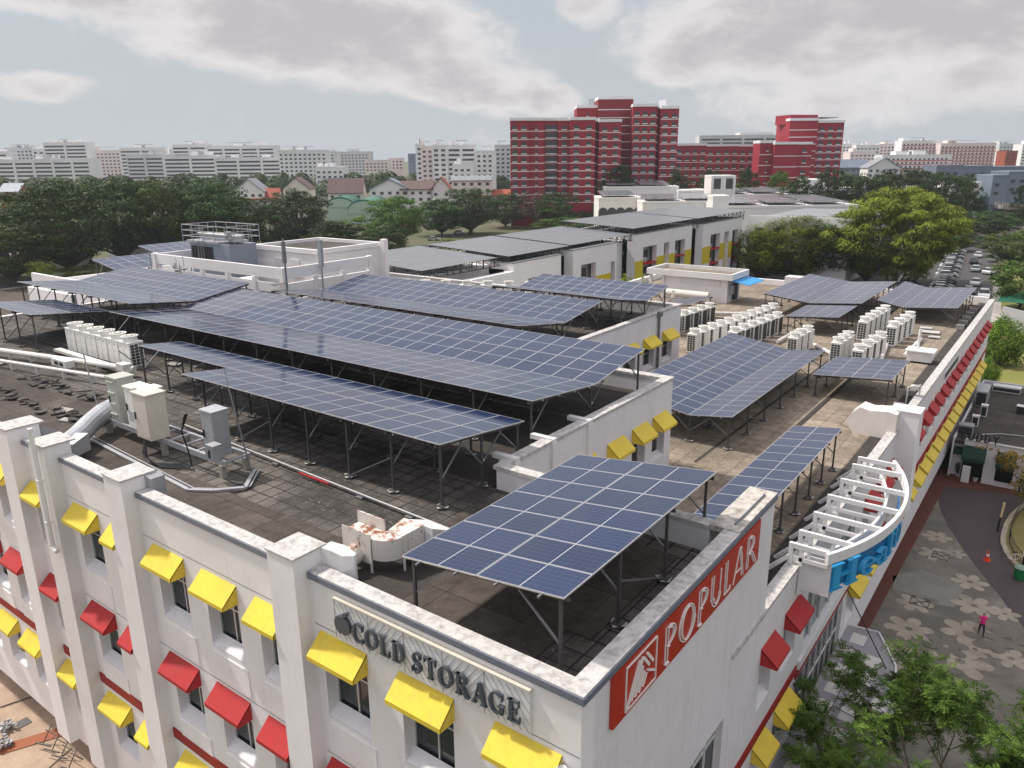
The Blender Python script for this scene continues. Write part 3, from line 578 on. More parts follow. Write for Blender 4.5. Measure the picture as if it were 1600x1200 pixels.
# =================================================================== SOLAR ARRAYS
PVM = {}
def pvmesh(L, Wd, far=False):
    k = (round(L,2), round(Wd,2), far)
    if k in PVM: return PVM[k]
    m = MB(); a, b, t, f = L/2, Wd/2, .04, .017
    m.box(-a,a,-b,-b+f,-t,0,1); m.box(-a,a,b-f,b,-t,0,1); m.box(-a,-a+f,-b+f,b-f,-t,0,1); m.box(a-f,a,-b+f,b-f,-t,0,1)
    m.box(-a+f,a-f,-b+f,b-f,-t+.01,-.006,0)
    PVM[k] = m.mesh('solar_panel', [MT['pvpale' if far else 'pv'], MT['alu']]); return PVM[k]
def solar(label, across, prof, nper, a0, a1, n, floor, fstep=2.6, skip=None, post_at=None, group='solar panel arrays on the roof', far=False, pw=.075):
    sg = 1 if a1 > a0 else -1; pitch = (a1-a0)/n
    W_ = (lambda c, a, z: Vector((a, c, z))) if across == 'y' else (lambda c, a, z: Vector((c, a, z)))
    root = thing('solar_array', label, 'solar panels', W_((prof[0][0]+prof[-1][0])/2, (a0+a1)/2, floor), 0, group)
    mods = []
    for (c0,z0), (c1,z1), k in zip(prof, prof[1:], nper):
        p0, p1 = W_(c0,a0,z0), W_(c1,a0,z1); uu = (p1-p0)/k; vv = W_(0,pitch,0)
        u = uu.normalized(); v = vv.normalized(); w = u.cross(v)
        if w.z < 0: v = -v; w = -w
        for i in range(k):
            for j in range(n):
                if skip and skip(len(mods), i, j, (c0,c1)): continue
                c = p0+uu*(i+.5)+vv*(j+.5); mods.append((c, u, v, w, uu.length-.03, abs(pitch)-.014))
    mods.sort(key=lambda q: (q[0]-CAM).length)
    for q in mods[:100]:
        c, u, v, w, L, Wd = q; o = bpy.data.objects.new('solar_panel', pvmesh(L, Wd, far)); COL.objects.link(o); o.parent = root
        o.matrix_local = Matrix.Translation(c-root.location) @ Matrix((u,v,w)).transposed().to_4x4()
    if len(mods) > 100:
        c, u, v, w, L, Wd = mods[100]; me = MB()
        for (c,u,v,w,L,Wd) in mods[100:]:
            a, b, f = L/2, Wd/2, .017
            def bx(x0,x1,y0,y1,z0,z1,mm):
                vs = [c+u*x+v*y+w*z for z in (z0,z1) for (x,y) in ((x0,y0),(x1,y0),(x1,y1),(x0,y1))]
                me.add(vs, [(0,3,2,1),(4,5,6,7),(0,1,5,4),(1,2,6,5),(2,3,7,6),(3,0,4,7)], mm)
            bx(-a,a,-b,-b+f,-.04,0,1); bx(-a,a,b-f,b,-.04,0,1); bx(-a,-a+f,-b+f,b-f,-.04,0,1); bx(a-f,a,-b+f,b-f,-.04,0,1); bx(-.012,.012,-b+f,b-f,-.006,-.004,1); bx(-a+f,a-f,-b+f,b-f,-.03,-.006,0)
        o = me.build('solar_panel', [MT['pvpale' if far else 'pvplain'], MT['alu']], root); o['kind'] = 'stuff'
    # frames
    L = abs(a1-a0); nf = max(2, round(L/fstep)+1); ins = .22
    st = post_at or [0]*0
    fr = MB(); posts = []; br = MB()
    def brace(p, q): b_ = MB(); b_.bar(p, q, .045); b_.build('brace', MT['galv'], root)
    def brf(p, q): br.bar(p, q, .06)
    def pad(pts): b_ = MB(); b_.add(pts, [tuple(range(8))]); b_.build('mortar_pad', MT['coping'], root)
    cs = [p[0] for p in prof]; s0 = 1 if cs[-1] > cs[0] else -1
    def zc(c):
        for (c0,z0),(c1,z1) in zip(prof, prof[1:]):
            if min(c0,c1)-1e-6 <= c <= max(c0,c1)+1e-6: return z0+(z1-z0)*(c-c0)/(c1-c0)
        return prof[-1][1]
    pc = st if st else [cs[0]+s0*ins]+cs[1:-1]+[cs[-1]-s0*ins]
    for i in range(nf):
        a = a0+sg*ins+(a1-a0-2*sg*ins)*i/(nf-1)
        if skip and skip(-1, 0, (a-a0)/pitch, (cs[0], cs[0])): 
            seq = [c for c in pc if not skip(-1, 0, (a-a0)/pitch, (c, c))]; c_lo = cs[1] if False else seq[0]
        else: seq = pc; c_lo = cs[0]
        pr = [W_(c, a, zc(c)-.14) for c in ([c_lo]+[c for c in cs[1:-1] if (c-c_lo)*s0 > 0]+[cs[-1]])]
        fr = MB()
        for q, r in zip(pr, pr[1:]): fr.bar(q, r, .06, .10)
        fr.build('rafter', MT['galvd'], root)
        for c in seq:
            zt = zc(c)-.18; pm = MB(); pm.box(*[t for t in ((a-pw/2,a+pw/2,c-pw/2,c+pw/2) if across == 'y' else (c-pw/2,c+pw/2,a-pw/2,a+pw/2))], floor, zt)
            if not far:
                q = W_(c,a,0); pm.box(q.x-.14,q.x+.14,q.y-.14,q.y+.14,floor,floor+.12)
            pm.build('post', MT['galvd'], root)
            q = W_(c,a,0)
            if not far: pad([(q.x+math.cos(t)*.24*(1+.3*math.sin(5*t+a)), q.y+math.sin(t)*.19*(1+.3*math.cos(3*t+c)), floor+.088) for t in [k*.7854 for k in range(8)]])
            for sd in (-1, 1):
                c2 = c+sd*1.15
                if min(cs) < c2 < max(cs): (brace if not far else brf)(W_(c,a,floor+(zt-floor)*.45), W_(c2,a,zc(c2)-.2))
            if i % 3 == 1 and i < nf-1 and c in (seq[0], seq[-1]):
                a2 = a0+sg*ins+(a1-a0-2*sg*ins)*(i+1)/(nf-1); (brace if not far else brf)(W_(c,a,floor+(zt-floor)*.6), W_(c,a2,floor+.1))
    if far: br.build('braces', MT['galv'], root)
    pl = MB()
    for (c0,z0),(c1,z1),k in zip(prof, prof[1:], nper):
        for i in range(k):
            for t in (.25,.75):
                f = (i+t)/k; c = c0+(c1-c0)*f; z = z0+(z1-z0)*f-.07
                b0, b1 = a0-sg*.12, a1+sg*.12
                if skip:
                    js = [j for j in range(n) if not skip(0, i, j, (c0,c1))]
                    if not js: continue
                    b0, b1 = a0+pitch*js[0], a0+pitch*(js[-1]+1)
                pl.bar(W_(c,b0,z), W_(c,b1,z), .05, .05)
    pl.build('purlins', MT['galv'], root)
    return root
def pvplain():
    m, nt, b, _ = newmat('photovoltaic_sheet'); v = coord(nt); n = tnoise(nt, v, 1.3, 3)
    nt.links.new(mix(nt, n, (.018,.025,.055), (.04,.045,.075)), b.inputs['Base Color']); b.inputs['Roughness'].default_value = .12; b.inputs['Specular IOR Level'].default_value = .62
    b.inputs['Coat Weight'].default_value = .25; b.inputs['Coat Roughness'].default_value = .12; return m
MT['pvplain'] = pvplain()
solar('near blue solar canopy two panels wide on the corner roof beside the red sign', 'x', [(-12.62,15.4),(-7.75,15.95)], [2], 12.25, 20.7, 7, RU, 2.75)
solar('low solar canopy with a stepped left end above the grey cabinets', 'y', [(17.45,16.05),(22.25,15.5)], [2], -15.92, -39.2, 20, RU, 2.45, skip=lambda q,i,j,c: (j >= 13 and ((q >= 0 and i == 0) or (q == -1 and c[0] < 19.7))), post_at=[17.7,19.9,22.05])
solar('long V shaped solar canopy with blue upper slope across the middle of the roof', 'y', [(23.3,15.95),(28.1,15.45),(32.8,16.1)], [2,2], -16.3, -49.0, 28, RU, 2.95)
solar('shallow V shaped solar canopy at the far left end of the upper roof', 'y', [(24.75,16.25),(29.3,15.75),(33.8,16.4)], [2,2], -48.95, -65.8, 14, RU, 2.6)
solar('small grey solar canopy behind the six white condenser units, leftmost on the roof', 'y', [(19.75,16.05),(24.6,15.5)], [2], -51.6, -59.2, 7, RU, 2.5)
solar('V shaped solar canopy beside the penthouse screen on the second wing', 'y', [(34.1,16.0),(38.9,15.35),(43.3,16.0)], [2,2], -24.75, -47.2, 19, RU, 3.0)
solar('short V shaped solar canopy at the back end of the second wing', 'y', [(44.6,16.0),(48.2,15.4),(51.6,16.0)], [2,2], -23.9, -35.0, 10, RU, 2.8)
solar('large folded solar canopy on the lower roof beside the yellow awning wing', 'x', [(-20.6,12.1),(-16.05,11.35),(-13.6,11.7)], [2,1], 37.95, 55.8, 16, RLW, 2.9)
solar('narrow one panel wide solar canopy behind the popular sign wall', 'x', [(-10.62,11.62),(-8.22,11.95)], [1], 23.9, 38.65, 13, RLW, 2.1)
solar('small square solar canopy five panels deep near the duct pillar', 'x', [(-13.02,11.2),(-8.25,11.6)], [2], 50.7, 56.4, 5, RLW, 2.7)
solar('three panel wide solar canopy at the far right corner of the lower roof', 'x', [(-15.1,11.7),(-12.85,11.22),(-8.3,11.62)], [1,2], 79.0, 92.6, 12, RLW, 2.8)
solar('flat solar canopy in the middle of the lower roof, nearer of the pair', 'x', [(-20.55,11.2),(-16.0,11.6)], [2], 68.9, 75.3, 6, RLW, 2.5)
solar('folded solar canopy at the back middle of the lower roof', 'x', [(-25.1,11.8),(-20.5,11.28),(-15.85,11.7)], [2,2], 76.2, 92.0, 14, RLW, 2.8)
solar('small tilted solar canopy in front of the rooftop stair block', 'x', [(-32.5,11.2),(-28.4,11.9)], [2], 66.0, 71.5, 5, RLW, 2.5)
solar('blue tilted solar canopy over the low wing left of the penthouse', 'x', [(-75.8,16.15),(-71.3,15.4)], [2], 35.3, 41.6, 5, 12.6, 3.0)
solar('back blue solar canopy behind the penthouse screen, farthest left', 'x', [(-82.0,16.35),(-78.0,15.75)], [2], 43.2, 50.4, 6, 12.6, 3.0)
# =================================================================== CONDENSER UNITS
def make_ac():
    t = thing('condenser_unit', '', 'air conditioner')
    m = MB(); m.box(-.58,.58,-.38,.38,.14,1.62); m.box(-.60,.60,-.40,.40,1.62,1.67)
    m.box(-.005,.005,-.386,-.38,.2,1.6,1); m.box(-.56,.56,-.385,-.38,.93,.94,1)
    m.box(-.55,-.42,-.34,.34,0,.14,1); m.box(.42,.55,-.34,.34,0,.14,1); m.build('casing', [MT['ac'], MT['grey']], t)
    m = MB(); m.lathe((0,0,0), [(.36,1.67),(.38,1.72),(.36,1.9),(.43,1.96),(.43,2.0),(.36,2.0)], 20); m.build('fan_cowl', MT['ac'], t, smooth=False)
    m = MB()
    m.lathe((0,0,0), [(.34,2.001),(.34,2.008)], 20, 1)
    for r in (.12,.2,.28): m.lathe((0,0,0), [(r,2.012),(r+.012,2.012),(r+.012,2.016),(r,2.016)], 16, 0)
    m.lathe((0,0,0), [(.12,2.012),(.12,2.03),(.02,2.04)], 12, 0); m.build('fan_guard', [MT['ac'], MT['grille']], t)
    m = MB(); m.box(.584,.592,-.33,.33,.25,1.55,1)
    for k in range(8): z = .25+k*.185; m.box(.592,.602,-.33,.33,z-.01,z+.01)
    for k in range(4): y = -.33+k*.22; m.box(.592,.602,y-.012,y+.012,.25,1.55)
    m.build('side_grille', [MT['ac'], MT['grille']], t)
    m2 = MB(); m2.add([(-v[0],v[1],v[2]) for v in m.v], m.f); m2.m = list(m.m); m2.build('side_grille', [MT['ac'], MT['grille']], t)
    m = MB(); m.box(-.54,.54,.384,.392,.2,1.56,1); m.box(-.54,-.5,.392,.4,.2,1.56); m.box(.5,.54,.392,.4,.2,1.56); m.build('rear_coil', [MT['ac'], MT['grille']], t)
    m = MB(); m.box(-.42,-.28,-.395,-.381,1.38,1.44); m.box(.15,.29,-.395,-.381,1.38,1.44); m.build('handle', MT['grey'], t)
    return t
ac0 = make_ac(); ack = kidtree(ac0); acn = [0]
ORD = ['first','second','third','fourth','fifth','sixth','seventh','eighth','ninth','tenth','eleventh','twelfth']
def acrow(x0, y0, x1, y1, n, z, rz, desc, group, scale=None, gap=None):
    for i in range(n):
        t = i/(n-1) if n > 1 else 0; x = x0+(x1-x0)*t; y = y0+(y1-y0)*t
        if gap and i >= gap[0]: x += gap[1]
        lb = '%s condenser unit from the near end of %s' % (ORD[i], desc) if 'left end' not in desc else '%s condenser unit from the left end of %s' % (ORD[i], desc.replace('left end ', ''))
        if acn[0] == 0: ac0.location = (x,y,z); ac0.rotation_euler = (0,0,rz); ac0['label'] = lb; ac0['group'] = group; acn[0] = 1; ac0.scale = scale or (1,1,1)
        else: r = copy_tree(ac0, (x,y,z), rz, lb, ack, scale or (1,1,1)); r['group'] = group
acrow(-49.7,21.5,-43.2,21.5,6,RU,0,'left end the row beside the left canopies','condenser units on the left of the upper roof',(1.0,1.1,.93))
acrow(-24.1,57.2,-22.6,71.6,11,RLW,R(-90)+R(180),'the long white row','condenser units in the long lower roof row')
acrow(-28.2,62.4,-27.6,68.6,5,RLW,R(-90),'the dark backed row','condenser units with dark coils behind the long row')
acrow(-21.7,59.6,-20.9,67.6,6,RLW,R(-90),'the short middle row','condenser units in the short row')
acrow(-14.0,69.2,-13.7,75.6,5,RLW,R(90),'the left corner row','condenser units in the row of five', (1,1,1.05))
acrow(-11.6,68.4,-11.3,73.6,4,RLW,R(90),'the right corner row','condenser units in the right row', (1,1,1.05))
acrow(-13.9,60.4,-13.8,62.9,3,RLW,R(90),'the trio behind the square canopy','condenser units behind the square canopy')
acrow(-12.0,58.8,-11.7,64.2,4,RLW,R(90),'the hidden row behind the square canopy','condenser units half hidden by the square canopy')
acrow(-17.1,60.3,-17.0,63.3,3,RLW,R(90),'the trio behind the folded canopy','condenser units behind the folded canopy end')
acrow(-48.0,46.5,-33.5,53.8,10,RU-.5,0,'left end the back edge row','condenser units behind the second wing')
def tiltrect(mb, p, q, w, h, m=0): mb.bar(p, q, w, h, m)
# =================================================================== ROOF EQUIPMENT
# platform with cabinets
pf = thing('equipment_platform', 'long galvanised steel platform on stub columns carrying the cabinets', 'platform', (-28.5,15.4,RU))
m = MB()
for y in (14.95,15.95): m.bar((-33.3,y,RU+.62),(-24.3,y,RU+.62),.10,.22)
for k in range(10): x = -33.2+k*.98; m.bar((x,14.95,RU+.66),(x,15.95,RU+.66),.07,.08)
m.build('deck_frame', MT['duct'], pf)
for x in (-33.0,-28.6,-24.6):
    for y in (14.95,15.95): m = MB(); m.box(x-.1,x+.1,y-.1,y+.1,RU,RU+.5); m.build('stub_column', MT['concrete'], pf)
def cabinet(label, x0, x1, y0, y1, z0, z1, mat, fins=0, cap=True, split=False, vent=False):
    t = thing('equipment_cabinet', label, 'cabinet', ((x0+x1)/2,(y0+y1)/2,z0), 0, 'cabinets on the steel platform')
    m = MB(); m.box(x0,x1,y0,y1,z0,z1); m.build('casing', mat, t)
    if cap: m = MB(); m.box(x0-.04,x1+.04,y0-.05,y1+.04,z1,z1+.06); m.build('lid', mat, t)
    if fins:
        m = MB()
        for k in range(fins): z = z0+(z1-z0)*(k+.6)/fins; m.box(x0+.05,x1-.25,y0-.07,y0-.001,z,z+.05)
        m.build('ledges', mat, t)
    m = MB(); m.box(x0+.04,x1-.04,y0-.015,y0-.001,z0+.08,z1-.08)
    if split: m.box(x0-.005,x1+.005,y0-.022,y1+.005,z0+(z1-z0)*.42,z0+(z1-z0)*.42+.02)
    d = m.build('door', mat, t)
    m = MB(); m.box(x0+.1,x0+.15,y0-.06,y0-.016,(z0+z1)/2-.15,(z0+z1)/2+.15); m.build('handle', MT['black'], d)
    if vent:
        m = MB()
        for k in range(6): m.box(x0+.15,x1-.2,y0-.028,y0-.016,z0+.3+k*.07,z0+.33+k*.07)
        m.build('vent', MT['grey'], t)
    return t
MT['beige'] = paint('beige_cabinet_paint', (.58,.53,.45), .5, (.3,.27,.22), .25, .15); MT['greyg'] = paint('grey_green_cabinet_paint', (.42,.42,.38), .5, (.2,.2,.18), .25, .15)
zp = RU+.74
cabinet('tall grey green cabinet with four ledges, leftmost on the platform', -32.6,-31.75,14.95,15.7,zp,zp+1.9,MT['greyg'],4)
cabinet('tall slim white split cabinet between the ledged and the beige ones', -31.2,-30.5,14.95,15.65,zp,zp+1.7,MT['ac'],0,True,True,True)
cabinet('white back cabinet half hidden by the beige one', -30.35,-29.75,15.1,15.8,zp,zp+1.7,MT['ac'],0,True,True,True)
cabinet('big beige cabinet with hooded lid in the middle of the platform', -29.6,-28.55,14.45,15.25,zp,zp+1.85,MT['beige'])
cabinet('weathered grey steel cabinet standing at the near end of the platform', -25.55,-24.8,14.9,15.55,zp,zp+1.75,MT['duct'],0,True,False,True)
cabinet('small grey switch box on a stub post by the weathered cabinet', -24.7,-24.3,14.5,14.8,RU+.8,RU+1.4,MT['grey'])
m = MB()
for k in range(4):
    pts = [Vector((-28.6+.1*k,14.2-.05*k,zp+.1)), Vector((-28.4+.1*k,13.95,RU+.45-.05*k)), Vector((-27.8+.2*k,14.0,RU+.12)), Vector((-27.0+.3*k,14.7,RU+.06))]; m.path(pts, .035, 6)
for k in range(3):
    pts = [Vector((-26.3,14.7+.06*k,zp+1.5)), Vector((-26.5,14.6,zp+.8)), Vector((-26.2,14.6,zp+.1)), Vector((-25.9,14.5,RU+.3))]; m.path(pts, .03, 6)
tag(m.build('cable_bundle', MT['black']), 'bundle of black cables looping below the beige cabinet', 'cables')
m = MB()
for a, b in (((-33.6,14.0),(-24.4,13.4)),((-24.4,13.4),(-23.6,13.9)),((-23.6,13.9),(-22.9,14.7)),((-22.9,14.7),(-24.0,15.9))):
    m.bar((*a,RU+.12),(*b,RU+.12),.14,.08); m.bar((a[0],a[1]+.22,RU+.1),(b[0],b[1]+.22,RU+.1),.05,.05)
tag(m.build('cable_tray', MT['duct']), 'galvanised cable tray lying on the roof in front of the cabinets', 'cable tray')
m = MB(); m.tube((-33.9,15.1,RU),(-34.4,15.0,RU+3.4),.03,n=6); tag(m.build('lightning_mast', MT['grey']), 'thin leaning rod beside the ledged cabinet', 'mast')
m = MB(); m.tube((-23.9,15.7,RU),(-24.6,15.6,RU+3.3),.035,n=6); m.tube((-24.6,15.6,RU+3.3),(-24.75,15.6,RU+4.1),.012,n=5); tag(m.build('lightning_mast', MT['galv']), 'thin leaning rod behind the weathered cabinet', 'mast')
# round duct from pillar three
dt = thing('air_duct', 'silver spiral duct bending from the boxed pillar over the roof', 'duct', (-32,13,RU))
m = MB(); pts = [Vector((-31.3,12.4,RU+.62)), Vector((-31.9,13.2,RU+.68)), Vector((-32.6,14.0,RU+.8)), Vector((-33.3,14.9,RU+.9)), Vector((-33.9,15.9,RU+.9))]
for a, b in zip(pts, pts[1:]): m.tube(a, b, .42, .42, 16)
for p in pts[1:-1]: m.lathe(p+Vector((0,0,-.42)), [(.0,.0),(.3,.12),(.42,.42),(.3,.72),(0,.84)], 14)
m.build('round_duct', MT['duct'], dt, smooth=False)
m = MB(); m.prism([(-31.1,12.0,RU+.3),(-31.1,12.0,RU+.85),(-31.5,12.8,RU+1.0),(-31.5,12.8,RU+.3)],(.6,.35,0)); m.build('square_transition', MT['duct'], dt)
m = MB()
for p in pts[:-1]: pass
m.prism([(-33.7,11.95,RU+.3),(-33.7,11.95,RU+1.35),(-32.6,13.4,RU+.3)],(.9,.15,0)); tag(m.build('duct_cowl', MT['grey']), 'grey wedge shaped duct cowl behind the leftmost roof pillar', 'duct')
# white pipe on the boxed pillar, downpipe by the sign
m = MB(); m.tube((-29.9,10.75,10.9),(-29.9,10.75,15.7),.09,n=12)
for z in (11.9,13.6): m.tube((-29.9,10.75,z),(-29.9,10.75,z+.08),.12,n=12)
m.tube((-29.9,10.75,10.9),(-29.6,10.75,10.8),.1,n=10); tag(m.build('vent_pipe', MT['pwhite']), 'white vertical vent pipe strapped to the boxed pillar', 'pipe')
m = MB(); m.tube((-7.12,11.22,0.3),(-7.12,11.22,12.55),.085,n=12); m.lathe((-7.12,11.22,12.55),[(.12,0),(.13,.06),(.10,.06),(.10,.02)],12); o = m.build('vent_pipe', MT['pwhite']); tag(o, 'open topped white pipe beside the front corner of the building', 'pipe')
# rounded white duct cowls behind pillars
def cowl(label, pts, y0, z1):
    pass
m = MB(); zb = RU+.25; zt = 14.98
pr = [(-15.3,11.85),(-14.95,11.88),(-14.6,12.0),(-14.35,12.2),(-14.4,12.32),(-14.8,12.32),(-15.3,12.25)]
m.add([(x,y,zb+(.25 if i in (3,4) else 0)) for i,(x,y) in enumerate(pr)]+[(x,y,zt-(.12 if i in (2,3,4) else 0)) for i,(x,y) in enumerate(pr)], [tuple(range(6,-1,-1)),tuple(range(7,14))]+[(i,(i+1)%7,7+(i+1)%7,7+i) for i in range(7)])
tag(m.build('duct_cowl', MT['pwhite']), 'rounded white duct cowl behind the pillar left of the letter sign', 'duct')
m = MB(); m.prism([(-24.05,11.75,RU+.4),(-23.78,11.8,RU+.5),(-23.78,11.8,14.85),(-24.05,11.75,14.96)],(0,.5,0)); tag(m.build('duct_cowl', MT['grey']), 'small grey duct end behind the second roof pillar', 'duct')
dw = thing('duct_cowl', 'large white pointed duct cowl with rust streaks beside the long wall', 'duct', (-8,45.5,RLW))
m = MB(); z0, z1 = 9.95, 11.2
pts = [(-6.8,z1+.02),(-7.3,z1+.12),(-8.2,z1),(-8.75,z1+.12),(-9.15,10.9),(-9.45,10.35),(-8.9,9.6),(-8.2,9.45),(-7.35,9.6),(-6.8,z0)]
m.prism([(x-.0,44.75,z) for x, z in pts],(0,1.3,0)); m.build('cowl_body', paint('rust_streaked_white', (.74,.69,.64), .55, (.36,.14,.05), .16, .35, dscale=.9), dw)
m = MB(); m.bar((-8.9,45.0,9.5),(-7.5,44.9,9.3),.06); m.bar((-8.2,45.6,9.5),(-8.2,45.6,RLW),.06); m.build('support', MT['galv'], dw)
# rusty duct heap by the near canopy
rd = thing('rusty_duct', 'rust stained white elbow duct on legs next to the near canopy', 'duct', (-14.6,13.2,RU))
m = MB(); m.box(-15.95,-14.83,13.3,13.84,14.12,14.74); m.build('inlet_box', MT['rust'], rd)
m = MB(); m.box(-16.02,-14.85,13.24,13.28,13.95,14.87); m.box(-16.02,-14.9,13.86,13.9,14.1,15.08); m.build('flange_panels', MT['rust'], rd)
m = MB(); n = 12; c = (-14.8,13.86)
for k in range(n):
    a0, a1 = -math.pi/2+math.pi*.5*k/n, -math.pi/2+math.pi*.5*(k+1)/n
    f = lambda a, r: (c[0]+math.cos(a)*r, c[1]+math.sin(a)*r)
    m.prism([(*f(a0,.6),14.12),(*f(a1,.6),14.12),(c[0],c[1],14.12)],(0,0,.64))
m.build('elbow', MT['rust'], rd)
m = MB(); m.add([(-14.79,13.88,14.1),(-14.2,13.88,14.1),(-14.05,14.6,13.95),(-14.85,14.6,13.95),(-14.79,13.88,14.77),(-14.2,13.88,14.77),(-14.05,14.6,14.88),(-14.85,14.6,14.88)],[(0,3,2,1),(4,5,6,7),(0,1,5,4),(1,2,6,5),(2,3,7,6),(3,0,4,7)]); m.build('outlet_box', MT['rust'], rd)
m = MB(); m.tube((-15.35,13.24,14.28),(-15.4,12.95,14.12),.27,.29,16); m.add([(-15.85,12.4,13.75),(-15.15,12.4,13.75),(-15.15,12.95,13.85),(-15.85,12.95,13.85),(-15.85,12.4,14.12),(-15.15,12.4,14.05),(-15.15,12.95,14.38),(-15.85,12.95,14.38)],[(0,3,2,1),(4,5,6,7),(0,1,5,4),(1,2,6,5),(2,3,7,6),(3,0,4,7)]); m.build('lower_duct', MT['rust'], rd)
m = MB(); m.box(-15.83,-15.17,12.385,12.398,13.77,14.02); m.build('dark_mouth', MT['grille'], rd)
m = MB()
for x, y in ((-14.87,13.26),(-14.2,13.9),(-14.2,14.5),(-15.9,13.8)): m.box(x-.025,x+.025,y-.025,y+.025,RU,14.12)
m.bar((-14.87,13.26,RU+.05),(-14.2,13.9,RU+.05),.04); m.build('legs', MT['pwhite'], rd)
m = MB(); m.add([(-14.85,14.63,13.65),(-13.75,14.63,13.65),(-13.75,15.85,13.65),(-15.0,15.85,13.65),(-14.85,14.63,14.82),(-13.75,14.63,14.82),(-13.9,15.85,14.2),(-15.0,15.85,14.25)],[(0,3,2,1),(4,5,6,7),(0,1,5,4),(1,2,6,5),(2,3,7,6),(3,0,4,7)]); tag(m.build('duct_hood', MT['pwhite']), 'white sloping duct hood partly under the near canopy', 'duct')
# pipes along the posts of canopy two
pp = MB(); pp.tube((-31,17.25,RU+.14),(-13.2,16.4,RU+.14),.05,n=8)
for k in range(7): x = -29+k*2.5; pp.box(x-.15,x+.15,17.15-(x+31)*.048-.05,17.25-(x+31)*.048+.06,RU,RU+.09)
tag(pp.build('roof_conduit', MT['galv']), 'long grey conduit lying along the posts of the low stepped canopy', 'pipe')
for (x0,x1,nm) in ((-22.3,-20.6,'short red pipe section lying under the low stepped canopy'),(-14.7,-13.4,'short red pipe section lying left of the near canopy')):
    m = MB(); m.bar((x0,16.95-(x0+31)*.035,RU+.17),(x1,16.95-(x1+31)*.035,RU+.17),.06); tag(m.build('red_pipe', MT['red']), nm, 'pipe')
m = MB(); m.box(-14.3,-13.3,16.5,17.2,RU,RU+.015,1); m.tube((-13.8,16.85,RU),(-13.8,16.85,RU+.3),.12,n=12); tag(m.build('roof_drain', [MT['duct'], MT['black']]), 'round steel drain stub in a dark square opening left of the near canopy', 'drain')
# service pipes, rubble and long tray on the left roof
for (pts, r, lb) in (([(-56,17.2),(-41,20.4)],.16,'long white pipe crossing the left roof in front of the six condensers'),([(-56,15.6),(-38.5,19.1)],.10,'thin white pipe on brackets, nearer of the two crossing the left roof')):
    m = MB(); a, b = Vector((*pts[0],RU+.45)), Vector((*pts[1],RU+.45)); m.tube(a, b, r, r, 10)
    for k in range(8): q = a.lerp(b,(k+.5)/8); m.box(q.x-.06,q.x+.06,q.y-.1,q.y+.1,RU,RU+.42)
    tag(m.build('service_pipe', MT['pipe']), lb, 'pipe', 'service pipes on the left roof')
m = MB(); m.bar((-50.2,20.4,RU+.3),(-41.0,20.2,RU+.3),.4,.16); m.box(-42.0,-41.2,19.9,20.4,RU+.38,RU+.75); tag(m.build('pipe_tray', MT['pipe']), 'white boxed pipe tray at the foot of the six condensers', 'pipe tray')
m = MB(); m.box(-46.3,-44.6,18.4,18.9,RU+.35,RU+.75); m.box(-45.9,-45.5,18.38,18.4,RU+.45,RU+.65,1); m.box(-45.3,-44.9,18.38,18.4,RU+.45,RU+.65,1); tag(m.build('junction_box', [MT['pipe'], MT['black']]), 'white twin junction box on the pipes of the left roof', 'box')
m = MB(); m.box(-45.5,-43.9,11.9,13.3,RU+.2,RU+1.6); tag(m.build('vent_box', MT['pwhite']), 'white vent box cut by the left edge of the photo', 'vent')
rb = MB(); rr = random.Random(3)
for k in range(75):
    u = rr.random(); x = -46+u*12+rr.uniform(-1,1); y = (16.6 if k % 2 else 14.4)+rr.uniform(-.5,.5)+(u*.8); s = rr.uniform(.10,.26)
    a = rr.random()*3; rb.obox((x,y,RU+.05+rr.random()*.18),(math.cos(a)*s,math.sin(a)*s,rr.uniform(-.03,.03)),(-math.sin(a)*s*.8,math.cos(a)*s*.8,rr.uniform(-.03,.03)),(0,0,.03))
o = rb.build('broken_pavers', MT['pav_up']); tag(o, 'heaps of broken dark roof slabs on the left roof', 'rubble'); o['kind'] = 'stuff'
for i, (x,y,l,w) in enumerate(((-37.9,15.2,.9,.5),(-36.2,14.6,.7,.35),(-41.5,23.0,.8,.5),(-50.5,17.2,.9,.6),(-27.2,15.9,.7,.5))):
    m = MB(); m.obox((x,y,RU+.09),(l*.5,.1,0),(-.1,w*.5,0),(0,0,.03)); tag(m.build('loose_slab', MT['concrete']), ['pale loose slab lying between the duct and the rubble','small pale slab beside the silver duct','pale slab behind the six condensers','pale slab near the left edge of the roof','pale slab lying behind the beige cabinet'][i], 'slab', 'loose slabs on the upper roof')
# =================================================================== PENTHOUSE, SCREEN, COOLING TOWER
ph = thing('penthouse', 'low white rooftop plant room with flat stained roof', 'plant room', (-60,48,RU))
X0, X1, Y0, Y1 = -66.5, -48.6, 36.5, 45.4
m = MB(); m.box(-61.6,-53,43.4,51,RU,17.2); m.build('walls', MT['wall'], ph)
m = MB(); m.box(-61.7,-52.9,43.3,43.6,17.2,17.6); m.box(-61.7,-52.9,50.8,51.1,17.2,17.6); m.box(-61.7,-61.4,43.6,50.8,17.2,17.6); m.box(-53.2,-52.9,43.6,50.8,17.2,17.6); m.build('parapet', MT['wall'], ph)
m = MB(); m.box(-61.4,-53.2,43.6,50.8,17.2,17.3); m.build('roof', MT['pav_up'], ph)
m = MB(); m.box(-56.5,-55.3,43.3,43.38,15,16.6); m.box(-58.6,-57.8,43.3,43.38,15.0,16.6); m.build('louvre_door', MT['wall2'], ph)
sc = thing('equipment_screen', 'white screen of horizontal concrete beams on columns around the rooftop plant', 'screen', (X1,Y0,RU))
m = MB()
for (x,y,w,zt) in ((X1,Y0,.45,17.2),(X0,Y0,.5,17.2),(X1,Y1,.4,17.2),(-52.4,50.9,.5,17.9)): m.box(x-w/2,x+w/2,y-w/2,y+w/2,RU,zt)
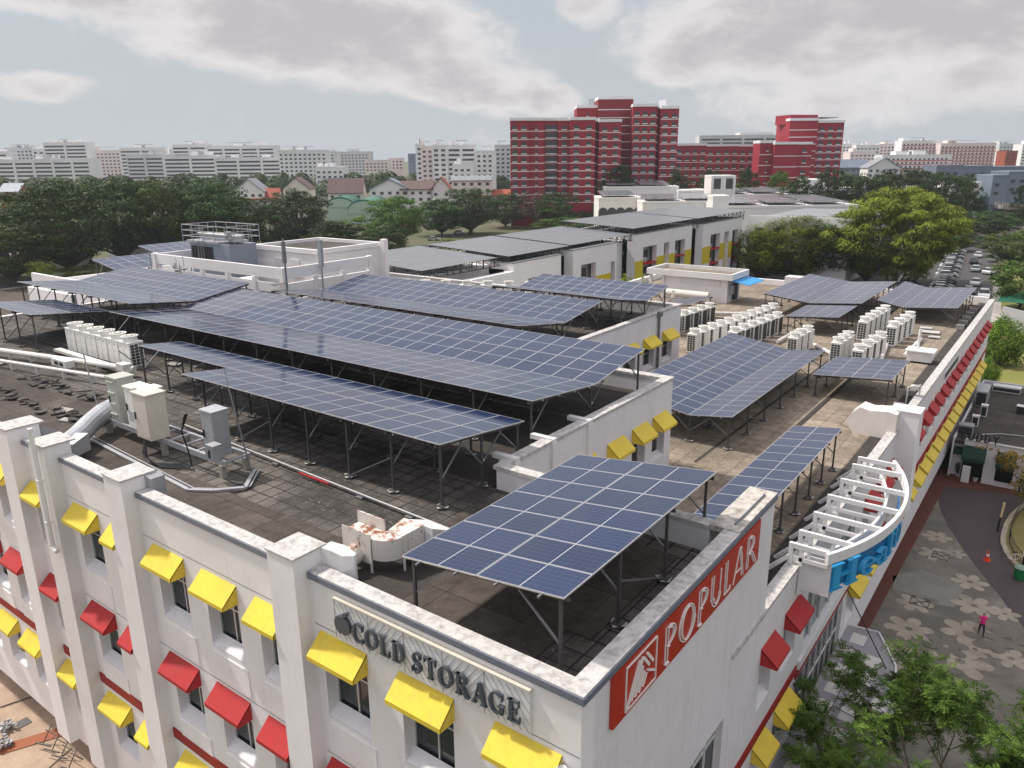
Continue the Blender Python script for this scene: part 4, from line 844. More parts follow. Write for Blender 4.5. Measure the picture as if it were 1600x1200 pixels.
for k in range(1,5): m.box(X0+(X1-X0)*k/5-.2,X0+(X1-X0)*k/5+.2,Y0-.16,Y0+.16,RU,16.25)
for k in range(1,3): m.box(X1-.16,X1+.16,Y0+(Y1-Y0)*k/3-.2,Y0+(Y1-Y0)*k/3+.2,RU,16.25)
m.build('columns', MT['wall'], sc)
m = MB()
for (a,b,w) in ((16.3,17.15,.22),(15.2,15.95,.2),(14.1,14.7,.2)):
    m.box(X0+.25,X1-.23,Y0-w/2,Y0+w/2,a,b); m.box(X1-w/2,X1+w/2,Y0+.23,Y1-.2,a,b)
m.box(-72,-52,Y1+3.3,Y1+3.55,17.3,18.2) if False else None
m.box(X0-.12,X0+.12,Y0+.25,44.0,16.3,17.15); m.build('beams', MT['wall'], sc)
m = MB(); m.box(X0,X1,Y0-.3,Y0+.3,RU,RU+.35); m.build('plinth', MT['wall2'], sc)
ct = thing('cooling_tower', 'grey cooling tower with railings and pipework on top beside the plant room', 'cooling tower', (-61,42.5,RU))
m = MB(); m.box(-66.2,-60.2,39.8,42.6,15.0,17.9); m.build('casing', paint('blue_grey_cladding',(.24,.27,.33),.5,(.12,.13,.15),.2,.3), ct)
m = MB()
for k in range(9): m.box(-66.0+k*.38,-65.72+k*.38,39.74,39.79,16.3,17.6)
m.build('louvres', MT['grille'], ct)
m = MB(); m.box(-66.4,-61.6,39.6,42.8,17.9,18.1)
for x in (-65.2,-63.4,-61.2): m.lathe((x,41.2,18.1),[(.75,0),(.7,.35),(.8,.4),(.8,.5),(.5,.55)],18)
m.build('fan_stacks', MT['duct'], ct)
m = MB()
for (a,b) in (((-66.6,39.4),(-60.0,39.4)),((-60.0,39.4),(-60.0,42.9)),((-60.0,42.9),(-66.6,42.9)),((-66.6,42.9),(-66.6,39.4))):
    for z in (18.5,19.0,19.5): m.tube((*a,z),(*b,z),.035,n=6)
    for k in range(4): q = Vector((*a,0)).lerp(Vector((*b,0)),k/4); m.tube((q.x,q.y,17.9),(q.x,q.y,19.5),.035,n=6)
for k in range(3): m.tube((-64.5+k*.4,39.5,15.2),(-64.5+k*.4,39.5,19.4),.03,n=6)
m.tube((-65,40,18.7),(-60.6,40,18.7),.12,n=10); m.lathe((-61,40.4,18.3),[(.3,0),(.3,.7)],12); m.build('guard_rails', MT['grey'], ct)
for i, (px_, base, top, lb) in enumerate(((452,450,371,'tall grey antenna pole strapped to the screen corner'),(517,445,372,'white flat panel antenna on a pole in front of the screen'),(250,428,388,'thin double pole at the left end of the screen'),(289,430,401,'small dish and camera cluster on the screen wall'))):
    q = [(-48.0,36.3),(-48.2,39.9),(-66.7,36.1),(-62.8,36.1)][i]
    m = MB(); zt = [19.4,17.2,17.3,16.6][i]; m.tube((*q,RU),(*q,zt),.07,n=8)
    if i == 0: m.box(q[0]-.12,q[0]+.12,q[1]-.1,q[1]+.1,17.6,19.2); m.lathe((q[0]-.8,q[1]-.5,15.9),[(.05,0),(.4,.12),(.38,.16)],14); m.bar((q[0],q[1],16.1),(q[0]-.8,q[1]-.5,16.0),.05)
    if i == 1: m.box(q[0]-.18,q[0]+.18,q[1]-.12,q[1]+.12,16.9,19.0); m.bar((q[0],q[1],14.2),(q[0]+.5,q[1]-.5,15.2),.06); m.box(q[0]-.3,q[0]+.9,q[1]-.7,q[1]-.2,RU,RU+.3)
    if i == 3:
        for a, b, z in ((.6,-.2,15.9),(1.2,-.3,15.6),(1.7,-.2,16.1)): m.lathe((q[0]+a,q[1]+b,z),[(.05,0),(.3,.15),(.28,.22)],12); m.bar((q[0],q[1],z),(q[0]+a,q[1]+b,z+.05),.05); m.tube((q[0]+a,q[1]+b,z),(q[0]+a,q[1]+b,z+1.2),.03,n=6)
    tag(m.build('antenna_mast', MT['grey'] if i else MT['galv']), lb, 'antenna')
# =================================================================== LOWER ROOF OBJECTS
sb = thing('stair_block', 'white rooftop stair block with overhanging flat roof and blue side canopy', 'stair block', (-34,81,RLW))
m = MB(); m.box(-37.4,-30.1,79.5,83.2,RLW,12.3); m.build('walls', MT['wall'], sb)
m = MB(); m.box(-39.4,-29.4,78.9,83.9,12.3,12.5); m.box(-39.4,-29.4,78.9,79.15,12.5,12.95); m.box(-39.4,-29.4,83.65,83.9,12.5,12.95); m.box(-39.4,-39.15,79.15,83.65,12.5,12.95); m.box(-29.65,-29.4,79.15,83.65,12.5,12.95); m.build('roof', MT['pwhite'], sb)
m = MB(); m.box(-39.1,-29.7,79.2,83.6,12.5,12.56); m.build('roof_gravel', MT['pav_low'], sb)
m = MB(); m.box(-39.2,-38.9,79.2,79.5,RLW,12.3); m.box(-37.6,-37.4,79.2,79.5,RLW,12.3); m.build('columns', MT['pwhite'], sb)
m = MB(); m.box(-35.6,-30.9,79.42,79.49,11.5,12.15); m.build('louvre', MT['wall2'], sb)
m = MB(); m.prism([(-29.6,79.2,12.2),(-29.6,79.2,12.26),(-27.6,79.2,11.95),(-27.6,79.2,11.89)],(0,4.6,0)); m.build('side_canopy', MT['blue'], sb)
m = MB(); m.box(-30.05,-29.7,80.0,80.6,RLW+.9,RLW+1.9); m.box(-30.05,-29.8,81,81.9,RLW+.2,RLW+2,1); m.build('meter_boxes', [MT['grey'], MT['grille']], sb)
m = MB(); m.lathe((-35.5,78.0,RLW+.4),[(.4,0),(.4,.8)],14); m.tube((-36.4,78,RLW+.9),(-31.5,78,RLW+.9),.4,n=14); m.tube((-31.5,78,RLW+.9),(-31.5,78,RLW),.3,n=12); tag(m.build('header_tank', MT['cream']), 'cream horizontal tank lying before the stair block', 'tank')
m = MB()
for k in range(2): m.box(-28+k*2.6,-25.7+k*2.6,92.2,93.8,RLW+.2,RLW+1.5)
tag(m.build('roof_chiller', MT['pwhite']), 'pair of low white chiller casings at the far edge of the lower roof', 'chiller')
m = MB(); m.box(-22.4,-19.4,90.2,91.6,RLW+.2,RLW+1.3); m.box(-22.3,-19.5,90.14,90.19,RLW+.3,RLW+1.1,1); tag(m.build('roof_chiller', [MT['pwhite'], MT['grille']]), 'white chiller with dark grilles behind the folded back canopy', 'chiller')
m = MB(); m.box(-9.6,-7.9,63.6,64.9,RLW+.15,RLW+.9); m.box(-9.75,-7.75,63.45,65.05,RLW+.9,RLW+.98); m.tube((-9.0,64.3,RLW+.98),(-9.0,64.3,RLW+2.5),.1,n=10); m.tube((-9.0,64.3,RLW+2.45),(-8.2,66,RLW+2.2),.07,n=8) if False else None
tag(m.build('exhaust_box', MT['pwhite']), 'white flat lidded exhaust box with a post near the long wall', 'vent')
for (a,b,lb) in (((-11.0,61.5),(-12.9,76.0),'white pipe between the two condenser rows'),((-9.9,64.5),(-9.9,71.5),'white pipe running back from the lidded exhaust box'),((-16.7,64.5),(-14.6,62.0),'white pipe joining the trio behind the folded canopy'),((-19.5,69.0),(-19.5,63.8),'grey pipe with a bend left of the flat middle canopy'),((-24,75),(-31,71.5),'white pipe crossing in front of the stair block')):
    m = MB(); p, q = Vector((*a,RLW+.25)), Vector((*b,RLW+.25)); m.tube(p,q,.15,n=10)
    for k in range(4): c = p.lerp(q,(k+.5)/4); m.box(c.x-.1,c.x+.1,c.y-.1,c.y+.1,RLW,RLW+.15)
    tag(m.build('service_pipe', MT['pipe']), lb, 'pipe', 'service pipes on the lower roof')
m = MB(); m.path([Vector((-7.55,52.2,RLW)),Vector((-7.55,52.2,RLW+1.15)),Vector((-6.95,52.9,RLW+1.2)),Vector((-6.95,52.9,ZL))],.05,8); m.box(-7.5,-7.0,52.7,53.2,RLW+.9,RLW+1.1); tag(m.build('gooseneck_pipe', MT['pipe']), 'white bent pipe standing in the gutter beside the long wall', 'pipe')
bk = 0
for k, (x,y) in enumerate([(-7.75,48.5),(-7.75,51.0),(-7.7,54.4),(-7.9,79),(-7.9,81.3),(-7.9,83.6),(-7.9,86),(-7.9,88.4),(-7.9,90.8)]):
    m = MB(); m.box(x-.3,x+.3,y-.2,y+.2,RLW,RLW+.38); tag(m.build('concrete_block', MT['concrete']), '%s pale concrete block from the near end of the line in the wall gutter' % ORD[k], 'block', 'concrete blocks in the gutter')
for k, (x,y,s) in enumerate([(-9.8,75.6,1.5),(-10.4,77.2,1.0),(-9.2,73.6,.9),(-17.5,64.6,.8)]):
    m = MB(); m.obox((x,y,RLW+.12),(s*.5,.05,0),(-.05,s*.35,0),(0,0,.04)); tag(m.build('loose_slab', MT['coping']), ['wide pale slab under the near edge of the far right canopy','pale slab in the shade of the far right canopy','pale slab beside the lidded exhaust box','pale slab on the open roof behind the folded canopy'][k], 'slab', 'loose slabs on the lower roof')
m = MB(); m.tube((-15.9,31.0,RLW+1.2),(-14.6,31.0,RLW+1.2),.02,n=5); 
wa = thing('wall_air_conditioner', 'small white air conditioner box under the yellow awnings of the wing wall', 'air conditioner', (-15,26.9,11.5))
m = MB(); m.box(-15.39,-14.85,26.55,27.45,11.35,12.1); m.build('casing', MT['ac'], wa); m = MB(); m.lathe((-14.86,27.0,11.4),[(.0,0),(.01,.01)],8); m.box(-14.84,-14.82,26.7,27.3,11.45,12.0); m.build('fan_grille', MT['grille'], wa)
# =================================================================== LETTERING (own stroke glyphs)
def PYy(x, y, Y):
    r = ray(x, y); return CAM + r*((Y-CAM.y)/r.y)
def ln(x0,y0,x1,y1,w):
    d = Vector((x1-x0,y1-y0)); n = Vector((-d.y,d.x)).normalized()*w/2
    return [[(x0-n.x,y0-n.y),(x1-n.x,y1-n.y),(x1+n.x,y1+n.y),(x0+n.x,y0+n.y)]]
def hb(x0,x1,y,w): return [[(x0,y-w/2),(x1,y-w/2),(x1,y+w/2),(x0,y+w/2)]]
def vb(x,y0,y1,w): return [[(x-w/2,y0),(x+w/2,y0),(x+w/2,y1),(x-w/2,y1)]]
def arc_(cx,cy,rx,ry,a0,a1,wt,wn,n=14):
    out = []; pr = None
    for i in range(n+1):
        a = R(a0+(a1-a0)*i/n); c, s = math.cos(a), math.sin(a); w = wn+(wt-wn)*c*c
        o = (cx+(rx)*c, cy+(ry)*s); q = (cx+(rx-w)*c, cy+(ry-w)*s)
        if pr: out.append([pr[1], pr[0], o, q])
        pr = (o, q)
    return out
T, H_, SF = .2, .075, .055
SERIF = {
 'C': (.86, arc_(.45,.5,.45,.5,48,312,T,H_)+vb(.80,.66,.98,.06)+vb(.80,.04,.26,.05)),
 'O': (.95, arc_(.475,.5,.475,.5,0,360,T,H_,24)),
 'L': (.78, vb(.24,0,1,T)+hb(.04,.46,.97,SF)+hb(.04,.74,.03,SF)+vb(.72,0,.30,.05)+ln(.55,.03,.72,.22,.07)),
 'D': (.95, vb(.24,0,1,T)+hb(.04,.5,.965,.07)+hb(.04,.5,.035,.07)+arc_(.45,.5,.47,.5,-90,90,T,.07)),
 'S': (.68, arc_(.34,.73,.30,.27,40,270,.14,H_)+arc_(.34,.27,.32,.27,-140,90,.15,H_)+vb(.58,.70,.97,.06)+vb(.06,.03,.30,.06)),
 'T': (.86, vb(.43,0,1,T)+hb(.04,.82,.965,.07)+hb(.24,.62,.03,SF)+vb(.06,.72,1,.05)+vb(.80,.72,1,.05)),
 'R': (.94, vb(.24,0,1,T)+hb(.04,.5,.965,.07)+hb(.04,.44,.03,SF)+arc_(.44,.73,.34,.27,-90,90,.17,.07)+hb(.3,.5,.49,.07)+ln(.45,.48,.78,.02,.19)+hb(.68,.94,.03,SF)),
 'A': (.94, ln(.14,.02,.46,1,.08)+ln(.46,1,.78,.02,.2)+hb(.24,.68,.32,.07)+hb(0,.30,.03,SF)+hb(.56,.94,.03,SF)),
 'G': (.93, arc_(.45,.5,.45,.5,48,318,T,H_)+vb(.80,.66,.98,.06)+vb(.76,.04,.42,.17)+hb(.58,.92,.42,SF)),
 'E': (.80, vb(.24,0,1,T)+hb(.04,.72,.965,.07)+hb(.04,.74,.035,.07)+hb(.3,.56,.51,.07)+vb(.70,.74,1,.05)+vb(.73,0,.28,.05)+vb(.56,.38,.64,.05)),
 'H': (.98, vb(.22,0,1,T)+vb(.76,0,1,T)+hb(.22,.76,.52,.08)+hb(.04,.42,.97,SF)+hb(.04,.42,.03,SF)+hb(.58,.96,.97,SF)+hb(.58,.96,.03,SF)),
 'e': (.66, arc_(.33,.34,.31,.34,0,320,.14,.07)+hb(.1,.62,.38,.07)),
 'a': (.66, arc_(.28,.2,.24,.2,60,300,.13,.06)+vb(.48,0,.52,.14)+arc_(.31,.46,.24,.22,0,150,.12,.07)+hb(.42,.64,.03,SF)),
 'l': (.36, vb(.18,0,1.02,.15)+hb(.02,.34,.03,SF)+hb(.02,.18,1.0,SF)),
 't': (.44, vb(.2,.05,.88,.15)+hb(.02,.42,.64,.06)+arc_(.32,.14,.18,.14,180,300,.12,.06)),
 'h': (.70, vb(.18,0,1.02,.15)+arc_(.36,.44,.24,.22,0,150,.14,.07)+vb(.53,0,.46,.14)+hb(.02,.34,.03,SF)+hb(.40,.68,.03,SF)),
}
def dbl(x,y0,y1): return vb(x-.06,y0,y1,.026)+vb(x+.06,y0,y1,.026)
def darc(cx,cy,rx,ry,a0,a1): return arc_(cx,cy,rx,ry,a0,a1,.03,.03,18)+arc_(cx,cy,rx-.11,ry-.04,a0,a1,.03,.02,18)
THIN = {
 'P': (.56, dbl(.12,0,1)+darc(.2,.73,.33,.27,-90,90)+hb(.12,.2,.985,.03)+hb(.12,.2,.475,.03)+hb(.04,.2,.015,.03)),
 'O': (.84, darc(.42,.5,.42,.5,0,360)),
 'U': (.70, dbl(.12,.3,1)+vb(.60,.3,1,.03)+arc_(.36,.3,.255,.3,180,360,.03,.03,14)+arc_(.39,.32,.18,.26,180,360,.03,.02,14)),
 'L': (.46, dbl(.12,0,1)+hb(.06,.44,.02,.035)+ln(.38,.02,.46,.12,.03)),
 'A': (.72, ln(.04,0,.36,1,.035)+ln(.36,1,.60,0,.03)+ln(.44,1,.70,0,.03)+hb(.14,.56,.3,.03)+hb(.36,.44,.985,.03)),
 'R': (.66, dbl(.12,0,1)+darc(.2,.73,.33,.27,-90,90)+hb(.12,.2,.985,.03)+hb(.12,.2,.475,.03)+ln(.24,.47,.58,0,.03)+ln(.34,.47,.68,0,.03)),
}
BLK = {'B': (.62, vb(.09,0,1,.16)+arc_(.28,.75,.28,.25,-90,90,.14,.12)+arc_(.3,.25,.3,.25,-90,90,.14,.12)+hb(.09,.3,.94,.12)+hb(.09,.3,.5,.12)+hb(.09,.3,.06,.12)),
 'U': (.66, vb(.09,.28,1,.16)+vb(.57,.28,1,.16)+arc_(.33,.3,.32,.3,180,360,.16,.14)),
 'D': (.66, vb(.09,0,1,.16)+arc_(.28,.5,.36,.5,-90,90,.15,.13)+hb(.09,.3,.94,.12)+hb(.09,.3,.06,.12)),
 'Y': (.66, vb(.33,0,.5,.16)+ln(.33,.45,.07,1,.15)+ln(.33,.45,.59,1,.15)),
 'c': (.56, arc_(.3,.34,.27,.3,50,310,.12,.1)), 'a': (.6, arc_(.27,.32,.24,.3,0,360,.12,.1)+vb(.52,.02,.6,.12)), 'f': (.4, vb(.18,-.1,.8,.12)+hb(.0,.38,.6,.1)+arc_(.3,.8,.17,.2,60,180,.11,.1)),
 'e': (.56, arc_(.3,.34,.27,.3,0,310,.12,.1)+hb(.08,.54,.36,.1)), 's': (.5, arc_(.24,.48,.18,.16,30,270,.1,.1)+arc_(.24,.18,.2,.17,-150,90,.1,.1)), "'": (.2, vb(.1,.7,1,.1))}
def text(mb, s, glyphs, h, fmap, thick, gap=.12, sx=1.0, mi=0, space=.5):
    """fmap(u, v, d): u along, v up, d outwards (metres)"""
    u = 0
    for ch in s:
        if ch == ' ': u += space*h*sx; continue
        w, polys = glyphs[ch]
        for kk, p in enumerate(polys):
            f = [fmap(u+x*h*sx, y*h, thick+kk*.0011) for x, y in p]; b = [fmap(u+x*h*sx, y*h, 0.0) for x, y in p]; n = len(p)
            mb.add(f+b, [tuple(range(n)), tuple(range(2*n-1,n-1,-1))]+[(i,n+i,n+(i+1)%n,(i+1)%n) for i in range(n)], mi)
        u += (w+gap)*h*sx
    return u
def twidth(s, g, h, gap=.12, sx=1.0, space=.5): return sum((space if c == ' ' else g[c][0]+gap)*h*sx for c in s)-gap*h*sx
# front sign
cs = thing('letter_sign', 'grey raised COLD STORAGE lettering with an apple on a grooved white board', 'sign', (-11.1, YF, 13.5))
X_0, X_1, Z_0, Z_1 = -14.22, -8.0, 12.93, 14.08
m = MB(); m.box(X_0,X_1,YF-.10,YF-.001,Z_0,Z_1); m.build('sign_board', MT['pwhite'], cs)
m = MB(); k = 0
nseg = 5; sw = (X_1-X_0)/nseg
for s in range(nseg):
    a = X_0+s*sw
    m.bar((a,YF-.103,Z_0),(a,YF-.103,Z_1),.02,.008)
    for q in range(-6, 7):
        off = q*.26
        # clipped diagonals alternating direction
        sgn = 1 if s % 2 else -1; pts = []
        for t in [i/30 for i in range(31)]:
            x = a+sw*t; z = (Z_0+Z_1)/2+sgn*(x-a-sw/2)*1.25+off
            if Z_0+.01 < z < Z_1-.01: pts.append((x,z))
        if len(pts) > 2: m.bar((pts[0][0],YF-.103,pts[0][1]),(pts[-1][0],YF-.103,pts[-1][1]),.008,.018,up=(0,1,0))
m.build('grooves', MT['grey'], cs)
m = MB(); m.box(X_0-.02,X_1+.02,YF-.13,YF-.001,Z_1,Z_1+.04); m.build('top_trim', MT['beige'], cs)
fm = lambda x0,z0: (lambda u,v,d: (x0+u, YF-.105-d-.05, z0+v))
def letters(name, s, glyphs, h, x0, z0, thick, mat, parent, gap, sx, space=.5, mapf=None):
    u = 0
    for ch in s:
        if ch == ' ': u += space*h*sx; continue
        m = MB(); uu = u; mf = mapf or fm(x0,z0); text(m, ch, glyphs, h, lambda a,b,d: mf(a+uu,b,d), thick, gap, sx); m.build(name, mat, parent); u += (glyphs[ch][0]+gap)*h*sx
hh = .56; wtot = twidth('COLD STORAGE', SERIF, hh, .13, 1, .42); sxx = 5.28/wtot
letters('raised_letter', 'COLD STORAGE', SERIF, hh, -13.45, 13.21, .07, MT['signgrey'], cs, .13, sxx, .42)
m = MB(); cx, cz = -13.86, 13.46; pts = []
for i in range(28):
    a = 2*math.pi*i/28; r = .255*(1+.13*abs(math.cos(a))-.10*math.exp(-((a-math.pi/2)**2)*6)-.08*math.exp(-((a-1.5*math.pi)**2)*8)); pts.append((cx+r*math.cos(a), YF-.2, cz+r*math.sin(a)*1.06))
m.prism(pts,(0,.09,0)); m.prism([(cx+.01,YF-.2,cz+.24),(cx+.06,YF-.2,cz+.38),(cx+.24,YF-.2,cz+.45),(cx+.16,YF-.2,cz+.30)],(0,.09,0)); m.build('apple_emblem', MT['signgrey'], cs)
# popular sign
ps = thing('letter_sign', 'long red sign board with white POPULAR lettering on the side wall', 'sign', (XE, 17.2, 13.5))
m = MB(); m.box(XE+.001,XE+.10,12.58,21.8,12.86,14.26); m.build('sign_board', MT['signred'], ps)
mp = lambda y0,z0: (lambda u,v,d: (XE+.102+d+.0, y0+u, z0+v))
hp = 1.04; wp = twidth('POPULAR', THIN, hp, .14); sx = 6.35/wp
letters('raised_letter', 'POPULAR', THIN, hp, 0, 0, .025, MT['signwhite'], ps, .14, sx, mapf=mp(15.05,13.03))
m = MB(); F = mp(13.12,12.98)
def outl(pts, w):
    for (a,b),(c,d) in zip(pts, pts[1:]+pts[:1]):
        for poly in ln(a,b,c,d,w): 
            f = [F(x,y,.03) for x,y in poly]; bk_ = [F(x,y,0) for x,y in poly]; m.add(f+bk_, [(0,1,2,3),(7,6,5,4),(0,4,5,1),(1,5,6,2),(2,6,7,3),(3,7,4,0)])
outl([(0,0),(1.5,0),(1.5,1.16),(0,1.16)], .03)
for k,(a,b,c,d,w) in enumerate(((.06,.06,.62,1.02,.06),(.24,.16,.76,1.02,.075),(.42,.16,.78,.78,.075),(.60,.16,.86,.60,.075),(.80,.20,.98,.48,.06),(.80,.98,1.10,.62,.075),(.98,1.0,1.30,.62,.075),(1.02,.52,1.40,.30,.05))):
    for poly in ln(a,b,c,d,w):
        f = [F(x,y,.045) for x,y in poly]; bk_ = [F(x,y,0) for x,y in poly]; m.add(f+bk_, [(0,1,2,3),(7,6,5,4),(0,4,5,1),(1,5,6,2),(2,6,7,3),(3,7,4,0)])
m.build('emblem', MT['signwhite'], ps)
# faint lettered shop sign far along the long wall
fs = thing('letter_sign', 'small dark lettered sign high on the long east wall above the red awnings', 'sign', (XE, 65, 9.4))
m = MB(); m.box(XE+.001,XE+.04,62.0,69.5,9.0,9.62); m.build('sign_board', MT['wall2'], fs)
m = MB(); u = 0
for k in range(9): m.box(XE+.041,XE+.08,62.4+k*.76,62.9+k*.76,9.1,9.5)
m.build('raised_letters', MT['signgrey'], fs)
# =================================================================== PERGOLA WITH BLUE LETTERS
pg = thing('pergola', 'curved white steel pergola over the east entrance', 'pergola', (-6, 32.5, ZL))
CX, CY, RA = -16.05, 32.6, 11.75
ax = lambda y, r: CX+math.sqrt(max(0, r*r-(y-CY)**2))
def arcbar(mb, r, y0, y1, z, w, h, n=22):
    q = None
    for i in range(n+1):
        y = y0+(y1-y0)*i/n; p = (ax(y, r), y, z)
        if q: mb.bar(q, p, w, h)
        q = p
m = MB(); arcbar(m, RA, 26.95, 38.1, 10.82, .14, .42); m.build('outer_fascia', MT['pwhite'], pg)
m = MB(); arcbar(m, RA-.75, 28.3, 37.0, 10.45, .10, .30); m.build('inner_arc', MT['pwhite'], pg)
for i, y in enumerate((27.1,28.3,30.25,32.3,34.4,36.5,37.6)):
    m = MB(); xo = ax(y, RA)-.05
    m.bar((-7.1,y,10.95),(xo,y,10.95),.13,.2); m.bar((-7.05,y,10.45),(xo if i in (0,6) else ax(y,RA-.75),y,10.45),.12,.16)
    m.box(-7.15,-7.0,y-.07,y+.07,ZL-.35,11.04); m.box(-6.75,-6.62,y-.06,y+.06,ZL,10.9); m.box(xo-.75,xo-.63,y-.05,y+.05,10.4,10.9)
    m.bar((-7.1,y,10.5),(-7.9,y-.35,RLW+.02),.1,.14); m.build('cross_beam', MT['pwhite'], pg)
m = MB(); m.box(-6.58,ax(27.25,RA)-.02,27.2,27.26,9.15,10.62); m.build('end_panel', MT['wall2'], pg)
m = MB(); m.box(-6.72,-6.58,27.12,27.28,8.95,10.45); m.build('hanger', MT['pwhite'], pg)
hl_ = thing('letter_sign', 'large blue Health lettering on a curved panel below the white pergola', 'sign', (-5, 30.5, 9.8))
m = MB()
q = None
for i in range(17):
    y = 27.3+i*.5; x = ax(y, RA)-.22; pt = (x,y)
    if q: m.add([(q[0],q[1],9.35),(pt[0],pt[1],9.35),(pt[0],pt[1],10.5),(q[0],q[1],10.5),(q[0]-.05,q[1],9.35),(pt[0]-.05,pt[1],9.35),(pt[0]-.05,pt[1],10.5),(q[0]-.05,q[1],10.5)],[(0,1,2,3),(7,6,5,4),(3,2,6,7),(0,4,5,1)])
    q = pt
m.build('sign_panel', plain('deep_blue_panel',(.0,.12,.30),.4), hl_)
def am(u, v, d):
    y = 27.25+u; x = ax(y, RA)-.2+d; return (x, y, 9.3+v)
wt_ = twidth('Health', SERIF, 1.08, .06); letters('raised_letter', 'Health', SERIF, 1.08, 0, 0, .16, MT['signblue'], hl_, .06, 6.9/wt_, mapf=am)
# =================================================================== CURVED ENTRANCE CANOPY
cn = thing('entrance_canopy', 'flat grey curved entrance canopy with pale translucent squares', 'canopy', (-5.2, 32, 1.5))
out = [(XE,24.2),(-5.7,24.9),(-4.55,26.4),(-3.85,28.4),(-3.5,30.8),(-3.52,33.4),(-4.05,36.0),(-4.7,37.3),(-5.3,38.4),(XE,38.2)]
m = MB(); m.prism([(x,y,1.42) for x,y in out],(0,0,.1)); m.build('slab', paint('grey_canopy_frame',(.30,.285,.31),.6,(.2,.19,.2),.3,0), cn)
def inside(x, y):
    c = False
    for (x0,y0),(x1,y1) in zip(out, out[1:]+out[:1]):
        if (y0 > y) != (y1 > y) and x < (x1-x0)*(y-y0)/(y1-y0)+x0: c = not c
    return c
pm_ = plain('translucent_white_panel', (.62,.59,.57), .35)
for i in range(3):
    for j in range(9):
        x0 = -6.35+i*.98; y0 = 24.6+j*1.52; pts = [(x0,y0),(x0+.68,y0),(x0+.68,y0+.95),(x0,y0+.95)]
        if all(inside(a,b) for a,b in pts): m = MB(); m.box(x0,x0+.68,y0,y0+.95,1.515,1.535); m.build('roof_panel', pm_, cn)
m = MB()
for a, b in zip(out[:-1], out[1:]): m.bar((a[0],a[1],1.5),(b[0],b[1],1.5),.08,.2)
m.build('rim', MT['pwhite'], cn)
for k, (w_, c_) in enumerate((((XE,37.0,4.2),(-4.35,35.4,1.6)),((XE,28.3,4.2),(-4.6,26.9,1.6)))):
    m = MB(); m.tube(w_, c_, .03, n=6); m.build('tie_rod', MT['black'], cn)
m = MB(); m.path([Vector((-5.95,36.2,1.6)),Vector((-5.7,33.6,1.6)),Vector((-5.7,31.3,1.6)),Vector((-5.9,29.0,1.6)),Vector((-5.5,27.3,1.6))],.02,5)
for y in (33.6,31.3,29.0): m.tube((-5.7,y,1.6),(-4.6,y-.3,1.62),.02,n=5)
m.build('cable_runs', MT['black'], cn)
for k,(x,y,lb) in enumerate(((-4.55,33.2,'black spotlight on the entrance canopy, farther of two'),(-4.55,30.9,'black spotlight on the entrance canopy, nearer of two'))):
    m = MB(); m.obox((x,y,1.75),(.16,.03,.05),(-.03,.1,0),(0,0,.07)); m.tube((x,y,1.54),(x,y,1.75),.03,n=6); m.lathe((x+.1,y+.1,1.6),[(.08,0),(.12,.12),(.05,.2)],10); tag(m.build('spotlight', MT['black']), lb, 'spotlight', 'spotlights on the entrance canopy')
# =================================================================== PLAZA OBJECTS
def person(label, p, rz, top, bottom, skin=(.42,.24,.16), h=1.62, hair=(.02,.015,.012), arm=0):
    root = thing('person', label, 'person', (p[0],p[1],GZ), rz)
    me = bpy.data.meshes.new('body'); J = {}
    vs = []; rs = []; es = []
    def jt(n, co, r, par=None):
        J[n] = len(vs); vs.append(Vector(co)*h/1.7); rs.append(r*h/1.7)
        if par is not None: es.append((J[par], J[n]))
    jt('pelvis',(0,0,.93),.125); jt('waist',(0,.0,1.08),.115,'pelvis'); jt('chest',(0,0,1.28),.135,'waist'); jt('neck',(0,-.01,1.46),.055,'chest'); jt('headb',(0,-.02,1.54),.075,'neck'); jt('head',(0,-.015,1.64),.092,'headb')
    for s, st in ((1,1),(-1,-1)):
        n = 'R' if s > 0 else 'L'
        jt('sh'+n,(.16*s,0,1.40),.055,'chest'); jt('el'+n,(.24*s,.05*st,1.13),.042,'sh'+n); jt('wr'+n,(.22*s,-.10*st-.04,.92),.03,'el'+n); jt('hd'+n,(.22*s,-.13*st-.05,.84),.028,'wr'+n)
        jt('hp'+n,(.085*s,0,.88),.095,'pelvis'); jt('kn'+n,(.10*s,-.10*st-.02,.48),.062,'hp'+n); jt('an'+n,(.09*s,-.02+(-.16 if s>0 else .24),.09),.038,'kn'+n); jt('to'+n,(.09*s,-.14+(-.16 if s>0 else .24),.035),.033,'an'+n)
    me.from_pydata(vs, es, []); o = bpy.data.objects.new('body', me); COL.objects.link(o)
    o.modifiers.new('s','SKIN'); o.modifiers.new('d','SUBSURF').levels = 2
    for i, sv in enumerate(me.skin_vertices[0].data): sv.radius = (rs[i], rs[i]*.85); sv.use_root = (i == 0)
    dg = bpy.context.evaluated_depsgraph_get(); em = bpy.data.meshes.new_from_object(o.evaluated_get(dg)); o.modifiers.clear(); o.data = em; em.name = 'body'
    mats = [plain('skin', skin, .5, 0, .02), plain('shirt', top, .8, 0, .05), plain('trousers', bottom, .8, 0, .15), plain('hair', hair, .6)]
    for q in mats: em.materials.append(q)
    k = h/1.7
    for f in em.polygons:
        c = f.center/k; ax_ = abs(c.x)
        f.material_index = 3 if (c.z > 1.60 and c.y > -.06) or c.z > 1.70 else 0 if c.z > 1.45 or (ax_ > .17 and c.z < 1.27) or c.z < .10 else 1 if c.z > .93 else 2
        f.use_smooth = True
    o.parent = root; return root
person('woman in a bright pink top and black trousers walking on the flower plaza', (-1.22,46.3), R(15), (.75,.02,.22), (.02,.02,.025))
person('person in black standing on the lawn beyond the round bush', (-6.75,141), R(200), (.02,.02,.02), (.02,.02,.03), h=1.7)
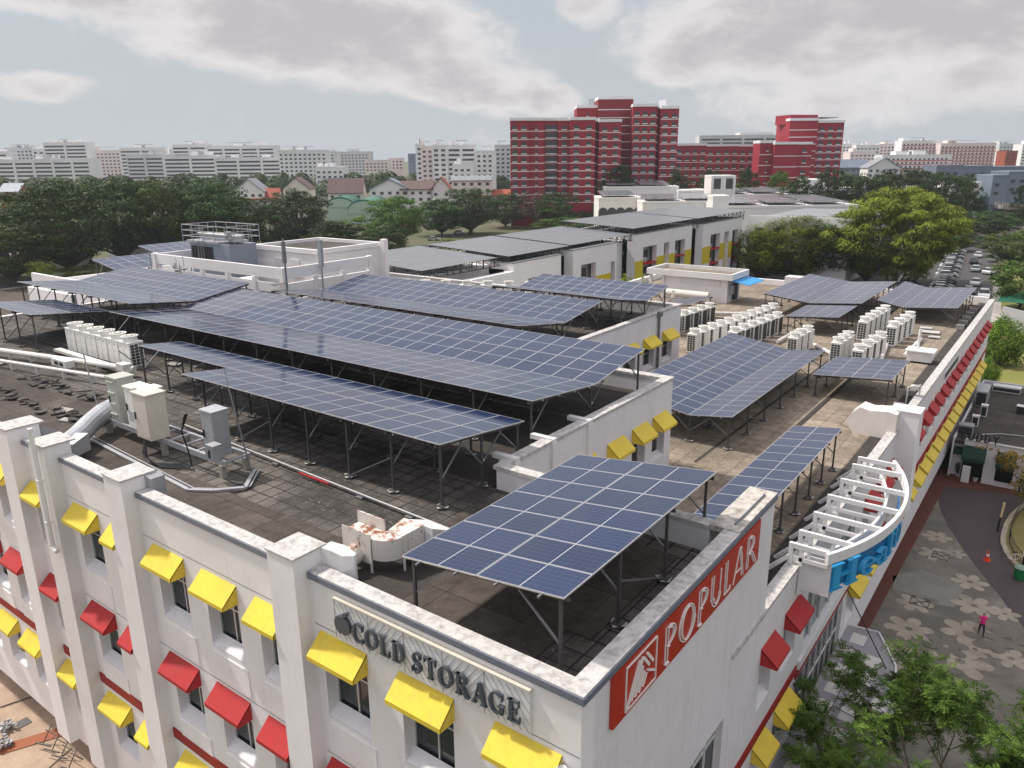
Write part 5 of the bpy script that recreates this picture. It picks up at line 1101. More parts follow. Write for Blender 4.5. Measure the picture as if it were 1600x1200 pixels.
person('worker in an orange vest on the car park road behind the long wall', (-12.9,150.5), R(40), (.8,.10,.02), (.05,.05,.07), h=1.7)
person('worker with a yellow helmet and olive shirt beside the road cone van', (-11.6,151.5), R(-30), (.25,.20,.04), (.05,.06,.10), h=1.7, hair=(.7,.5,.03))
cone = thing('traffic_cone', 'orange traffic cone with a white band on the dark driveway', 'traffic cone', (-1.92,56.45,GZ))
m = MB(); m.lathe((-1.92,56.45,GZ+.03),[(.17,0),(.15,.12),(.03,.72),(.02,.75)],16); m.build('cone_body', MT['orange'], cone)
m = MB(); m.box(-2.12,-1.72,56.25,56.65,GZ+.01,GZ+.05); m.build('base', MT['orange'], cone); m = MB(); m.lathe((-1.92,56.45,GZ+.03),[(.112,.33),(.085,.48)],16); m.build('white_band', MT['signwhite'], cone)
for k, (px_, py_, lb) in enumerate(((1558,830,'leaning black and pale yellow bollard in the middle of the driveway'),(1592,768,'black and pale yellow post beside the cafe corner railing'),(1596,893,'black and pale yellow post next to the green bin'))):
    c = P(px_, py_, GZ); t = thing('bollard', lb, 'bollard', (c.x,c.y,GZ), 0, 'black and yellow bollards on the driveway')
    hgt = 2.3; ln_ = .12 if k == 0 else .05
    m = MB(); m.tube((c.x,c.y,GZ),(c.x+ln_*.5,c.y,GZ+hgt*.5),.075,n=12); m.build('lower_post', MT['black'], t)
    m = MB(); m.tube((c.x+ln_*.5,c.y,GZ+hgt*.5),(c.x+ln_,c.y,GZ+hgt),.078,n=12); m.build('upper_post', plain('pale_yellow_paint',(.62,.52,.25),.6), t)
c = P(1592,905,GZ); bn = thing('litter_bin', 'round green litter bin at the right edge beside the kerb', 'bin', (c.x,c.y,GZ))
m = MB(); m.lathe((c.x,c.y,GZ),[(.30,0),(.34,.15),(.36,.8)],18); m.build('bin_body', plain('bin_green',(.01,.16,.05),.5), bn); m = MB(); m.lathe((c.x,c.y,GZ+.8),[(.38,0),(.38,.06),(.2,.16)],18); m.build('lid', plain('bin_lid_grey',(.2,.28,.24),.5), bn)
c = P(1587,882,GZ); bc = thing('bicycle', 'pale bicycle leaning by the bin at the kerb', 'bicycle', (c.x,c.y,GZ))
for s in (-.5,.5):
    m = MB()
    for k in range(16):
        a, b = 2*math.pi*k/16, 2*math.pi*(k+1)/16; m.tube((c.x+s+math.cos(a)*.32,c.y,GZ+.33+math.sin(a)*.32),(c.x+s+math.cos(b)*.32,c.y,GZ+.33+math.sin(b)*.32),.02,n=5)
    for k in range(6): a = math.pi*k/6; m.bar((c.x+s+math.cos(a)*.3,c.y,GZ+.33+math.sin(a)*.3),(c.x+s-math.cos(a)*.3,c.y,GZ+.33-math.sin(a)*.3),.006)
    m.build('wheel', MT['galv'], bc)
m = MB(); A = [(-.5,.33),(-.15,.75),(.35,.78),(.5,.33),(-.05,.33)]
for i, j in ((0,1),(1,2),(2,3),(1,4),(2,4),(0,4)): m.tube((c.x+A[i][0],c.y,GZ+A[i][1]),(c.x+A[j][0],c.y,GZ+A[j][1]),.022,n=6)
m.tube((c.x+.35,c.y,GZ+.78),(c.x+.32,c.y,GZ+1.0),.02,n=6); m.tube((c.x+.32,c.y-.25,GZ+1.0),(c.x+.32,c.y+.25,GZ+1.0),.018,n=6); m.build('bike_frame', MT['signwhite'], bc); m = MB(); m.box(c.x-.28,c.x-.05,c.y-.06,c.y+.06,GZ+.86,GZ+.92); m.build('saddle', MT['black'], bc)
# =================================================================== CAFE
YC = 70.9; cf = thing('cafe_building', 'single storey white cafe with dark green door canopies and dark paved roof', 'cafe', (-1, 81, GZ))
zc_ = PYy(1500,686,YC).z
xs = lambda px_, y=720: PYy(px_, y, YC).x
XC0 = -6.35
d1 = (xs(1503), xs(1538)); d2 = (xs(1558), xs(1586,725)); d3 = (-6.0-.0, xs(1487))
dz = PYy(1515,748,YC).z; ztop1 = PYy(1520,697,YC).z
hs = [(d1[0],d1[1],GZ,ztop1-.1),(d2[0],d2[1],GZ+.35,ztop1-.15)]
wallgrid('front_wall', MT['pwhite'], 'y', YC, YC+.3, XC0+.9, 9, GZ, zc_, hs, cf)
m = MB(); m.box(XC0+.1,XC0+.9,YC+.8,YC+1.0,GZ,zc_-.6); m.box(XC0,XC0+.15,YC+.3,92,GZ,zc_); m.box(9,9.3,YC,92,GZ,zc_); m.box(XC0,9.3,91.8,92,GZ,zc_+.1); m.build('side_walls', MT['wall2'], cf)
m = MB(); m.box(XC0+.15,9,YC+.3,91.8,zc_-.5,zc_-.25); m.build('roof', MT['pav_low2'] if 'pav_low2' in MT else MT['pav_edge'], cf)
m = MB(); m.box(XC0+.9,9,YC-.05,YC+.4,zc_,zc_+.08); m.build('coping', MT['coping'], cf)
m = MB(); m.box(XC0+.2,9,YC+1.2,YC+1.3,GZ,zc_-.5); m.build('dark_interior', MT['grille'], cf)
for (a, b, zt) in ((d1[0],d1[1],ztop1),(d2[0],d2[1],ztop1-.1)):
    m = MB(); m.prism([(a-.05,YC-.003,zt),(a-.05,YC-.5,zt-.9),(a-.05,YC-.5,zt-1.25),(a-.05,YC-.003,zt-1.25)],(b-a+.1,0,0)); m.build('door_canopy', MT['green'], cf)
m = MB(); m.prism([(XC0+.15,YC+.79,GZ+2.6),(XC0+.15,YC+.4,GZ+2.2),(XC0+.15,YC+.4,GZ+2.0),(XC0+.15,YC+.79,GZ+2.0)],(.72,0,0)); m.build('door_canopy', MT['green'], cf)
sg_ = thing('letter_sign', 'black BUDDY letters standing on the cafe roof edge', 'sign', (xs(1502), YC, zc_))
w = twidth('BUDDY', BLK, .8, .18); tw = xs(1563,680)-xs(1502,675)
letters('raised_letter', 'BUDDY', BLK, .72, 0, 0, .08, MT['black'], sg_, .18, tw/twidth('BUDDY',BLK,.72,.18), mapf=lambda u,v,d: (xs(1502,675)+u, YC-.02-d, zc_+.09+v))
s2 = thing('letter_sign', "small gold cafe's lettering under the roof edge of the cafe", 'sign', (xs(1525), YC, zc_-.4))
letters('raised_letter', "cafe's", BLK, .42, 0, 0, .03, plain('gold_letter',(.42,.24,.04),.5), s2, .12, (xs(1566,690)-xs(1524,690))/twidth("cafe's",BLK,.42,.12), mapf=lambda u,v,d: (xs(1524,690)+u, YC-.01-d, zc_-.52+v))
m = MB(); m.box(xs(1507),xs(1520),YC-.75,YC-.7,GZ+.05,GZ+1.55); b_ = m.build('sandwich_board', MT['signwhite']); tag(b_, 'white standing notice board in front of the wider cafe door', 'board')
rr = random.Random(5); 
MT['rroof'] = None
for k,(px_, py_, s, lb) in enumerate(((1496,744,.9,'potted shrub left of the white notice board'),(1510,752,.6,'low potted flowers before the notice board'),(1523,752,.7,'small potted plant right of the notice board'),(1543,750,1.5,'tall thin potted shrub between the two cafe doors'),(1590,758,.9,'potted shrub right of the raised cafe window'))):
    c = P(px_, py_, GZ); t = thing('potted_plant', lb, 'potted plant', (c.x,c.y,GZ), 0, 'potted plants in front of the cafe')
    m = MB(); m.lathe((c.x,c.y,GZ),[(.13,0),(.2,.3),(.21,.32)],12); m.build('pot', plain('terracotta',(.30,.12,.06),.8) if k % 2 else MT['wall2'], t)
    m = MB()
    for q in range(90):
        a = rr.uniform(0,6.28); rad = rr.uniform(0,.35)*s**.5; z = GZ+.35+rr.random()*s; v = Vector((c.x+math.cos(a)*rad, c.y+math.sin(a)*rad, z)); d1_ = Vector((rr.uniform(-1,1),rr.uniform(-1,1),rr.uniform(-.5,.8))).normalized()*.09; d2_ = d1_.orthogonal().normalized()*.05
        m.quad(v-d1_,v+d2_,v+d1_,v-d2_)
    m.tube((c.x,c.y,GZ+.3),(c.x,c.y,GZ+.3+s*.7),.02,n=5); m.build('leaves', MT['leafm'], t, fixn=False)
for k,(x,y,w,d,h,lb,mt_) in enumerate(((-5.7,73.2,1.1,1.0,.9,'low grey unit on the cafe roof nearest its sign','grey'),(-5.3,76.0,.5,.5,1.0,'small slim condenser on the cafe roof','ac'),(-5.0,79.5,.5,.6,1.1,'second slim condenser on the cafe roof farther back','ac'),(-5.6,84.0,.9,3.2,1.5,'tall grey duct box against the long wall on the cafe roof','duct'),(-2.2,82.5,.9,.7,.7,'square dark grilled box in the middle of the cafe roof','grille'),(-4.0,89.5,2.4,1.0,.6,'pale flat box at the back of the cafe roof','pwhite'))):
    m = MB(); z = zc_-.25; m.box(x-w/2,x+w/2,y-d/2,y+d/2,z+.06,z+h,0); m.box(x-w/2-.03,x+w/2+.03,y-d/2-.03,y+d/2+.03,z+h,z+h+.05,1); m.box(x-w/2+.05,x+w/2-.05,y-d/2-.012,y-d/2-.001,z+.15,z+h-.1,2); tag(m.build('roof_unit', [MT[mt_], MT['pwhite'] if mt_ == 'grille' else MT[mt_], MT['grille']]), lb, 'roof unit', 'units on the cafe roof')
m = MB(); z = zc_-.2; m.path([Vector((-4.9,73.5,z)),Vector((-3.2,75.0,z)),Vector((-1.4,75.4,z)),Vector((-.8,77.5,z)),Vector((.2,79.5,z))],.03,6); tag(m.build('roof_hose', MT['pipe']), 'pale hose curving across the cafe roof', 'hose')
m = MB()
for k in range(5): m.box(-1.6+k*1.9,.2+k*1.9,90.6,90.7,zc_,zc_+.9); m.box(-1.6+k*1.9,-1.55+k*1.9,90.5,90.8,zc_-.3,zc_+.95)
tag(m.build('roof_screen', MT['galvd']), 'row of dark panels along the back edge of the cafe roof', 'screen')
# =================================================================== LEFT YARD
fr_ = thing('scaffold_pile', 'dark steel frames stacked against the foot of the front wall', 'scaffold', (-34,11,GZ))
m = MB()
for k in range(4):
    x = -36+k*.85; m.bar((x,10.9,GZ+.05),(x+.2,11.3,GZ+.9),.04); m.bar((x,10.6,GZ+.3+.1*(k%3)),(x+.9,10.9,GZ+.35+.1*(k%3)),.05); m.bar((x,11.1,GZ+.7),(x+.9,11.2,GZ+.75),.04)
m.build('frames', MT['galvd'], fr_)
m = MB(); a, b = P(0,1172,GZ+.03), P(96,1143,GZ+.03); m.bar(a,b,.7,.03); tag(m.build('rusty_plate', plain('red_brown_sheet',(.28,.09,.04),.8)), 'long reddish brown sheet lying across the service yard', 'sheet')
for k,(px_,py_,lb) in enumerate(((10,1140,'small heap of pale crushed rubbish on the service yard'),(5,1165,'second pale heap of rubbish at the photo left edge'))):
    c = P(px_,py_,GZ); m = MB()
    for q in range(40): m.obox((c.x+rr.uniform(-.4,.4),c.y+rr.uniform(-.3,.3),GZ+.05+rr.random()*.25),(rr.uniform(.03,.12),.02,.02),(-.02,.06,rr.uniform(-.04,.04)),(0,.01,.03))
    o = m.build('rubbish_heap', MT['grey']); tag(o, lb, 'rubbish', 'rubbish heaps in the service yard')
m = MB(); c = P(36,1130,GZ); m.box(c.x-.3,c.x+.3,c.y-.3,c.y+.3,GZ+.005,GZ+.03); tag(m.build('manhole_cover', MT['galvd']), 'dark square manhole cover in the tan yard paving', 'manhole')
for k,(a,b,lb) in enumerate((((0,1105),(60,1085),'thin pole lying across the yard near the wall'),((75,1200),(112,1168),'long thin bamboo pole leaning from the yard to the wall foot'))):
    p, q = P(*a,GZ+.05), P(*b,GZ+.05); m = MB(); m.tube(p,q,.03,n=6); tag(m.build('pole', MT['galvd'] if k==0 else MT['kerb']), lb, 'pole')
# =================================================================== TREES
def crown_mesh(name, w, h, seed, mat, clumps=46, per=95, leaf=.5, flat=.55, droop=0.0, base=.34, long=1.0, neck=.3, cr=(.07,.125)):
    rg = random.Random(seed); mb = MB(); cl = []
    ph = [rg.uniform(0,6.28) for _ in range(4)]
    for i in range(clumps):
        for _ in range(20):
            a = rg.uniform(0,2*math.pi); el = math.asin(rg.uniform(-.8,1)); rr_ = rg.uniform(.45,1.0)**.6
            x = math.cos(a)*math.cos(el)*rr_; y = math.sin(a)*math.cos(el)*rr_; z = math.sin(el)*rr_
            if z < 0: x *= 1+neck*z; y *= 1+neck*z
            k = (1+.19*math.sin(3*a+ph[0])+.12*math.sin(5*a+ph[1])+.12*math.sin(2*a+4*el+ph[2]))*rg.uniform(.92,1.1)
            c = Vector((x*w/2*k*.86, y*w/2*k*.86, h*base+(h*(1-base))*(.46+z*.50)*(.92+.08*k)))
            if all((c-q).length > w*.085 for q, _r in cl): break
        cl.append((c, rg.uniform(*cr)*w))
    V, F, TN = [], [], []
    for c, r in cl:
        tone = rg.random()
        for j in range(per):
            d = Vector((rg.gauss(0,1),rg.gauss(0,1),rg.gauss(0,1)+.35)).normalized(); rad = r*rg.uniform(.55,1.12)
            p = c+Vector((d.x*rad,d.y*rad,d.z*rad*flat))
            nrm = (d+Vector((rg.uniform(-.6,.6),rg.uniform(-.6,.6),rg.uniform(0,.8)))).normalized()
            t = nrm.orthogonal().normalized(); t.rotate(Matrix.Rotation(rg.uniform(0,6.28),3,nrm)); b = nrm.cross(t)
            if droop: t = (Vector((d.x,d.y,-droop*rg.uniform(.2,1.2)+.25))).normalized(); b = t.cross(nrm if abs(t.dot(nrm)) < .9 else Vector((0,0,1))).normalized()
            s = leaf*rg.uniform(.6,1.25); n = len(V); l = s*long
            V += [tuple(p-t*l*.5), tuple(p+b*s*.32+t*l*.05), tuple(p+t*l*.5), tuple(p-b*s*.32+t*l*.05)]; F.append((n,n+1,n+2,n+3)); TN.append(min(1,max(0,tone*.75+rg.random()*.3)))
    me = bpy.data.meshes.new('crown'); me.from_pydata(V, [], F); me.materials.append(mat); me.attributes.new('tone','FLOAT','FACE').data.foreach_set('value', TN); me.update(); return me, cl
def trunk_mesh(w, h, cl, seed, r0=.035, mat=None, base=.34, multi=1):
    rg = random.Random(seed+99); m = MB(); hb = h*base*.85
    starts = []
    for k in range(multi):
        a = 6.28*k/multi; o = Vector((math.cos(a)*w*.02*(multi>1), math.sin(a)*w*.02*(multi>1), 0)); q = Vector((rg.uniform(-.02,.02)*w+o.x*3, rg.uniform(-.02,.02)*w+o.y*3, hb))
        mid = o.lerp(q,.5)+Vector((rg.uniform(-.01,.01)*w,rg.uniform(-.01,.01)*w,0)); R0 = r0*w/multi**.5
        m.tube(o-Vector((0,0,.3)), mid, R0*1.25, R0, 9); m.tube(mid, q, R0, R0*.85, 9); starts.append((q, R0*.85))
    for i, (c, r) in enumerate(cl):
        if i % 2 and len(cl) > 20: continue
        s, rr_ = starts[i % len(starts)]; e = c-Vector((0,0,r*.3)); m1 = s.lerp(e,.45)+Vector((rg.uniform(-.03,.03)*w,rg.uniform(-.03,.03)*w,h*.02))
        m.tube(s-Vector((0,0,.3*rr_)), m1, rr_*.6, rr_*.33, 6, caps=False); m.tube(m1, e, rr_*.33, rr_*.1, 5, caps=False)
    return m.mesh('trunk', mat or MT['bark'], smooth=True)
TK = {}
def treekind(k):
    if k in TK: return TK[k]
    spec = {'rain': (20,18,'leafd',120,110,.55,.5,0,.12), 'rainm': (20,18,'leafm',115,110,.55,.5,0,.12), 'raino': (20,17,'leafy',140,180,.44,.6,.35,.03), 'dark': (14,15,'leafd',90,90,.5,.6,0,.1), 'mid': (12,12,'leafm',80,90,.45,.6,0,.1),
            'yel': (10,9,'leafy',50,90,.42,.65,0,.1), 'brown': (14,15,'leafb',34,70,.5,.7,0,.26), 'bush': (8,7,'leafbush',60,150,.34,.9,0,.0), 'bushy': (8,7,'leafy',36,110,.36,.85,0,.04)}[k]
    w, h, mat, nc, per, leaf, flat, dr, base = spec; v = []
    for s in range(3):
        cm, cl = crown_mesh('crown', w, h, 11*s+len(k)*7+ord(k[0]), MT[mat], nc, per, leaf, flat, dr, base, **(dict(neck=.1, cr=(.12,.19)) if k[:4] == 'bush' else {})); tm = trunk_mesh(w, h, cl, s, .035 if base > .1 else .02, None, base); v.append((cm, tm))
    TK[k] = (w, h, v); return TK[k]
tn = [0]
def tree(px, by, ty, wpx, kind, label, group='trees around the estate', loc=None, H=None, Wd=None, name='tree'):
    w, h, v = treekind(kind); cm, tm = v[tn[0] % 3]; tn[0] += 1
    p = P(px, by, GZ) if loc is None else Vector(loc); d = dist(p)
    H = H or (zat(px, ty, p.x, p.y)-GZ)*.93; Wd = Wd or wpx*d/FPX
    t = thing(name, label, 'tree' if 'shrub' not in name else 'shrub', p, random.uniform(0,6.28), group); t.scale = (Wd/w, Wd/w, H/h)
    link(tm, 'trunk', (0,0,0), t); link(cm, 'crown', (0,0,0), t); return t
GL = 'big trees along the road behind the left roof'
for a in [(-25,436,318,150,'rain','dark tree cut by the left edge of the photo'),(25,444,338,130,'rainm','leafy tree in front of the cream wall, second from the left edge'),(112,432,264,175,'rain','huge dark rain tree with a visible forked trunk left of the blue arrays'),
          (70,416,282,130,'rainm','lighter crown rising behind the forked rain tree'),(195,415,262,150,'rain','broad dark rain tree right of the forked trunk tree'),(262,410,262,130,'rainm','high round crowned tree above the back blue array'),
          (325,405,266,140,'rain','broad dark tree behind the cooling tower'),(372,402,296,110,'rain','dark tree between the cooling tower and the plant room'),(425,396,312,90,'dark','low dark tree left of the bushy pair behind the plant room'),
          (468,388,286,112,'rain','round dark tree above the plant room roof'),(530,398,338,100,'dark','low dark tree behind the right end of the plant room'),(512,388,342,80,'mid','lighter low tree behind the plant room parapet'),
          (560,395,330,90,'mid','mid green tree right of the plant room in front of the green vaults'),(622,388,296,98,'rainm','bright round tree right of the green vaulted roofs'),(605,402,348,80,'dark','dark tree touching the right end of the plant room'),
          (690,368,305,90,'dark','dark tree beside the pale roofed shelter'),(735,366,286,110,'rain','tall dark tree left of the red tower blocks'),(790,356,298,80,'dark','dark tree at the left foot of the red tower blocks')]: tree(*a, group=GL)
for a in [(255,396,372,60,'yel','small yellow green tree behind the back blue array'),(300,402,385,50,'yel','low yellowish shrub tree left of the cooling tower'),(478,392,360,64,'yel','bright light green tree behind the plant room roof'),(702,386,371,34,'yel','little yellow tree on the dry field'),
          (70,450,398,40,'yel','sapling in front of the cream wall at far left'),(130,436,412,60,'bushy','yellow hedge shrub at the foot of the forked rain tree'),(640,352,332,40,'mid','small tree by the pale roofed shelter')]: tree(*a, group='small light trees near the road')
GM = 'trees between the estate blocks'
def mid(a):
    px, by, ty, w, k, lb = a
    if by < 335: by = (247.6+(800-px)*.0099)+26.5*1199.18/(304 if px < 1230 else 268)
    return (px, by, ty, w, k, lb)
for a in [(838,358,292,80,'brown','brownish thin crowned tree before the red tower blocks'),(870,356,296,90,'dark','dark tree right of the brownish thin tree'),(915,338,262,70,'rain','tall dark tree overlapping the red tower corner'),(966,318,248,74,'dark','dark tree in the middle of the red towers foot'),
          (945,352,312,80,'mid','left half of the bright tree clump behind the truss roof'),(985,350,309,90,'mid','bright wide tree behind the near grey solar roof'),(880,362,338,90,'mid','low bright tree at the left end of the truss roof'),
          (1056,296,258,46,'dark','small dark tree beside the long low red block'),(1108,296,255,50,'dark','small dark tree under the long low red block'),(1165,292,252,44,'dark','dark tree before the middle of the low red block'),(1150,305,282,74,'mid','bushy tree in front of the louvred white stair house'),
          (1240,306,264,60,'dark','dark tree left of the white gabled wall'),(1215,300,258,50,'mid','mid green tree below the small red tower'),(1292,305,256,70,'dark','dark flat crowned tree behind the white row'),(1345,306,262,80,'rain','dark tree above the big yellow green tree, left side'),
          (1408,304,252,110,'rain','dark broad tree right above the big yellow green tree'),(1462,312,258,90,'rain','dark tree right of the top of the big yellow green tree'),(1370,318,286,60,'mid','small mid green tree peeking over the big tree'),(1440,318,290,60,'mid','lighter tree behind the right shoulder of the big tree'),
          (1520,346,298,90,'dark','dark tree in front of the white house by the car park'),(1498,300,262,50,'dark','small dark tree in front of the dark blue terrace'),(1545,372,325,90,'rain','dark tree over the far end of the car park'),(1490,380,330,80,'dark','dark tree behind the right side of the big yellow green tree'),
          (1590,300,274,30,'dark','small dark tree before the orange roofed house'),(1500,392,362,60,'dark','dark low tree shading the far parked cars')]: tree(*mid(a), group=GM)
GR = 'trees behind the lower roof'
tree(1352,440,330,90,'raino','yellow green tree at the left skirt of the big feathery tree', group=GR)
for a in [(1188,438,342,115,'raino','mid green tree right of the rooftop stair block'),(1240,439,326,140,'raino','mid green tree in the middle between stair block and big tree'),(1300,440,322,125,'rainm','dark green tree joining the big yellow green tree on the left'),
          (1582,420,352,100,'rainm','dark rounded tree at the right edge beside the car park'),(1592,482,400,120,'mid','dense round tree at the right edge above the green tent')]: tree(*a, group=GR)
tree(1562,570,490,70,'bush','round bright green bush on the lawn beside the long wall',name='round_shrub', group='bushes by the long wall')
tree(1541,606,556,30,'bush','small loose shrub at the wall below the round bush',name='round_shrub', group='bushes by the long wall')
tree(1007,470,426,40,'bushy','bright bush left of the stair block columns', group=None, loc=(-44.5,86,GZ), H=13.6, Wd=6)
# the feathery big tree
cm, cl = crown_mesh('crown', 27, 22, 77, MT['leafy'], 230, 200, .36, .6, 1.0, .07, 2.8, .5, (.04,.085)); tm = trunk_mesh(30, 22, cl, 5, .018, MT['branch'], .22, 4)
p = P(1397,446,GZ); t = thing('feathery_tree', 'very big yellow green tree with drooping feathery branches behind the lower roof', 'tree', p, .4); t.scale = (1.04,1.04,(zat(1408,300,p.x,p.y)-GZ)/21)
link(tm,'trunk',(0,0,0),t); link(cm,'crown',(0,0,0),t)
# tree beside the cafe
cm, cl = crown_mesh('crown', 6.5, 5.2, 21, MT['leafo'], 34, 120, .2, .7, 0, .25); tm = trunk_mesh(6.5,5.2,cl,3,.02,None,.25)
t = thing('orange_tinged_tree', 'small tree with orange tinged leaves in front of the cafe at the right edge', 'tree', (.55,66.0,GZ), 1.0); t.scale = (1,1,1.12); link(tm,'trunk',(0,0,0),t); link(cm,'crown',(0,0,0),t)
# foreground tree: pinnate sprays on real branches
def near_tree():
    rg = random.Random(12); base = Vector((.2,27.2,GZ)); t = thing('near_tree', 'light green tree with fine compound leaves at the bottom right corner', 'tree', base)
    br = MB(); lv_v, lv_f = [], []
    top = Vector((.1,27.2,1.0)); br.tube(base, top, .22, .16, 10)
    tips = []
    def grow(p, d, L, r, lev):
        q = p+d*L+Vector((0,0,.05*L)); mid = p.lerp(q,.5)+Vector((rg.uniform(-.1,.1),rg.uniform(-.1,.1),rg.uniform(-.05,.1)))*L*.4
        br.tube(p, mid, r, r*.8, 6, caps=False); br.tube(mid, q, r*.8, r*.55, 6, caps=False)
        if lev == 0: tips.append((p, mid, q)); return
        for k in range(3 if lev > 1 else 4):
            nd = (d+Vector((rg.uniform(-.9,.9),rg.uniform(-.9,.9),rg.uniform(-.35,.45)))).normalized(); grow(q if k else mid, nd, L*rg.uniform(.6,.85), r*.5, lev-1)
    for k in range(12):
        a = 6.283*k/12+rg.uniform(-.2,.2); grow(top, Vector((math.cos(a),math.sin(a),.62+rg.uniform(-.15,.25))).normalized(), rg.uniform(1.8,2.9), .08, 3)
    def spray(p, d, L):
        side = d.cross(Vector((0,0,1))).normalized() if abs(d.z) < .95 else Vector((1,0,0)); n = 7; up = side.cross(d)
        for i in range(n):
            u = (i+.8)/n; c = p+d*L*u-Vector((0,0,.18*L*u*u)); 
            for s in (-1,1):
                ld = (side*s+d*.45+Vector((0,0,rg.uniform(-.35,.15)))).normalized(); ll = L*.30*(1-.45*abs(u-.45))*rg.uniform(.8,1.1); wv = ld.cross(up).normalized()*ll*.24+up*rg.uniform(-.02,.02)
                k = len(lv_v); lv_v.extend([tuple(c), tuple(c+ld*ll*.5+wv), tuple(c+ld*ll), tuple(c+ld*ll*.5-wv)]); lv_f.append((k,k+1,k+2,k+3))
    for (a, b, c) in tips:
        for k in range(24):
            o = a.lerp(b, rg.random()) if rg.random() < .25 else b.lerp(c, rg.random()*1.05)
            d = Vector((rg.uniform(-1,1),rg.uniform(-1,1),rg.uniform(-.5,.55))).normalized(); spray(o, d, rg.uniform(.30,.55))
    br.build('branches', MT['branch'], t, fixn=False)
    me = bpy.data.meshes.new('leaves'); o_ = base; me.from_pydata([(v[0]-o_.x,v[1]-o_.y,v[2]-o_.z) for v in lv_v], [], lv_f); me.materials.append(MT['leafn']); me.attributes.new('tone','FLOAT','FACE').data.foreach_set('value', [((i//14)*.618) % 1 for i in range(len(lv_f))]); me.update(); link(me,'leaves',(0,0,0),t)
near_tree()
# far wood: one mass of distant crowns
def farwood(name, label, x0, x1, y0, y1, d0, d1, n, zr, mat):
    rg = random.Random(len(label)); V, F = [], []
    for i in range(n):
        x = rg.uniform(x0,x1); d = rg.uniform(d0,d1); r = ray(x,247); r = Vector((r.x,r.y,0)).normalized(); c = Vector((CAM.x,CAM.y,0))+r*d; H = rg.uniform(*zr); w = rg.uniform(8,15)
        for j in range(230):
            dd = Vector((rg.gauss(0,1),rg.gauss(0,1),abs(rg.gauss(0,1)))).normalized(); p = c+Vector((dd.x*w*.6,dd.y*w*.6,GZ+H*.35+dd.z*H*.62)); s = rg.uniform(.8,1.7); a = dd.orthogonal().normalized(); a.rotate(Matrix.Rotation(rg.uniform(0,6),3,dd)); b = dd.cross(a); k = len(V)
            V += [tuple(p-a*s), tuple(p+b*s*.7), tuple(p+a*s), tuple(p-b*s*.7)]; F.append((k,k+1,k+2,k+3))
    me = bpy.data.meshes.new(name); me.from_pydata(V,[],F); me.materials.append(mat); me.update(); me.attributes.new('tone','FLOAT','FACE').data.foreach_set('value', [((i//230)*.37) % 1*.7+.15 for i in range(len(F))]); o = bpy.data.objects.new(name, me); COL.objects.link(o); tag(o, label, 'woods'); o['kind'] = 'stuff'
farwood('distant_trees','distant line of dark trees below the white slab blocks on the left',-40,800,262,280,500,560,130,(15,20),MT['leafd'])
farwood('distant_trees','distant tree belt on the right behind the white row and terraces',1040,1620,250,270,430,560,90,(11,17),MT['leafd'])
# =================================================================== CARS
def make_car():
    t = thing('parked_car','', 'car'); m = MB(); L, Wd = 4.4, 1.78
    side = [(-2.2,.35),(-2.2,.78),(-2.05,.92),(-1.3,1.0),(1.35,1.0),(2.0,.88),(2.2,.62),(2.2,.32)]
    m.prism([(x,-Wd/2,z) for x,z in side],(0,Wd,0)); m.build('body', MT['carpaint'], t)
    m = MB(); m.add([(-1.75,-.82,1.0),(1.25,-.82,1.0),(1.25,.82,1.0),(-1.75,.82,1.0),(-1.15,-.66,1.45),(.45,-.66,1.45),(.45,.66,1.45),(-1.15,.66,1.45)],[(0,1,5,4),(1,2,6,5),(2,3,7,6),(3,0,4,7)]); m.build('windows', MT['glass'], t)
    m = MB(); m.add([(-1.2,-.68,1.44),(.5,-.68,1.44),(.5,.68,1.44),(-1.2,.68,1.44),(-1.1,-.6,1.5),(.38,-.6,1.5),(.38,.6,1.5),(-1.1,.6,1.5)],[(0,1,5,4),(1,2,6,5),(2,3,7,6),(3,0,4,7),(4,5,6,7)]); m.build('car_roof', MT['carpaint'], t)
    for x in (-1.35,1.35):
        for y in (-.82,.82): m = MB(); m.tube((x,y-.1,.32),(x,y+.1,.32),.32,n=12); m.build('wheel', MT['black'], t)
    for y in (-.6,.6): m = MB(); m.box(2.19,2.22,y-.18,y+.18,.62,.76); m.build('headlight', MT['signwhite'], t)
    return t
def carpaint():
    m, nt, b, _ = newmat('car_paint'); oi = nt.nodes.new('ShaderNodeObjectInfo'); nt.links.new(oi.outputs['Color'], b.inputs['Base Color']); b.inputs['Roughness'].default_value = .25; b.inputs['Metallic'].default_value = .3; b.inputs['Coat Weight'].default_value = .5; return m
MT['carpaint'] = carpaint(); car0 = make_car(); cark = kidtree(car0); cn_ = [0]
CC = {'white':(.75,.75,.76),'silver':(.45,.46,.48),'black':(.015,.015,.018),'dark grey':(.07,.075,.085),'red':(.35,.015,.01),'navy':(.02,.03,.09),'beige':(.4,.36,.28)}
def car(x, y, rz, col, label, scale=None):
    if cn_[0] == 0: r = car0; r.location = (x,y,GZ+.02); r.rotation_euler = (0,0,rz); r['label'] = label; cn_[0] = 1; r['group'] = 'cars in the car park'; ks = children(r)
    else: r = copy_tree(car0,(x,y,GZ+.02),rz,label,cark); r['group'] = 'cars in the car park'; ks = [c for c in COL.objects if c.parent == r][:3] if False else children(r)
    if scale: r.scale = scale
    for k in ks:
        if k.name.startswith(('body','car_roof')): k.color = (*CC[col],1)
rr = random.Random(9); NM = ['first','second','third','fourth','fifth','sixth','seventh','eighth','ninth','tenth','eleventh','twelfth','thirteenth','fourteenth','fifteenth','sixteenth','seventeenth','eighteenth','nineteenth','twentieth','twenty-first','twenty-second','twenty-third','twenty-fourth','twenty-fifth','twenty-sixth']
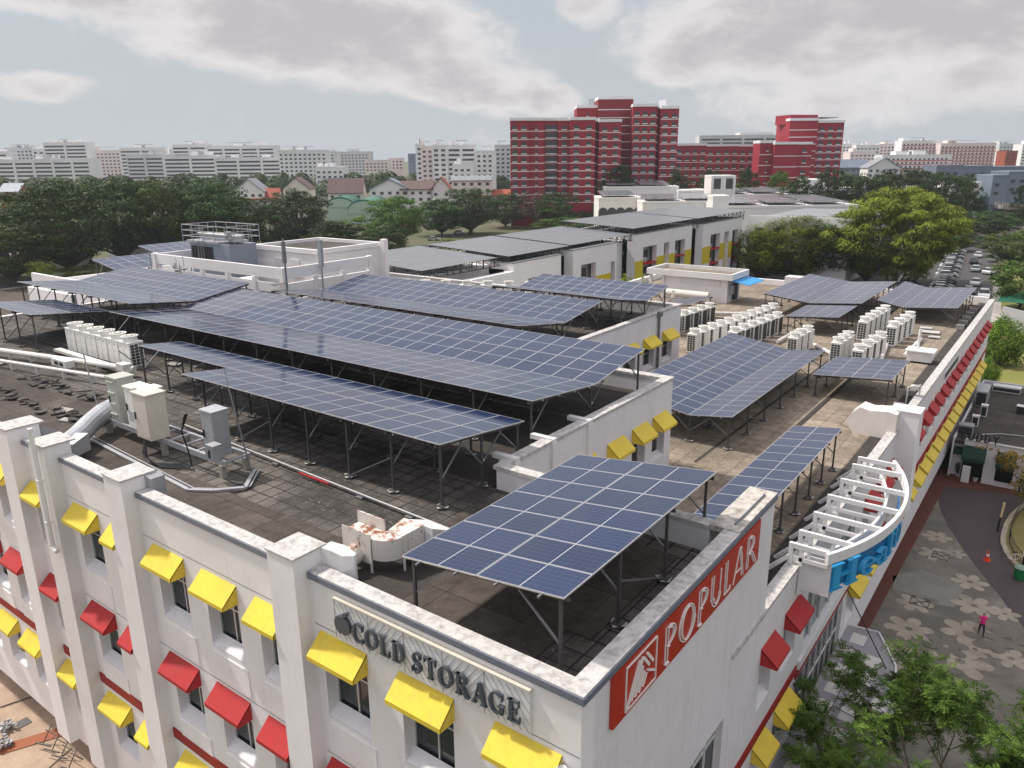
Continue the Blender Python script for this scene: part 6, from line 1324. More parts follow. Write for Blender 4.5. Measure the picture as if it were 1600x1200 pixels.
cols = ['silver','dark grey','dark grey','white','silver','black','dark grey','silver','white','dark grey','silver','black','white','silver','dark grey','white','silver','navy','white','black','silver','dark grey','white','silver','white','black']
for i in range(24):
    y = 163+i*3.6+(4 if i > 7 else 0); x = -20.7-(y-163)*.092; car(x, y, R(22+rr.uniform(-3,3)), cols[i], '%s car, %s, from the near end of the slanted row' % (NM[i], cols[i]))
for i in range(12):
    y = 159+i*3.7; x = -27.2-(y-163)*.09; car(x, y, R(200+rr.uniform(-3,3)), cols[(i*5+3) % 26], '%s car, %s, in the row under the feathery tree' % (NM[i], cols[(i*5+3) % 26]))
for (px_, py_, rz, c, lb, s) in ((1536,468,-90,'white','white van driving towards the photo beside the long wall',(1.05,1.08,1.35)),(1524,446,-95,'white','white car with red tail lights queuing in the lane',None),(1524,424,88,'silver','silver car in the lane behind the queuing white car',None),(1513,459,-80,'dark grey','dark car waiting in front of the slanted row',None),(1546,428,70,'white','white car turning beside the round tree',None),
                             (1552,409,80,'silver','silver car far up the lane by the dark tree',None),(1528,402,88,'white','white car far up the lane',None),(1538,388,92,'black','black car at the far end of the lane',None),(1521,412,95,'dark grey','grey car midway up the lane',None)):
    p = P(px_,py_,GZ); car(p.x,p.y,R(rz+5),c,lb,s)
for (px_, py_, rz, c, lb) in ((50,424,20,'dark grey','dark car on the road behind the left trees'),(145,414,20,'black','black car on the road left of the forked tree'),(718,366,25,'white','white van parked by the dry field'),(678,376,20,'silver','silver car by the dry field'),(1590,338,10,'white','white car near the right edge by the overpass'),(1565,340,10,'red','red lorry cab near the overpass at the right')):
    p = P(px_,py_,GZ); car(p.x,p.y,R(rz),c,lb)
# =================================================================== BACKGROUND BUILDINGS
def atd(px, py, d): return CAM + ray(px, py)/FPX*d
def hzy(px): return 247.6+(800-px)*.0148*.67
MT['hdb'] = paint('white_block_paint', (.76,.76,.77), .8, (.36,.36,.37), .3, .2, dscale=.05)
MT['hdb2'] = paint('grey_block_paint', (.58,.59,.61), .8, (.25,.25,.26), .3, .2, dscale=.05)
MT['hdbp'] = paint('pinkish_block_paint', (.74,.64,.62), .8, (.4,.35,.34), .3, .2, dscale=.05)
MT['pinkband'] = plain('pink_band', (.50,.16,.16), .8)
MT['dwin'] = plain('dark_openings', (.045,.05,.06), .4)
MT['redblk'] = paint('crimson_block_paint', (.30,.017,.034), .75, (.16,.02,.02), .3, .15, dscale=.06)
MT['redblk2'] = paint('deep_red_block_paint', (.20,.016,.02), .75, (.12,.015,.02), .3, .15, dscale=.06)
MT['yelp'] = paint('yellow_panel_paint', (.55,.43,.02), .7, (.3,.25,.05), .2, .1)
MT['resw'] = paint('estate_white_paint', (.74,.72,.72), .8, (.4,.39,.38), .2, .15, dscale=.15)
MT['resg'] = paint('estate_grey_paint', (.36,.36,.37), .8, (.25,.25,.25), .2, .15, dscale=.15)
MT['roofm'] = paint('grey_roof_sheet', (.22,.23,.25), .5, (.12,.12,.13), .5, 0, dscale=.3)
MT['tiler'] = paint('orange_tile_roof', (.30,.07,.035), .8, (.16,.05,.03), .5, 0, dscale=.4)
MT['tileb'] = paint('brown_tile_roof', (.13,.085,.08), .8, (.07,.05,.05), .5, 0, dscale=.4)
MT['bluet'] = paint('slate_blue_cladding', (.17,.21,.27), .6, (.10,.12,.15), .4, .2, dscale=.2)
MT['gvault'] = paint('green_vault_roof', (.04,.15,.10), .5, (.03,.09,.07), .4, 0, dscale=.2); MT['gpale'] = paint('pale_green_gable', (.34,.44,.36), .7, (.25,.3,.26), .3, 0, dscale=.2)
class Frame:                            # a wall line a->b (plan) with outward normal towards the camera
    def __init__(s, a, b):
        s.a = Vector((a[0],a[1],0)); s.b = Vector((b[0],b[1],0)); s.L = (s.b-s.a).length; s.u = (s.b-s.a)/s.L; s.n = Vector((s.u.y,-s.u.x,0))
        if s.n.dot(Vector((CAM.x,CAM.y,0))-s.a) < 0: s.n = -s.n
    def p(s, u, d, z): q = s.a+s.u*u+s.n*d; return Vector((q.x,q.y,z))
    def box(s, m, u0, u1, d0, d1, z0, z1, mi=0):
        vs = [s.p(u,d,z) for z in (z0,z1) for (u,d) in ((u0,d0),(u1,d0),(u1,d1),(u0,d1))]; m.add(vs, [(0,3,2,1),(4,5,6,7),(0,1,5,4),(1,2,6,5),(2,3,7,6),(3,0,4,7)], mi)
def slab(name, label, px0, px1, ytop, d, depth, wall, style='corridor', group=None, d2=None, floors=None, cat='building', fh=2.8, band=None, roofbox=True):
    a = atd(px0, 300, d); b = atd(px1, 300, d2 or d); a.z = b.z = 0; F = Frame(a, b); q = atd((px0+px1)/2, ytop, (d+(d2 or d))/2); zt = q.z
    root = thing(name, label, cat, (F.a.x, F.a.y, GZ), 0, group); m = MB(); F.box(m, 0, F.L, -depth, 0, GZ, zt); m.build('walls', wall, root)
    n = int((zt-1.2-8)/fh) if floors is None else floors; z = zt-1.4-fh
    rg = random.Random(int(px0)*7+3)
    for k in range(n):
        if z < 6: break
        w = MB()
        if style == 'corridor': F.box(w, F.L*.03, F.L*.97, .01, .06, z+.9, z+2.2)
        else:
            u = 1.2
            while u < F.L-2: F.box(w, u, u+1.7, .01, .08, z+.9, z+2.1); u += 3.4
        w.build('window_row', MT['dwin'], root)
        if band: w = MB(); F.box(w, 0, F.L, .0, .12, z-.15, z+.75); w.build('floor_band', band, root)
        z -= fh
    m = MB()
    if style == 'corridor':
        k = max(2, int(F.L/14)); 
        for i in range(k+1): u = F.L*i/k; F.box(m, max(0,u-.9), min(F.L,u+.9), 0, .5, GZ, zt+.3)
    F.box(m, -.1, F.L+.1, -depth, .15, zt, zt+.7)
    if roofbox:
        for i in range(rg.randint(1,3)): u = F.L*rg.uniform(.05,.75); F.box(m, u, u+F.L*rg.uniform(.08,.2), -depth*.8, -depth*.2, zt+.7, zt+rg.uniform(2,4))
    m.build('piers_and_cornice', wall, root)
    if roofbox: m = MB(); u = F.L*.3; F.box(m, u, F.L*.7, -depth*.7, -depth*.3, zt+3.0, zt+3.2); m.build('roof_panels', MT['roofm'], root)
    # shaded return wall details
    return root, F, zt
GH = 'white slab blocks on the left horizon'
for a in [(-40,22,238,640,'hdb','corridor','leftmost white slab block cut by the photo edge'),(-30,150,250,560,'hdb','corridor','long lower white block in front of the leftmost slab'),(18,62,232,660,'hdb2','windows','narrow white block with a roof structure, second from the left edge'),
          (62,80,234,655,'hdb','corridor','thin white block left of the gate topped block'),(80,146,224,650,'hdb','corridor','tall white block crowned by a gate shaped frame at left'),(146,196,236,670,'hdbp','windows','pale block right of the gate topped block'),(196,262,232,640,'hdb','corridor','white block with stepped roof line left of the gap'),
          (205,262,243,600,'hdb2','corridor','grey banded block in front of the stepped white one'),(262,278,240,690,'hdb2','windows','slim far block in the notch of the skyline'),(278,330,227,650,'hdb','corridor','tall white block right of the notch with flat crown'),(262,345,244,590,'hdb','corridor','long low banded block under the flat crowned one'),
          (330,436,229,640,'hdb','corridor','wide white block with a stepped long roof'),(340,450,247,580,'hdb','corridor','wide low block before the stepped long roof'),(440,514,236,560,'hdb','windows','white block with dark vertical window strips near the tower mast'),(514,530,238,700,'hdb2','windows','small far grey block right of the strip windows block'),
          (530,583,238,760,'hdb2','windows','far grey block with fine window grid'),(495,538,262,480,'hdb','windows','small white low block in the trees right of the strip windows block')]:
    slab('apartment_block', a[6], a[0], a[1], a[2], a[3], 14, MT[a[4]], a[5], GH, floors=9)
for a in [(573,610,251,700,'hdbp','low pale block among the far trees'),(608,631,248,720,'hdbp','small block with an orange brown front on the horizon'),(640,650,241,900,'bluet','tiny dark blue glass tower left of the white group')]: slab('apartment_block', a[5], a[0], a[1], a[2], a[3], 14, MT[a[4]], 'windows', None, floors=3, roofbox=False)
GM_ = 'white blocks left of the red towers'
for a in [(652,662,226,470,'hdb','narrow white end tower of the group left of the red towers'),(660,678,230,468,'hdbp','plain pinkish white gable of the middle group'),(678,700,228,465,'hdb','white block with dark window strip in the middle group'),(700,744,228,480,'hdb','long banded white block of the middle group'),(744,775,237,470,'hdb','windowed white block at the right of the middle group'),(774,800,228,520,'hdb2','grey white block touching the red towers'),(708,740,258,430,'hdb','low white annex below the long banded block')]:
    slab('apartment_block', a[5], a[0], a[1], a[2], a[3], 14, MT[a[4]], 'corridor' if a[0] in (700,678) else 'windows', GM_, floors=8)
GRt = 'pink and white blocks on the right horizon'
for a in [(1308,1330,226,700,'hdb','white block directly right of the small red tower'),(1330,1366,228,690,'hdb','white cream block behind the gabled roof'),(1322,1360,238,640,'hdbp','banded pale block right of the small red tower'),(1366,1400,226,720,'hdbp','pink banded block left of the tall white crown'),(1400,1456,221,700,'hdb','block with pink floors and a raised white crown'),
          (1372,1480,243,600,'hdb','long low white block in front of the pink floors'),(1460,1545,225,690,'hdbp','wide pink floored block on the right horizon'),(1550,1584,226,760,'hdb2','bluish grey block near the right edge'),(1586,1640,226,700,'hdb','pale block cut by the right photo edge')]:
    slab('apartment_block', a[5], a[0], a[1], a[2], a[3], 14, MT[a[4]], 'windows', GRt, floors=7, band=MT['pinkband'] if 'pink' in a[5] and 'floor' in a[5] else None)
for a in [(1088,1222,213,620,'hdb2','long greenish grey office block behind the low red block'),(1150,1200,209,640,'hdb','white and glass rooftop office above the low red block')]: slab('office_block', a[5], a[0], a[1], a[2], a[3], 14, MT[a[4]], 'corridor', None, floors=3, roofbox=False)
slab('apartment_block','tiny orange and white building left of the right edge', 1562,1580,237,600,12,MT['tiler'],'windows',None,floors=2,roofbox=False)
# ---- crimson blocks
def redblock(label, segs, d, thick, fh, floors, wcol, group='crimson apartment blocks', nwin=100):
    """segs: (px0, px1, ytop, dd, kind)"""
    a0 = atd(segs[0][0],300,d); root = thing('red_apartment_block', label, 'building', (a0.x,a0.y,GZ), 0, group); wins = []
    wm, bm_, sm = MB(), MB(), MB(); sills = []
    for (x0,x1,yt,dd,kind) in segs:
        a = atd(x0,300,d+dd); b = atd(x1,300,d+dd+(3 if kind == 'turn' else 0)); F = Frame(a,b); zt = atd((x0+x1)/2,yt,d+dd).z
        w = MB(); F.box(w,0,F.L,-thick,0,GZ,zt); w.build('wall', wcol if kind != 'deep' else MT['redblk2'], root)
        c = MB(); F.box(c,-.15,F.L+.15,-thick-.1,.35,zt,zt+1.1); c.build('roof_parapet', MT['resg'] if False else MT['hdb'], root)
        z = zt-2.2
        for k in range(floors):
            zz = z-fh*k
            if zz < 7: break
            F.box(bm_,-.05,F.L+.05,.0,.10,zz-fh*.62,zz-fh*.62+.32)
            if kind == 'gallery': wins.append((F,.6,F.L-.6,zz-1.1,zz+.6))
            elif kind in ('win','turn'):
                n = max(1,int(F.L/3.3))
                for i in range(n): 
                    u = F.L*(i+.5)/n; wins.append((F,u-.95,u+.95,zz-1.0,zz+.35))
            elif kind == 'narrow': wins.append((F,F.L/2-.4,F.L/2+.4,zz-1.0,zz+.35))
    bm_.build('floor_bands', MT['hdb'], root)
    wins.sort(key=lambda w: -w[3])
    rest = MB(); rsill = MB()
    for i, (F,u0,u1,z0,z1) in enumerate(wins):
        if i < nwin:
            m = MB(); F.box(m,u0,u1,.005,.07,z0,z1); o = m.build('window', MT['dwin'], root); m = MB(); F.box(m,u0-.1,u1+.1,.005,.45,z0-.35,z0); m.build('sill', MT['hdb'], o)
        else: F.box(rest,u0,u1,.005,.07,z0,z1); F.box(rest,u0-.1,u1+.1,.005,.45,z0-.35,z0,1)
    if rest.f: rest.build('window', [MT['dwin'],MT['hdb']], root)['kind'] = 'stuff'
    return root
RB = MT['redblk']
t1 = redblock('long ten storey crimson block at the left of the red group', [(798,826,190,0,'win'),(826,850,190,2,'narrow'),(850,872,190,5,'gallery'),(872,890,190,3,'win'),(890,928,189,0,'win'),(928,934,191,5,'deep'),(934,968,192,2,'win')], 308, 14, 3.05, 13, RB)
t2 = redblock('taller stepped crimson tower with a plain penthouse behind the long block', [(900,932,171,8,'narrow'),(932,985,158,6,'deep'),(985,1022,169,0,'win'),(1022,1028,171,3,'deep'),(1028,1055,172,-2,'win')], 322, 16, 3.2, 15, RB)
t3 = redblock('long low crimson block right of the towers', [(1053,1100,228,0,'win'),(1100,1150,229,0,'win'),(1150,1222,229,0,'win')], 370, 12, 3.4, 6, RB)
t4 = redblock('small crimson tower with a flat roof canopy at the right end of the low block', [(1225,1268,190,0,'plain'),(1268,1308,193,4,'win')], 352, 18, 3.05, 11, RB)
t5 = redblock('low crimson wing in front of the small tower', [(1182,1205,224,0,'narrow'),(1205,1240,226,-3,'plain'),(1240,1262,226,2,'win')], 345, 10, 4.6, 4, RB)
m = MB(); F = Frame(atd(1225,300,354),atd(1300,300,360)); z = atd(1260,181,356).z; F.box(m,0,F.L*.55,-12,0,z-4,z); m.build('penthouse', RB, t4); m = MB(); F.box(m,F.L*.3,F.L,-14,-1,z-1.2,z-.9); m.build('roof_canopy', MT['roofm'], t4)
for (px_,yt,d,lb) in ((921,158,326,'lattice antenna cluster on the taller crimson tower'),(1037,160,320,'white equipment box on the right end of the crimson tower')):
    p = atd(px_,yt,d); m = MB()
    if px_ == 921:
        for k in range(4): m.bar((p.x+k*.8,p.y,p.z-4),(p.x+k*.8,p.y,p.z+1),.15); m.bar((p.x,p.y,p.z-3+k),(p.x+2.4,p.y,p.z-2.6+k),.12)
    else: m.box(p.x-1.5,p.x+1.5,p.y-1,p.y+1,p.z-2.5,p.z+1)
    tag(m.build('rooftop_equipment', MT['galv'] if px_ == 921 else MT['hdb']), lb, 'roof equipment')
# ---- houses beyond the road
def house(label, px0, px1, ybase, yeave, yridge, roof, wall, ridge='x', group='houses beyond the green vaulted roofs', depth=11, d=None):
    a = P(px0, ybase, GZ); dd = d or dist(a); a = atd(px0,300,dd); b = atd(px1,300,dd); F = Frame(a,b); ze = atd((px0+px1)/2,yeave,dd).z; zr = atd((px0+px1)/2,yridge,dd).z
    root = thing('house', label, 'house', (F.a.x,F.a.y,GZ), 0, group); m = MB(); F.box(m,0,F.L,-depth,0,GZ,ze)
    L = F.L
    if ridge == 'y': m.prism([F.p(0,0,ze),F.p(L,0,ze),F.p(L/2,0,zr)],-F.n*depth)
    else: m.prism([F.p(0,0,ze),F.p(0,-depth,ze),F.p(0,-depth/2,zr)],F.u*L)
    m.build('walls', wall, root); m = MB(); t = .35; o = .5
    if ridge == 'y':
        for s0, s1 in ((-o,L/2),(L+o,L/2)): m.prism([F.p(s0,.6,ze-.2),F.p(s1,.6,zr+.1),F.p(s1,.6,zr+.1+t),F.p(s0,.6,ze-.2+t)],-F.n*(depth+1.2))
    else:
        for s0 in (o,-depth-o): m.prism([F.p(-.5,s0,ze-.2),F.p(-.5,-depth/2,zr+.1),F.p(-.5,-depth/2,zr+.1+t),F.p(-.5,s0,ze-.2+t)],F.u*(L+1))
    m.build('roof', roof, root)
    n = max(2,int(L/3.5))
    for i in range(n):
        for z in (ze-2.3,ze-5.2):
            if z > GZ+.5: w = MB(); u = L*(i+.5)/n; F.box(w,u-.8,u+.8,.01,.08,z,z+1.3); w.build('window', MT['dwin'], root)
    return root, F, ze, zr
W_ = MT['resw']
for a in [('white house with solar panels on its gable roof, left of the plant room trees',366,412,318,300,280,MT['roofm'],W_,'y'),('red roofed house in front of the solar panelled house',380,432,322,312,296,MT['tiler'],W_,'x'),('brown gabled cream house left of the steep brown roof',442,484,318,296,278,MT['tileb'],MT['cream'],'y'),
          ('big house with a steep brown roof and cream gable',512,566,318,302,280,MT['tileb'],MT['cream'],'x'),('modern white and blue house with sloping roofs',578,640,316,296,280,MT['bluet'],W_,'y'),('dark roofed long house behind the modern house',626,676,312,296,284,MT['tileb'],W_,'x'),('house with a bright orange red hipped roof',672,706,318,298,278,MT['tiler'],W_,'y'),
          ('white flat roofed house before the middle white group',706,768,312,282,276,MT['roofm'],W_,'x'),('low red roofed house at the left foot of the red towers',742,798,322,306,298,MT['tiler'],W_,'x'),('bluish roofed house peeping above the left trees',-2,28,318,300,288,MT['bluet'],MT['tiler'],'x')]: house(*a, d=365)
for a in [('white gabled hall behind the dark flat crowned trees',1352,1402,312,262,247,MT['roofm'],W_,'y'),('grey blue modern house right of the small red tower',1298,1352,305,262,250,MT['bluet'],MT['bluet'],'x'),('orange hipped roof house at the right edge',1556,1612,326,302,288,MT['tiler'],MT['cream'],'x')]: house(*a, group='houses on the right')
for i,(x0,x1,yt,d) in enumerate(((1458,1500,260,345),(1500,1545,261,345),(1545,1625,262,345),(1548,1572,276,300),(1572,1625,270,302))):
    slab('terrace_house', ['left end of the dark blue terrace row','middle of the dark blue terrace row','right end of the dark blue terrace row','small blue grey house before the terrace row','blue grey flat roofed house at the right edge'][i], x0,x1,yt,d,12,MT['bluet'],'windows','dark blue terrace houses',floors=2,roofbox=False,fh=3.2)
# green vaulted market roofs
gv = thing('vaulted_hall', 'hall with green vaulted roofs and pale green gables beyond the road', 'hall', atd(560,330,330), 0)
for (x0,x1,yb,yt,d) in ((508,552,322,308,345),(540,592,332,312,325),(572,592,318,308,352)):
    F = Frame(atd(x0,300,d),atd(x1,300,d)); zb = atd(x0,yb,d).z; zt = atd(x0,yt,d).z; pts = [F.p(F.L/2-F.L/2*math.cos(math.pi*k/14),0,zb+(zt-zb)*math.sin(math.pi*k/14)) for k in range(15)]
    m = MB(); m.prism(pts,-F.n*26); m.build('vault', MT['gvault'], gv); m = MB(); m.prism([p+F.n*.1+Vector((0,0,-.8)) for p in pts],F.n*.2); F.box(m,0,F.L,-26,.05,GZ,zb); m.build('gable_wall', MT['gpale'], gv)
sh = thing('roofed_shelter', 'pale green roofed open shelter with white columns near the road', 'shelter', atd(675,340,300), 0)
F = Frame(atd(658,300,300),atd(694,300,300)); z0_ = atd(676,332,300).z; z1_ = atd(676,313,300).z; m = MB(); m.prism([F.p(-2,0,z0_),F.p(F.L*.4,0,z1_),F.p(F.L+2,0,z0_),F.p(F.L+2,0,z0_-.6),F.p(-2,0,z0_-.6)],-F.n*16); m.build('roof', MT['gpale'], sh)
m = MB(); [F.box(m,F.L*k/3-.3,F.L*k/3+.3,-.8,-.2,GZ,z0_) for k in range(4)]; F.box(m,0,F.L,-10,-9,GZ,z0_); m.build('columns', MT['hdb2'], sh)
# cream wall building behind the left trees
m = MB(); a, b = P(46,424,GZ), P(146,414,GZ); F = Frame(a,b); F.box(m,0,F.L,-14,0,GZ,zat(100,372,a.x,a.y)); o = m.build('cream_hall', MT['cream']); tag(o,'plain cream walled hall behind the forked rain tree','building')
m = MB(); a, b = P(196,404,GZ), P(310,392,GZ); F = Frame(a,b); F.box(m,0,F.L,-10,0,GZ,GZ+6); o = m.build('dark_hall', MT['resg']); tag(o,'grey low building half hidden under the left tree row','building')
# ---- estate blocks with yellow panels (facades face +X)
GE = 'white estate blocks with yellow panels'
def estate(label, X, y0, y1, zt, depth, bays, parent=None, lowyellow=True):
    root = thing('estate_block', label, 'building', (X,y0,GZ), 0, GE)
    holes = []; zy = zt-4.6
    for (b0,b1,kind) in bays: holes.append((b0,b1,GZ+.5,zt-2.4 if kind != 'side' else zt-2.9))
    wallgrid('front_wall', MT['resw'], 'x', X-.9, X, y0, y1, GZ, zt, holes, root)
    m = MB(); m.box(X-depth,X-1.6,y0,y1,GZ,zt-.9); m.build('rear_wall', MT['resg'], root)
    m = MB(); m.box(X-depth,X-.9,y0,y0+.35,GZ,zt); m.box(X-depth,X-.9,y1-.35,y1,GZ,zt); m.box(X-depth,X-depth+.3,y0,y1,GZ,zt); m.build('side_wall', MT['resw'], root)
    m = MB(); m.box(X-depth+.3,X-.9,y0+.35,y1-.35,zt-.9,zt-.6); m.build('roof', MT['roofm'], root)
    m = MB(); m.box(X-.95,X+.06,y0-.05,y1+.05,zt,zt+.1); m.box(X-depth,X-.95,y0-.05,y0+.3,zt,zt+.1); m.build('coping', MT['galv'], root)
    prev = y0
    for (b0,b1,kind) in bays+[(y1,y1,'end')]:
        if b0-prev > .5 and lowyellow: m = MB(); m.box(X+.001,X+.05,prev+.02,b0-.02,zy-3.4,zy); m.build('yellow_panel', MT['yelp'], root)
        prev = b1
    for (b0,b1,kind) in bays:
        if kind == 'bay':
            for f in range(3):
                z = zt-5.0-f*3.0
                for (u0,u1) in ((b0+.4,b0+1.5),(b0+(b1-b0)*.55,b1-.5)): w = MB(); w.box(X-1.58,X-1.5,u0,u1,z+.3,z+1.7); w.build('window', MT['dwin'], root)
                m = MB(); m.box(X-1.5,X+.15,b0+.1,b1-.1,z-.5,z-.3); m.build('red_ledge', MT['red'], root)
                m = MB(); m.box(X-1.5,X-.9,b0+(b1-b0)*.4,b0+(b1-b0)*.4+.9,z-.25,z+.45,0); m.box(X-.9,X-.88,b0+(b1-b0)*.4+.1,b0+(b1-b0)*.4+.7,z-.18,z+.38,1); m.build('wall_unit', [MT['ac'],MT['grey']], root)
        elif kind == 'slot':
            m = MB(); m.box(X-1.2,X-.8,b0,b1,GZ,zy-.0); m.build('yellow_panel', MT['yelp'], root)
    return root
def endwall(root, X0_, X1_, Y, zt, zb=4):   # windows on the small walls that face -Y
    for z in (zt-3.6,zt-6.6,zt-9.4):
        for x in (X0_+.6,X0_+(X1_-X0_)*.55): w = MB(); w.box(x,x+1.2,Y-.06,Y-.005,z,z+.8); w.build('window', MT['dwin'], root)
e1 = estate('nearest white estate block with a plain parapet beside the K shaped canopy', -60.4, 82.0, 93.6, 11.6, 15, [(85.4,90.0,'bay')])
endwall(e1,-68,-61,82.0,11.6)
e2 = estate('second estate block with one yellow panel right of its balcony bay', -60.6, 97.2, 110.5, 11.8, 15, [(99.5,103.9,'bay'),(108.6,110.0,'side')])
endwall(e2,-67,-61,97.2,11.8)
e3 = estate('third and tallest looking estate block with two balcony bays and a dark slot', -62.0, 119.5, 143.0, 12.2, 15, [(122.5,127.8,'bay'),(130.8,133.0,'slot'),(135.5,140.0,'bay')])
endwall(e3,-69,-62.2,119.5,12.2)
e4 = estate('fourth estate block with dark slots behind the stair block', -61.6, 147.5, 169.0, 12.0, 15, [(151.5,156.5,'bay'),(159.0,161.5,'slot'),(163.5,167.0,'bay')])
for (a,b,lb) in ((60.6,82,'long plain white estate link behind the second wing solar canopies'),(93.6,97.2,'narrow white link between the first two estate blocks'),(110.5,119.5,'white link between the second and third estate blocks'),(143,147.5,'white link between the third and fourth estate blocks')):
    m = MB(); m.box(-76,-64.5,a+.02,b-.02,GZ,11.2); tag(m.build('estate_link', MT['resw']), lb, 'building')
m = MB(); m.box(-61.2,-60.2,68,81.9,GZ,10.6); m.box(-76.5,-61.2,60,60.5,GZ,11.0); tag(m.build('estate_wall', MT['resw']), 'plain white estate wall left of the nearest estate block', 'building')
e5 = thing('estate_block', 'white estate block facing the photo behind the mid green trees', 'building', (-45,173,GZ), 0, GE)
m = MB(); m.box(-61.5,-40,173.4,215,GZ,11.4); m.build('walls', MT['resw'], e5); m = MB(); m.box(-61,-40.5,173.9,214.5,11.4,11.5); m.build('roof', MT['roofm'], e5); m = MB(); m.box(-61.6,-39.9,173.0,173.4,GZ,12.2); m.build('parapet', MT['resw'], e5)
for k in range(5):
    for z in (8.2,5.0,1.8): w = MB(); x = -60+k*4.1; w.box(x,x+1.9,172.9,172.99,z,z+1.4); w.build('window', MT['dwin'], e5)
for k in range(2): m = MB(); m.box(-58+k*9,-55.4+k*9,172.6,172.99,4.5,4.7); m.build('red_ledge', MT['red'], e5)
GS = 'solar canopies on the estate roofs'
SF_ = 11.2
for (lb, x0,x1,y0,y1,n) in (('pale solar canopy over the left end of the estate roofs',-76,-62.0,66,80.5,10),('grey solar canopy over the nearest estate block',-76,-61.5,82.5,97.5,12),('stepped solar canopy over the second estate block',-76,-61.8,98.5,118,15),
                            ('wide flat solar canopy over the third estate block',-77,-62.5,119.5,145,20),('long flat solar canopy over the fourth estate block',-77,-62.2,146,172,20)):
    solar(lb,'x',[(x0,13.2 if y0 < 118 else 14.0),((x0+x1)/2,12.85 if y0 < 118 else 13.65),(x1,12.45 if y0 < 118 else 13.25)],[3,3],y0,y1,n,SF_,2.3,group=GS,far=True,pw=.12)
# lattice edge girders below those canopies
for i,(y0,y1,z) in enumerate(((62,98,12.3),(98,120,12.4),(120,172,13.2))):
    m = MB(); n = int((y1-y0)/1.5)
    for zz in (z,z-1.1): m.bar((-62.6,y0,zz),(-62.6,y1,zz),.10)
    for k in range(n): a = y0+(y1-y0)*k/n; b = y0+(y1-y0)*(k+1)/n; m.bar((-62.6,a,z),(-62.6,b,z-1.1),.06); m.bar((-62.6,a,z),(-62.6,a,SF_ if k%3 == 0 else z-1.1),.07)
    tag(m.build('lattice_girder', MT['galvd']), ['dark lattice girder along the near estate roofs','dark lattice girder along the second estate roof','dark lattice girder along the far estate roofs'][i], 'girder', 'lattice girders on the estate roofs')
# ---- arched white blocks farther back
def whiteblock(label, px0, px1, ytop, d, depth, arches=0, panels=True, grp='white arched blocks behind the estate', wins=0):
    root, F, zt = slab('arched_block', label, px0, px1, ytop, d, depth, MT['resw'], 'windows', grp, floors=0, roofbox=False)
    for k in range(arches):
        u = F.L*(k+.5)/arches; pts = [F.p(u-1.6,.05,zt-8)]+[F.p(u-1.6*math.cos(math.pi*q/8),.05,zt-4.2+1.6*math.sin(math.pi*q/8)) for q in range(9)]+[F.p(u+1.6,.05,zt-8)]; m = MB(); m.prism(pts,F.n*.06); m.build('arch_opening', MT['dwin'], root)
    for k in range(wins): u = F.L*(k+.5)/wins; m = MB(); F.box(m,u-.8,u+.8,.02,.08,zt-4.5,zt-3.1); m.build('window', MT['dwin'], root)
    if panels:
        m = MB()
        for k in range(max(1,int(F.L/13))): u = 1+k*13; m.prism([F.p(u,-1,zt+1.4),F.p(u,-depth+1,zt+2.3),F.p(u,-depth+1,zt+2.45),F.p(u,-1,zt+1.55)],F.u*min(11.5,F.L-u-.5))
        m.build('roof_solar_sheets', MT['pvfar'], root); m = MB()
        for k in range(int(F.L/3)): u = 1+k*3; F.box(m,u,u+.15,-1.2,-1,zt,zt+1.7); m.bar(F.p(u,-1.1,zt),F.p(u+3,-1.1,zt+1.6),.1)
        m.build('sheet_frames', MT['galvd'], root)
    return root
for a in [('white arched block behind the bright tree clump, left end',936,1005,312,262,16,5),('white arched block right of the bright tree clump',1005,1130,318,250,16,6),('upper white block with parapet behind the arched one',945,1060,294,300,18,0,True,'white arched blocks behind the estate',0),
          ('white block with two slit windows under the louvred stair house',1060,1118,300,296,18,0,False,'white arched blocks behind the estate',3),('long white roof block behind the mid green trees',1130,1345,325,230,30,0),('long white block farther behind with thin dark roof sheets',1120,1345,306,285,20,0),
          ('small white block right of the dark round tree',1262,1288,283,300,12,0,False,'white arched blocks behind the estate',1),('white block seen through the dark flat crowned trees',1300,1480,296,290,16,0,False,'white arched blocks behind the estate',8),('white house with a balcony right of the big feathery tree',1484,1532,287,300,14,0,False,'white arched blocks behind the estate',3)]: whiteblock(*a)
slab('stair_house','white louvred stair house above the arched blocks',1110,1148,277,285,10,MT['resw'],'corridor',None,floors=3,fh=1.2,roofbox=False)
slab('stair_house','plain pale tower box between the estate and arched blocks',1115,1140,310,205,6,MT['resw'],'windows',None,floors=0,roofbox=False)
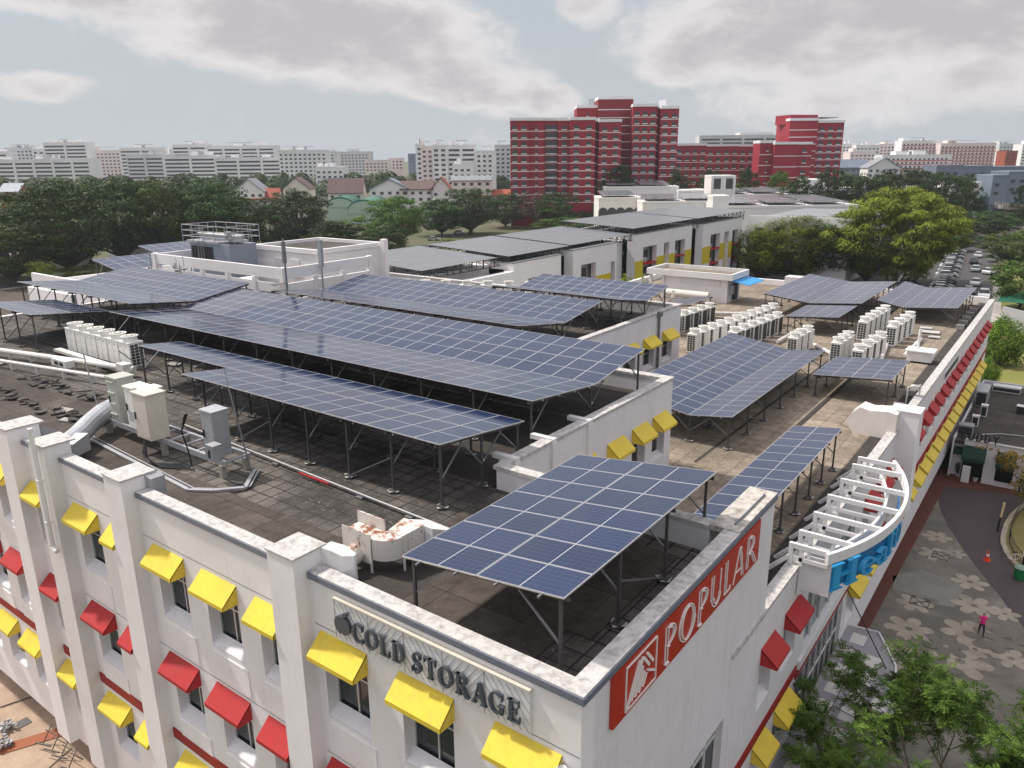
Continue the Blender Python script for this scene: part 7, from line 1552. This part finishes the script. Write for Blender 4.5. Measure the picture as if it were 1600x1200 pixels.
# overpass at right, grey wall and green tent on the lawn, street lamps
m = MB(); a, b = atd(1556,322,300), atd(1640,330,300); m.bar(a,b,9,1.6); m.bar(a+Vector((0,-4,1.4)),b+Vector((0,-4,1.4)),.4,1.0); 
for t_ in (.2,.6): q = a.lerp(b,t_); m.box(q.x-1,q.x+1,q.y-1,q.y+1,GZ,q.z)
tag(m.build('overpass', MT['concrete']), 'grey concrete overpass at the right edge beyond the car park', 'bridge')
m = MB(); a, b = P(1561,512,GZ), P(1640,534,GZ); F = Frame(a,b); F.box(m,0,F.L,-.2,0,GZ,zat(1561,478,a.x,a.y)); tag(m.build('boundary_wall', MT['resg']), 'plain grey boundary wall at the right edge of the lawn', 'wall')
m = MB(); c = P(1600,490,GZ); m.add([(c.x-4,c.y-3,GZ+2.2),(c.x+5,c.y-3,GZ+2.2),(c.x+5,c.y+4,GZ+2.2),(c.x-4,c.y+4,GZ+2.2),(c.x+.5,c.y+.5,GZ+4.2)],[(0,1,4),(1,2,4),(2,3,4),(3,0,4),(3,2,1,0)]); tag(m.build('tent', plain('tent_green',(.005,.10,.05),.6)), 'dark green tent roof behind the grey boundary wall', 'tent')
for k,(px_,by,ty,lb) in enumerate(((527,398,355,'curved street lamp behind the right end of the plant room'),(640,352,325,'thin street lamp by the road left of the pale shelter'),(649,300,276,'tall twin lamp among the houses'),(905,345,315,'curved street lamp left of the bright tree clump'))):
    p = P(px_,by,GZ); h_ = zat(px_,ty,p.x,p.y); t = thing('street_lamp', lb, 'street lamp', p, 0, 'street lamps beyond the roofs'); m = MB(); m.tube(p,(p.x,p.y,h_-.8),.12,.08,8); m.path([Vector((p.x,p.y,h_-.8)),Vector((p.x+.5,p.y,h_-.2)),Vector((p.x+1.8,p.y,h_))],.07,6); m.build('pole', MT['grey'], t); m = MB(); m.box(p.x+1.6,p.x+2.6,p.y-.15,p.y+.15,h_-.08,h_+.06); m.build('lamp_head', MT['grey'], t)
# haze: thin even air round everything
def haze(density=0.00013):
    m = bpy.data.materials.new('haze_air'); m.use_nodes = True; nt = m.node_tree; nt.nodes.clear(); o = nt.nodes.new('ShaderNodeOutputMaterial'); v = nt.nodes.new('ShaderNodeVolumePrincipled')
    v.inputs['Color'].default_value = (.80,.88,.97,1); v.inputs['Density'].default_value = density; v.inputs['Anisotropy'].default_value = .2; nt.links.new(v.outputs[0], o.inputs['Volume'])
    h = MB(); h.box(-1100,700,-130,1400,GZ-1,62); ob = h.build('haze', m); ob['kind'] = 'stuff'; ob['label'] = 'thin pale haze in the air over the whole town'; ob['category'] = 'haze'
haze()
SC.cycles.volume_bounces = 0; SC.cycles.max_bounces = 6; SC.cycles.volume_step_rate = 4; SC.cycles.transparent_max_bounces = 4
bpy.context.view_layer.update()
print('objects', len(bpy.data.objects))
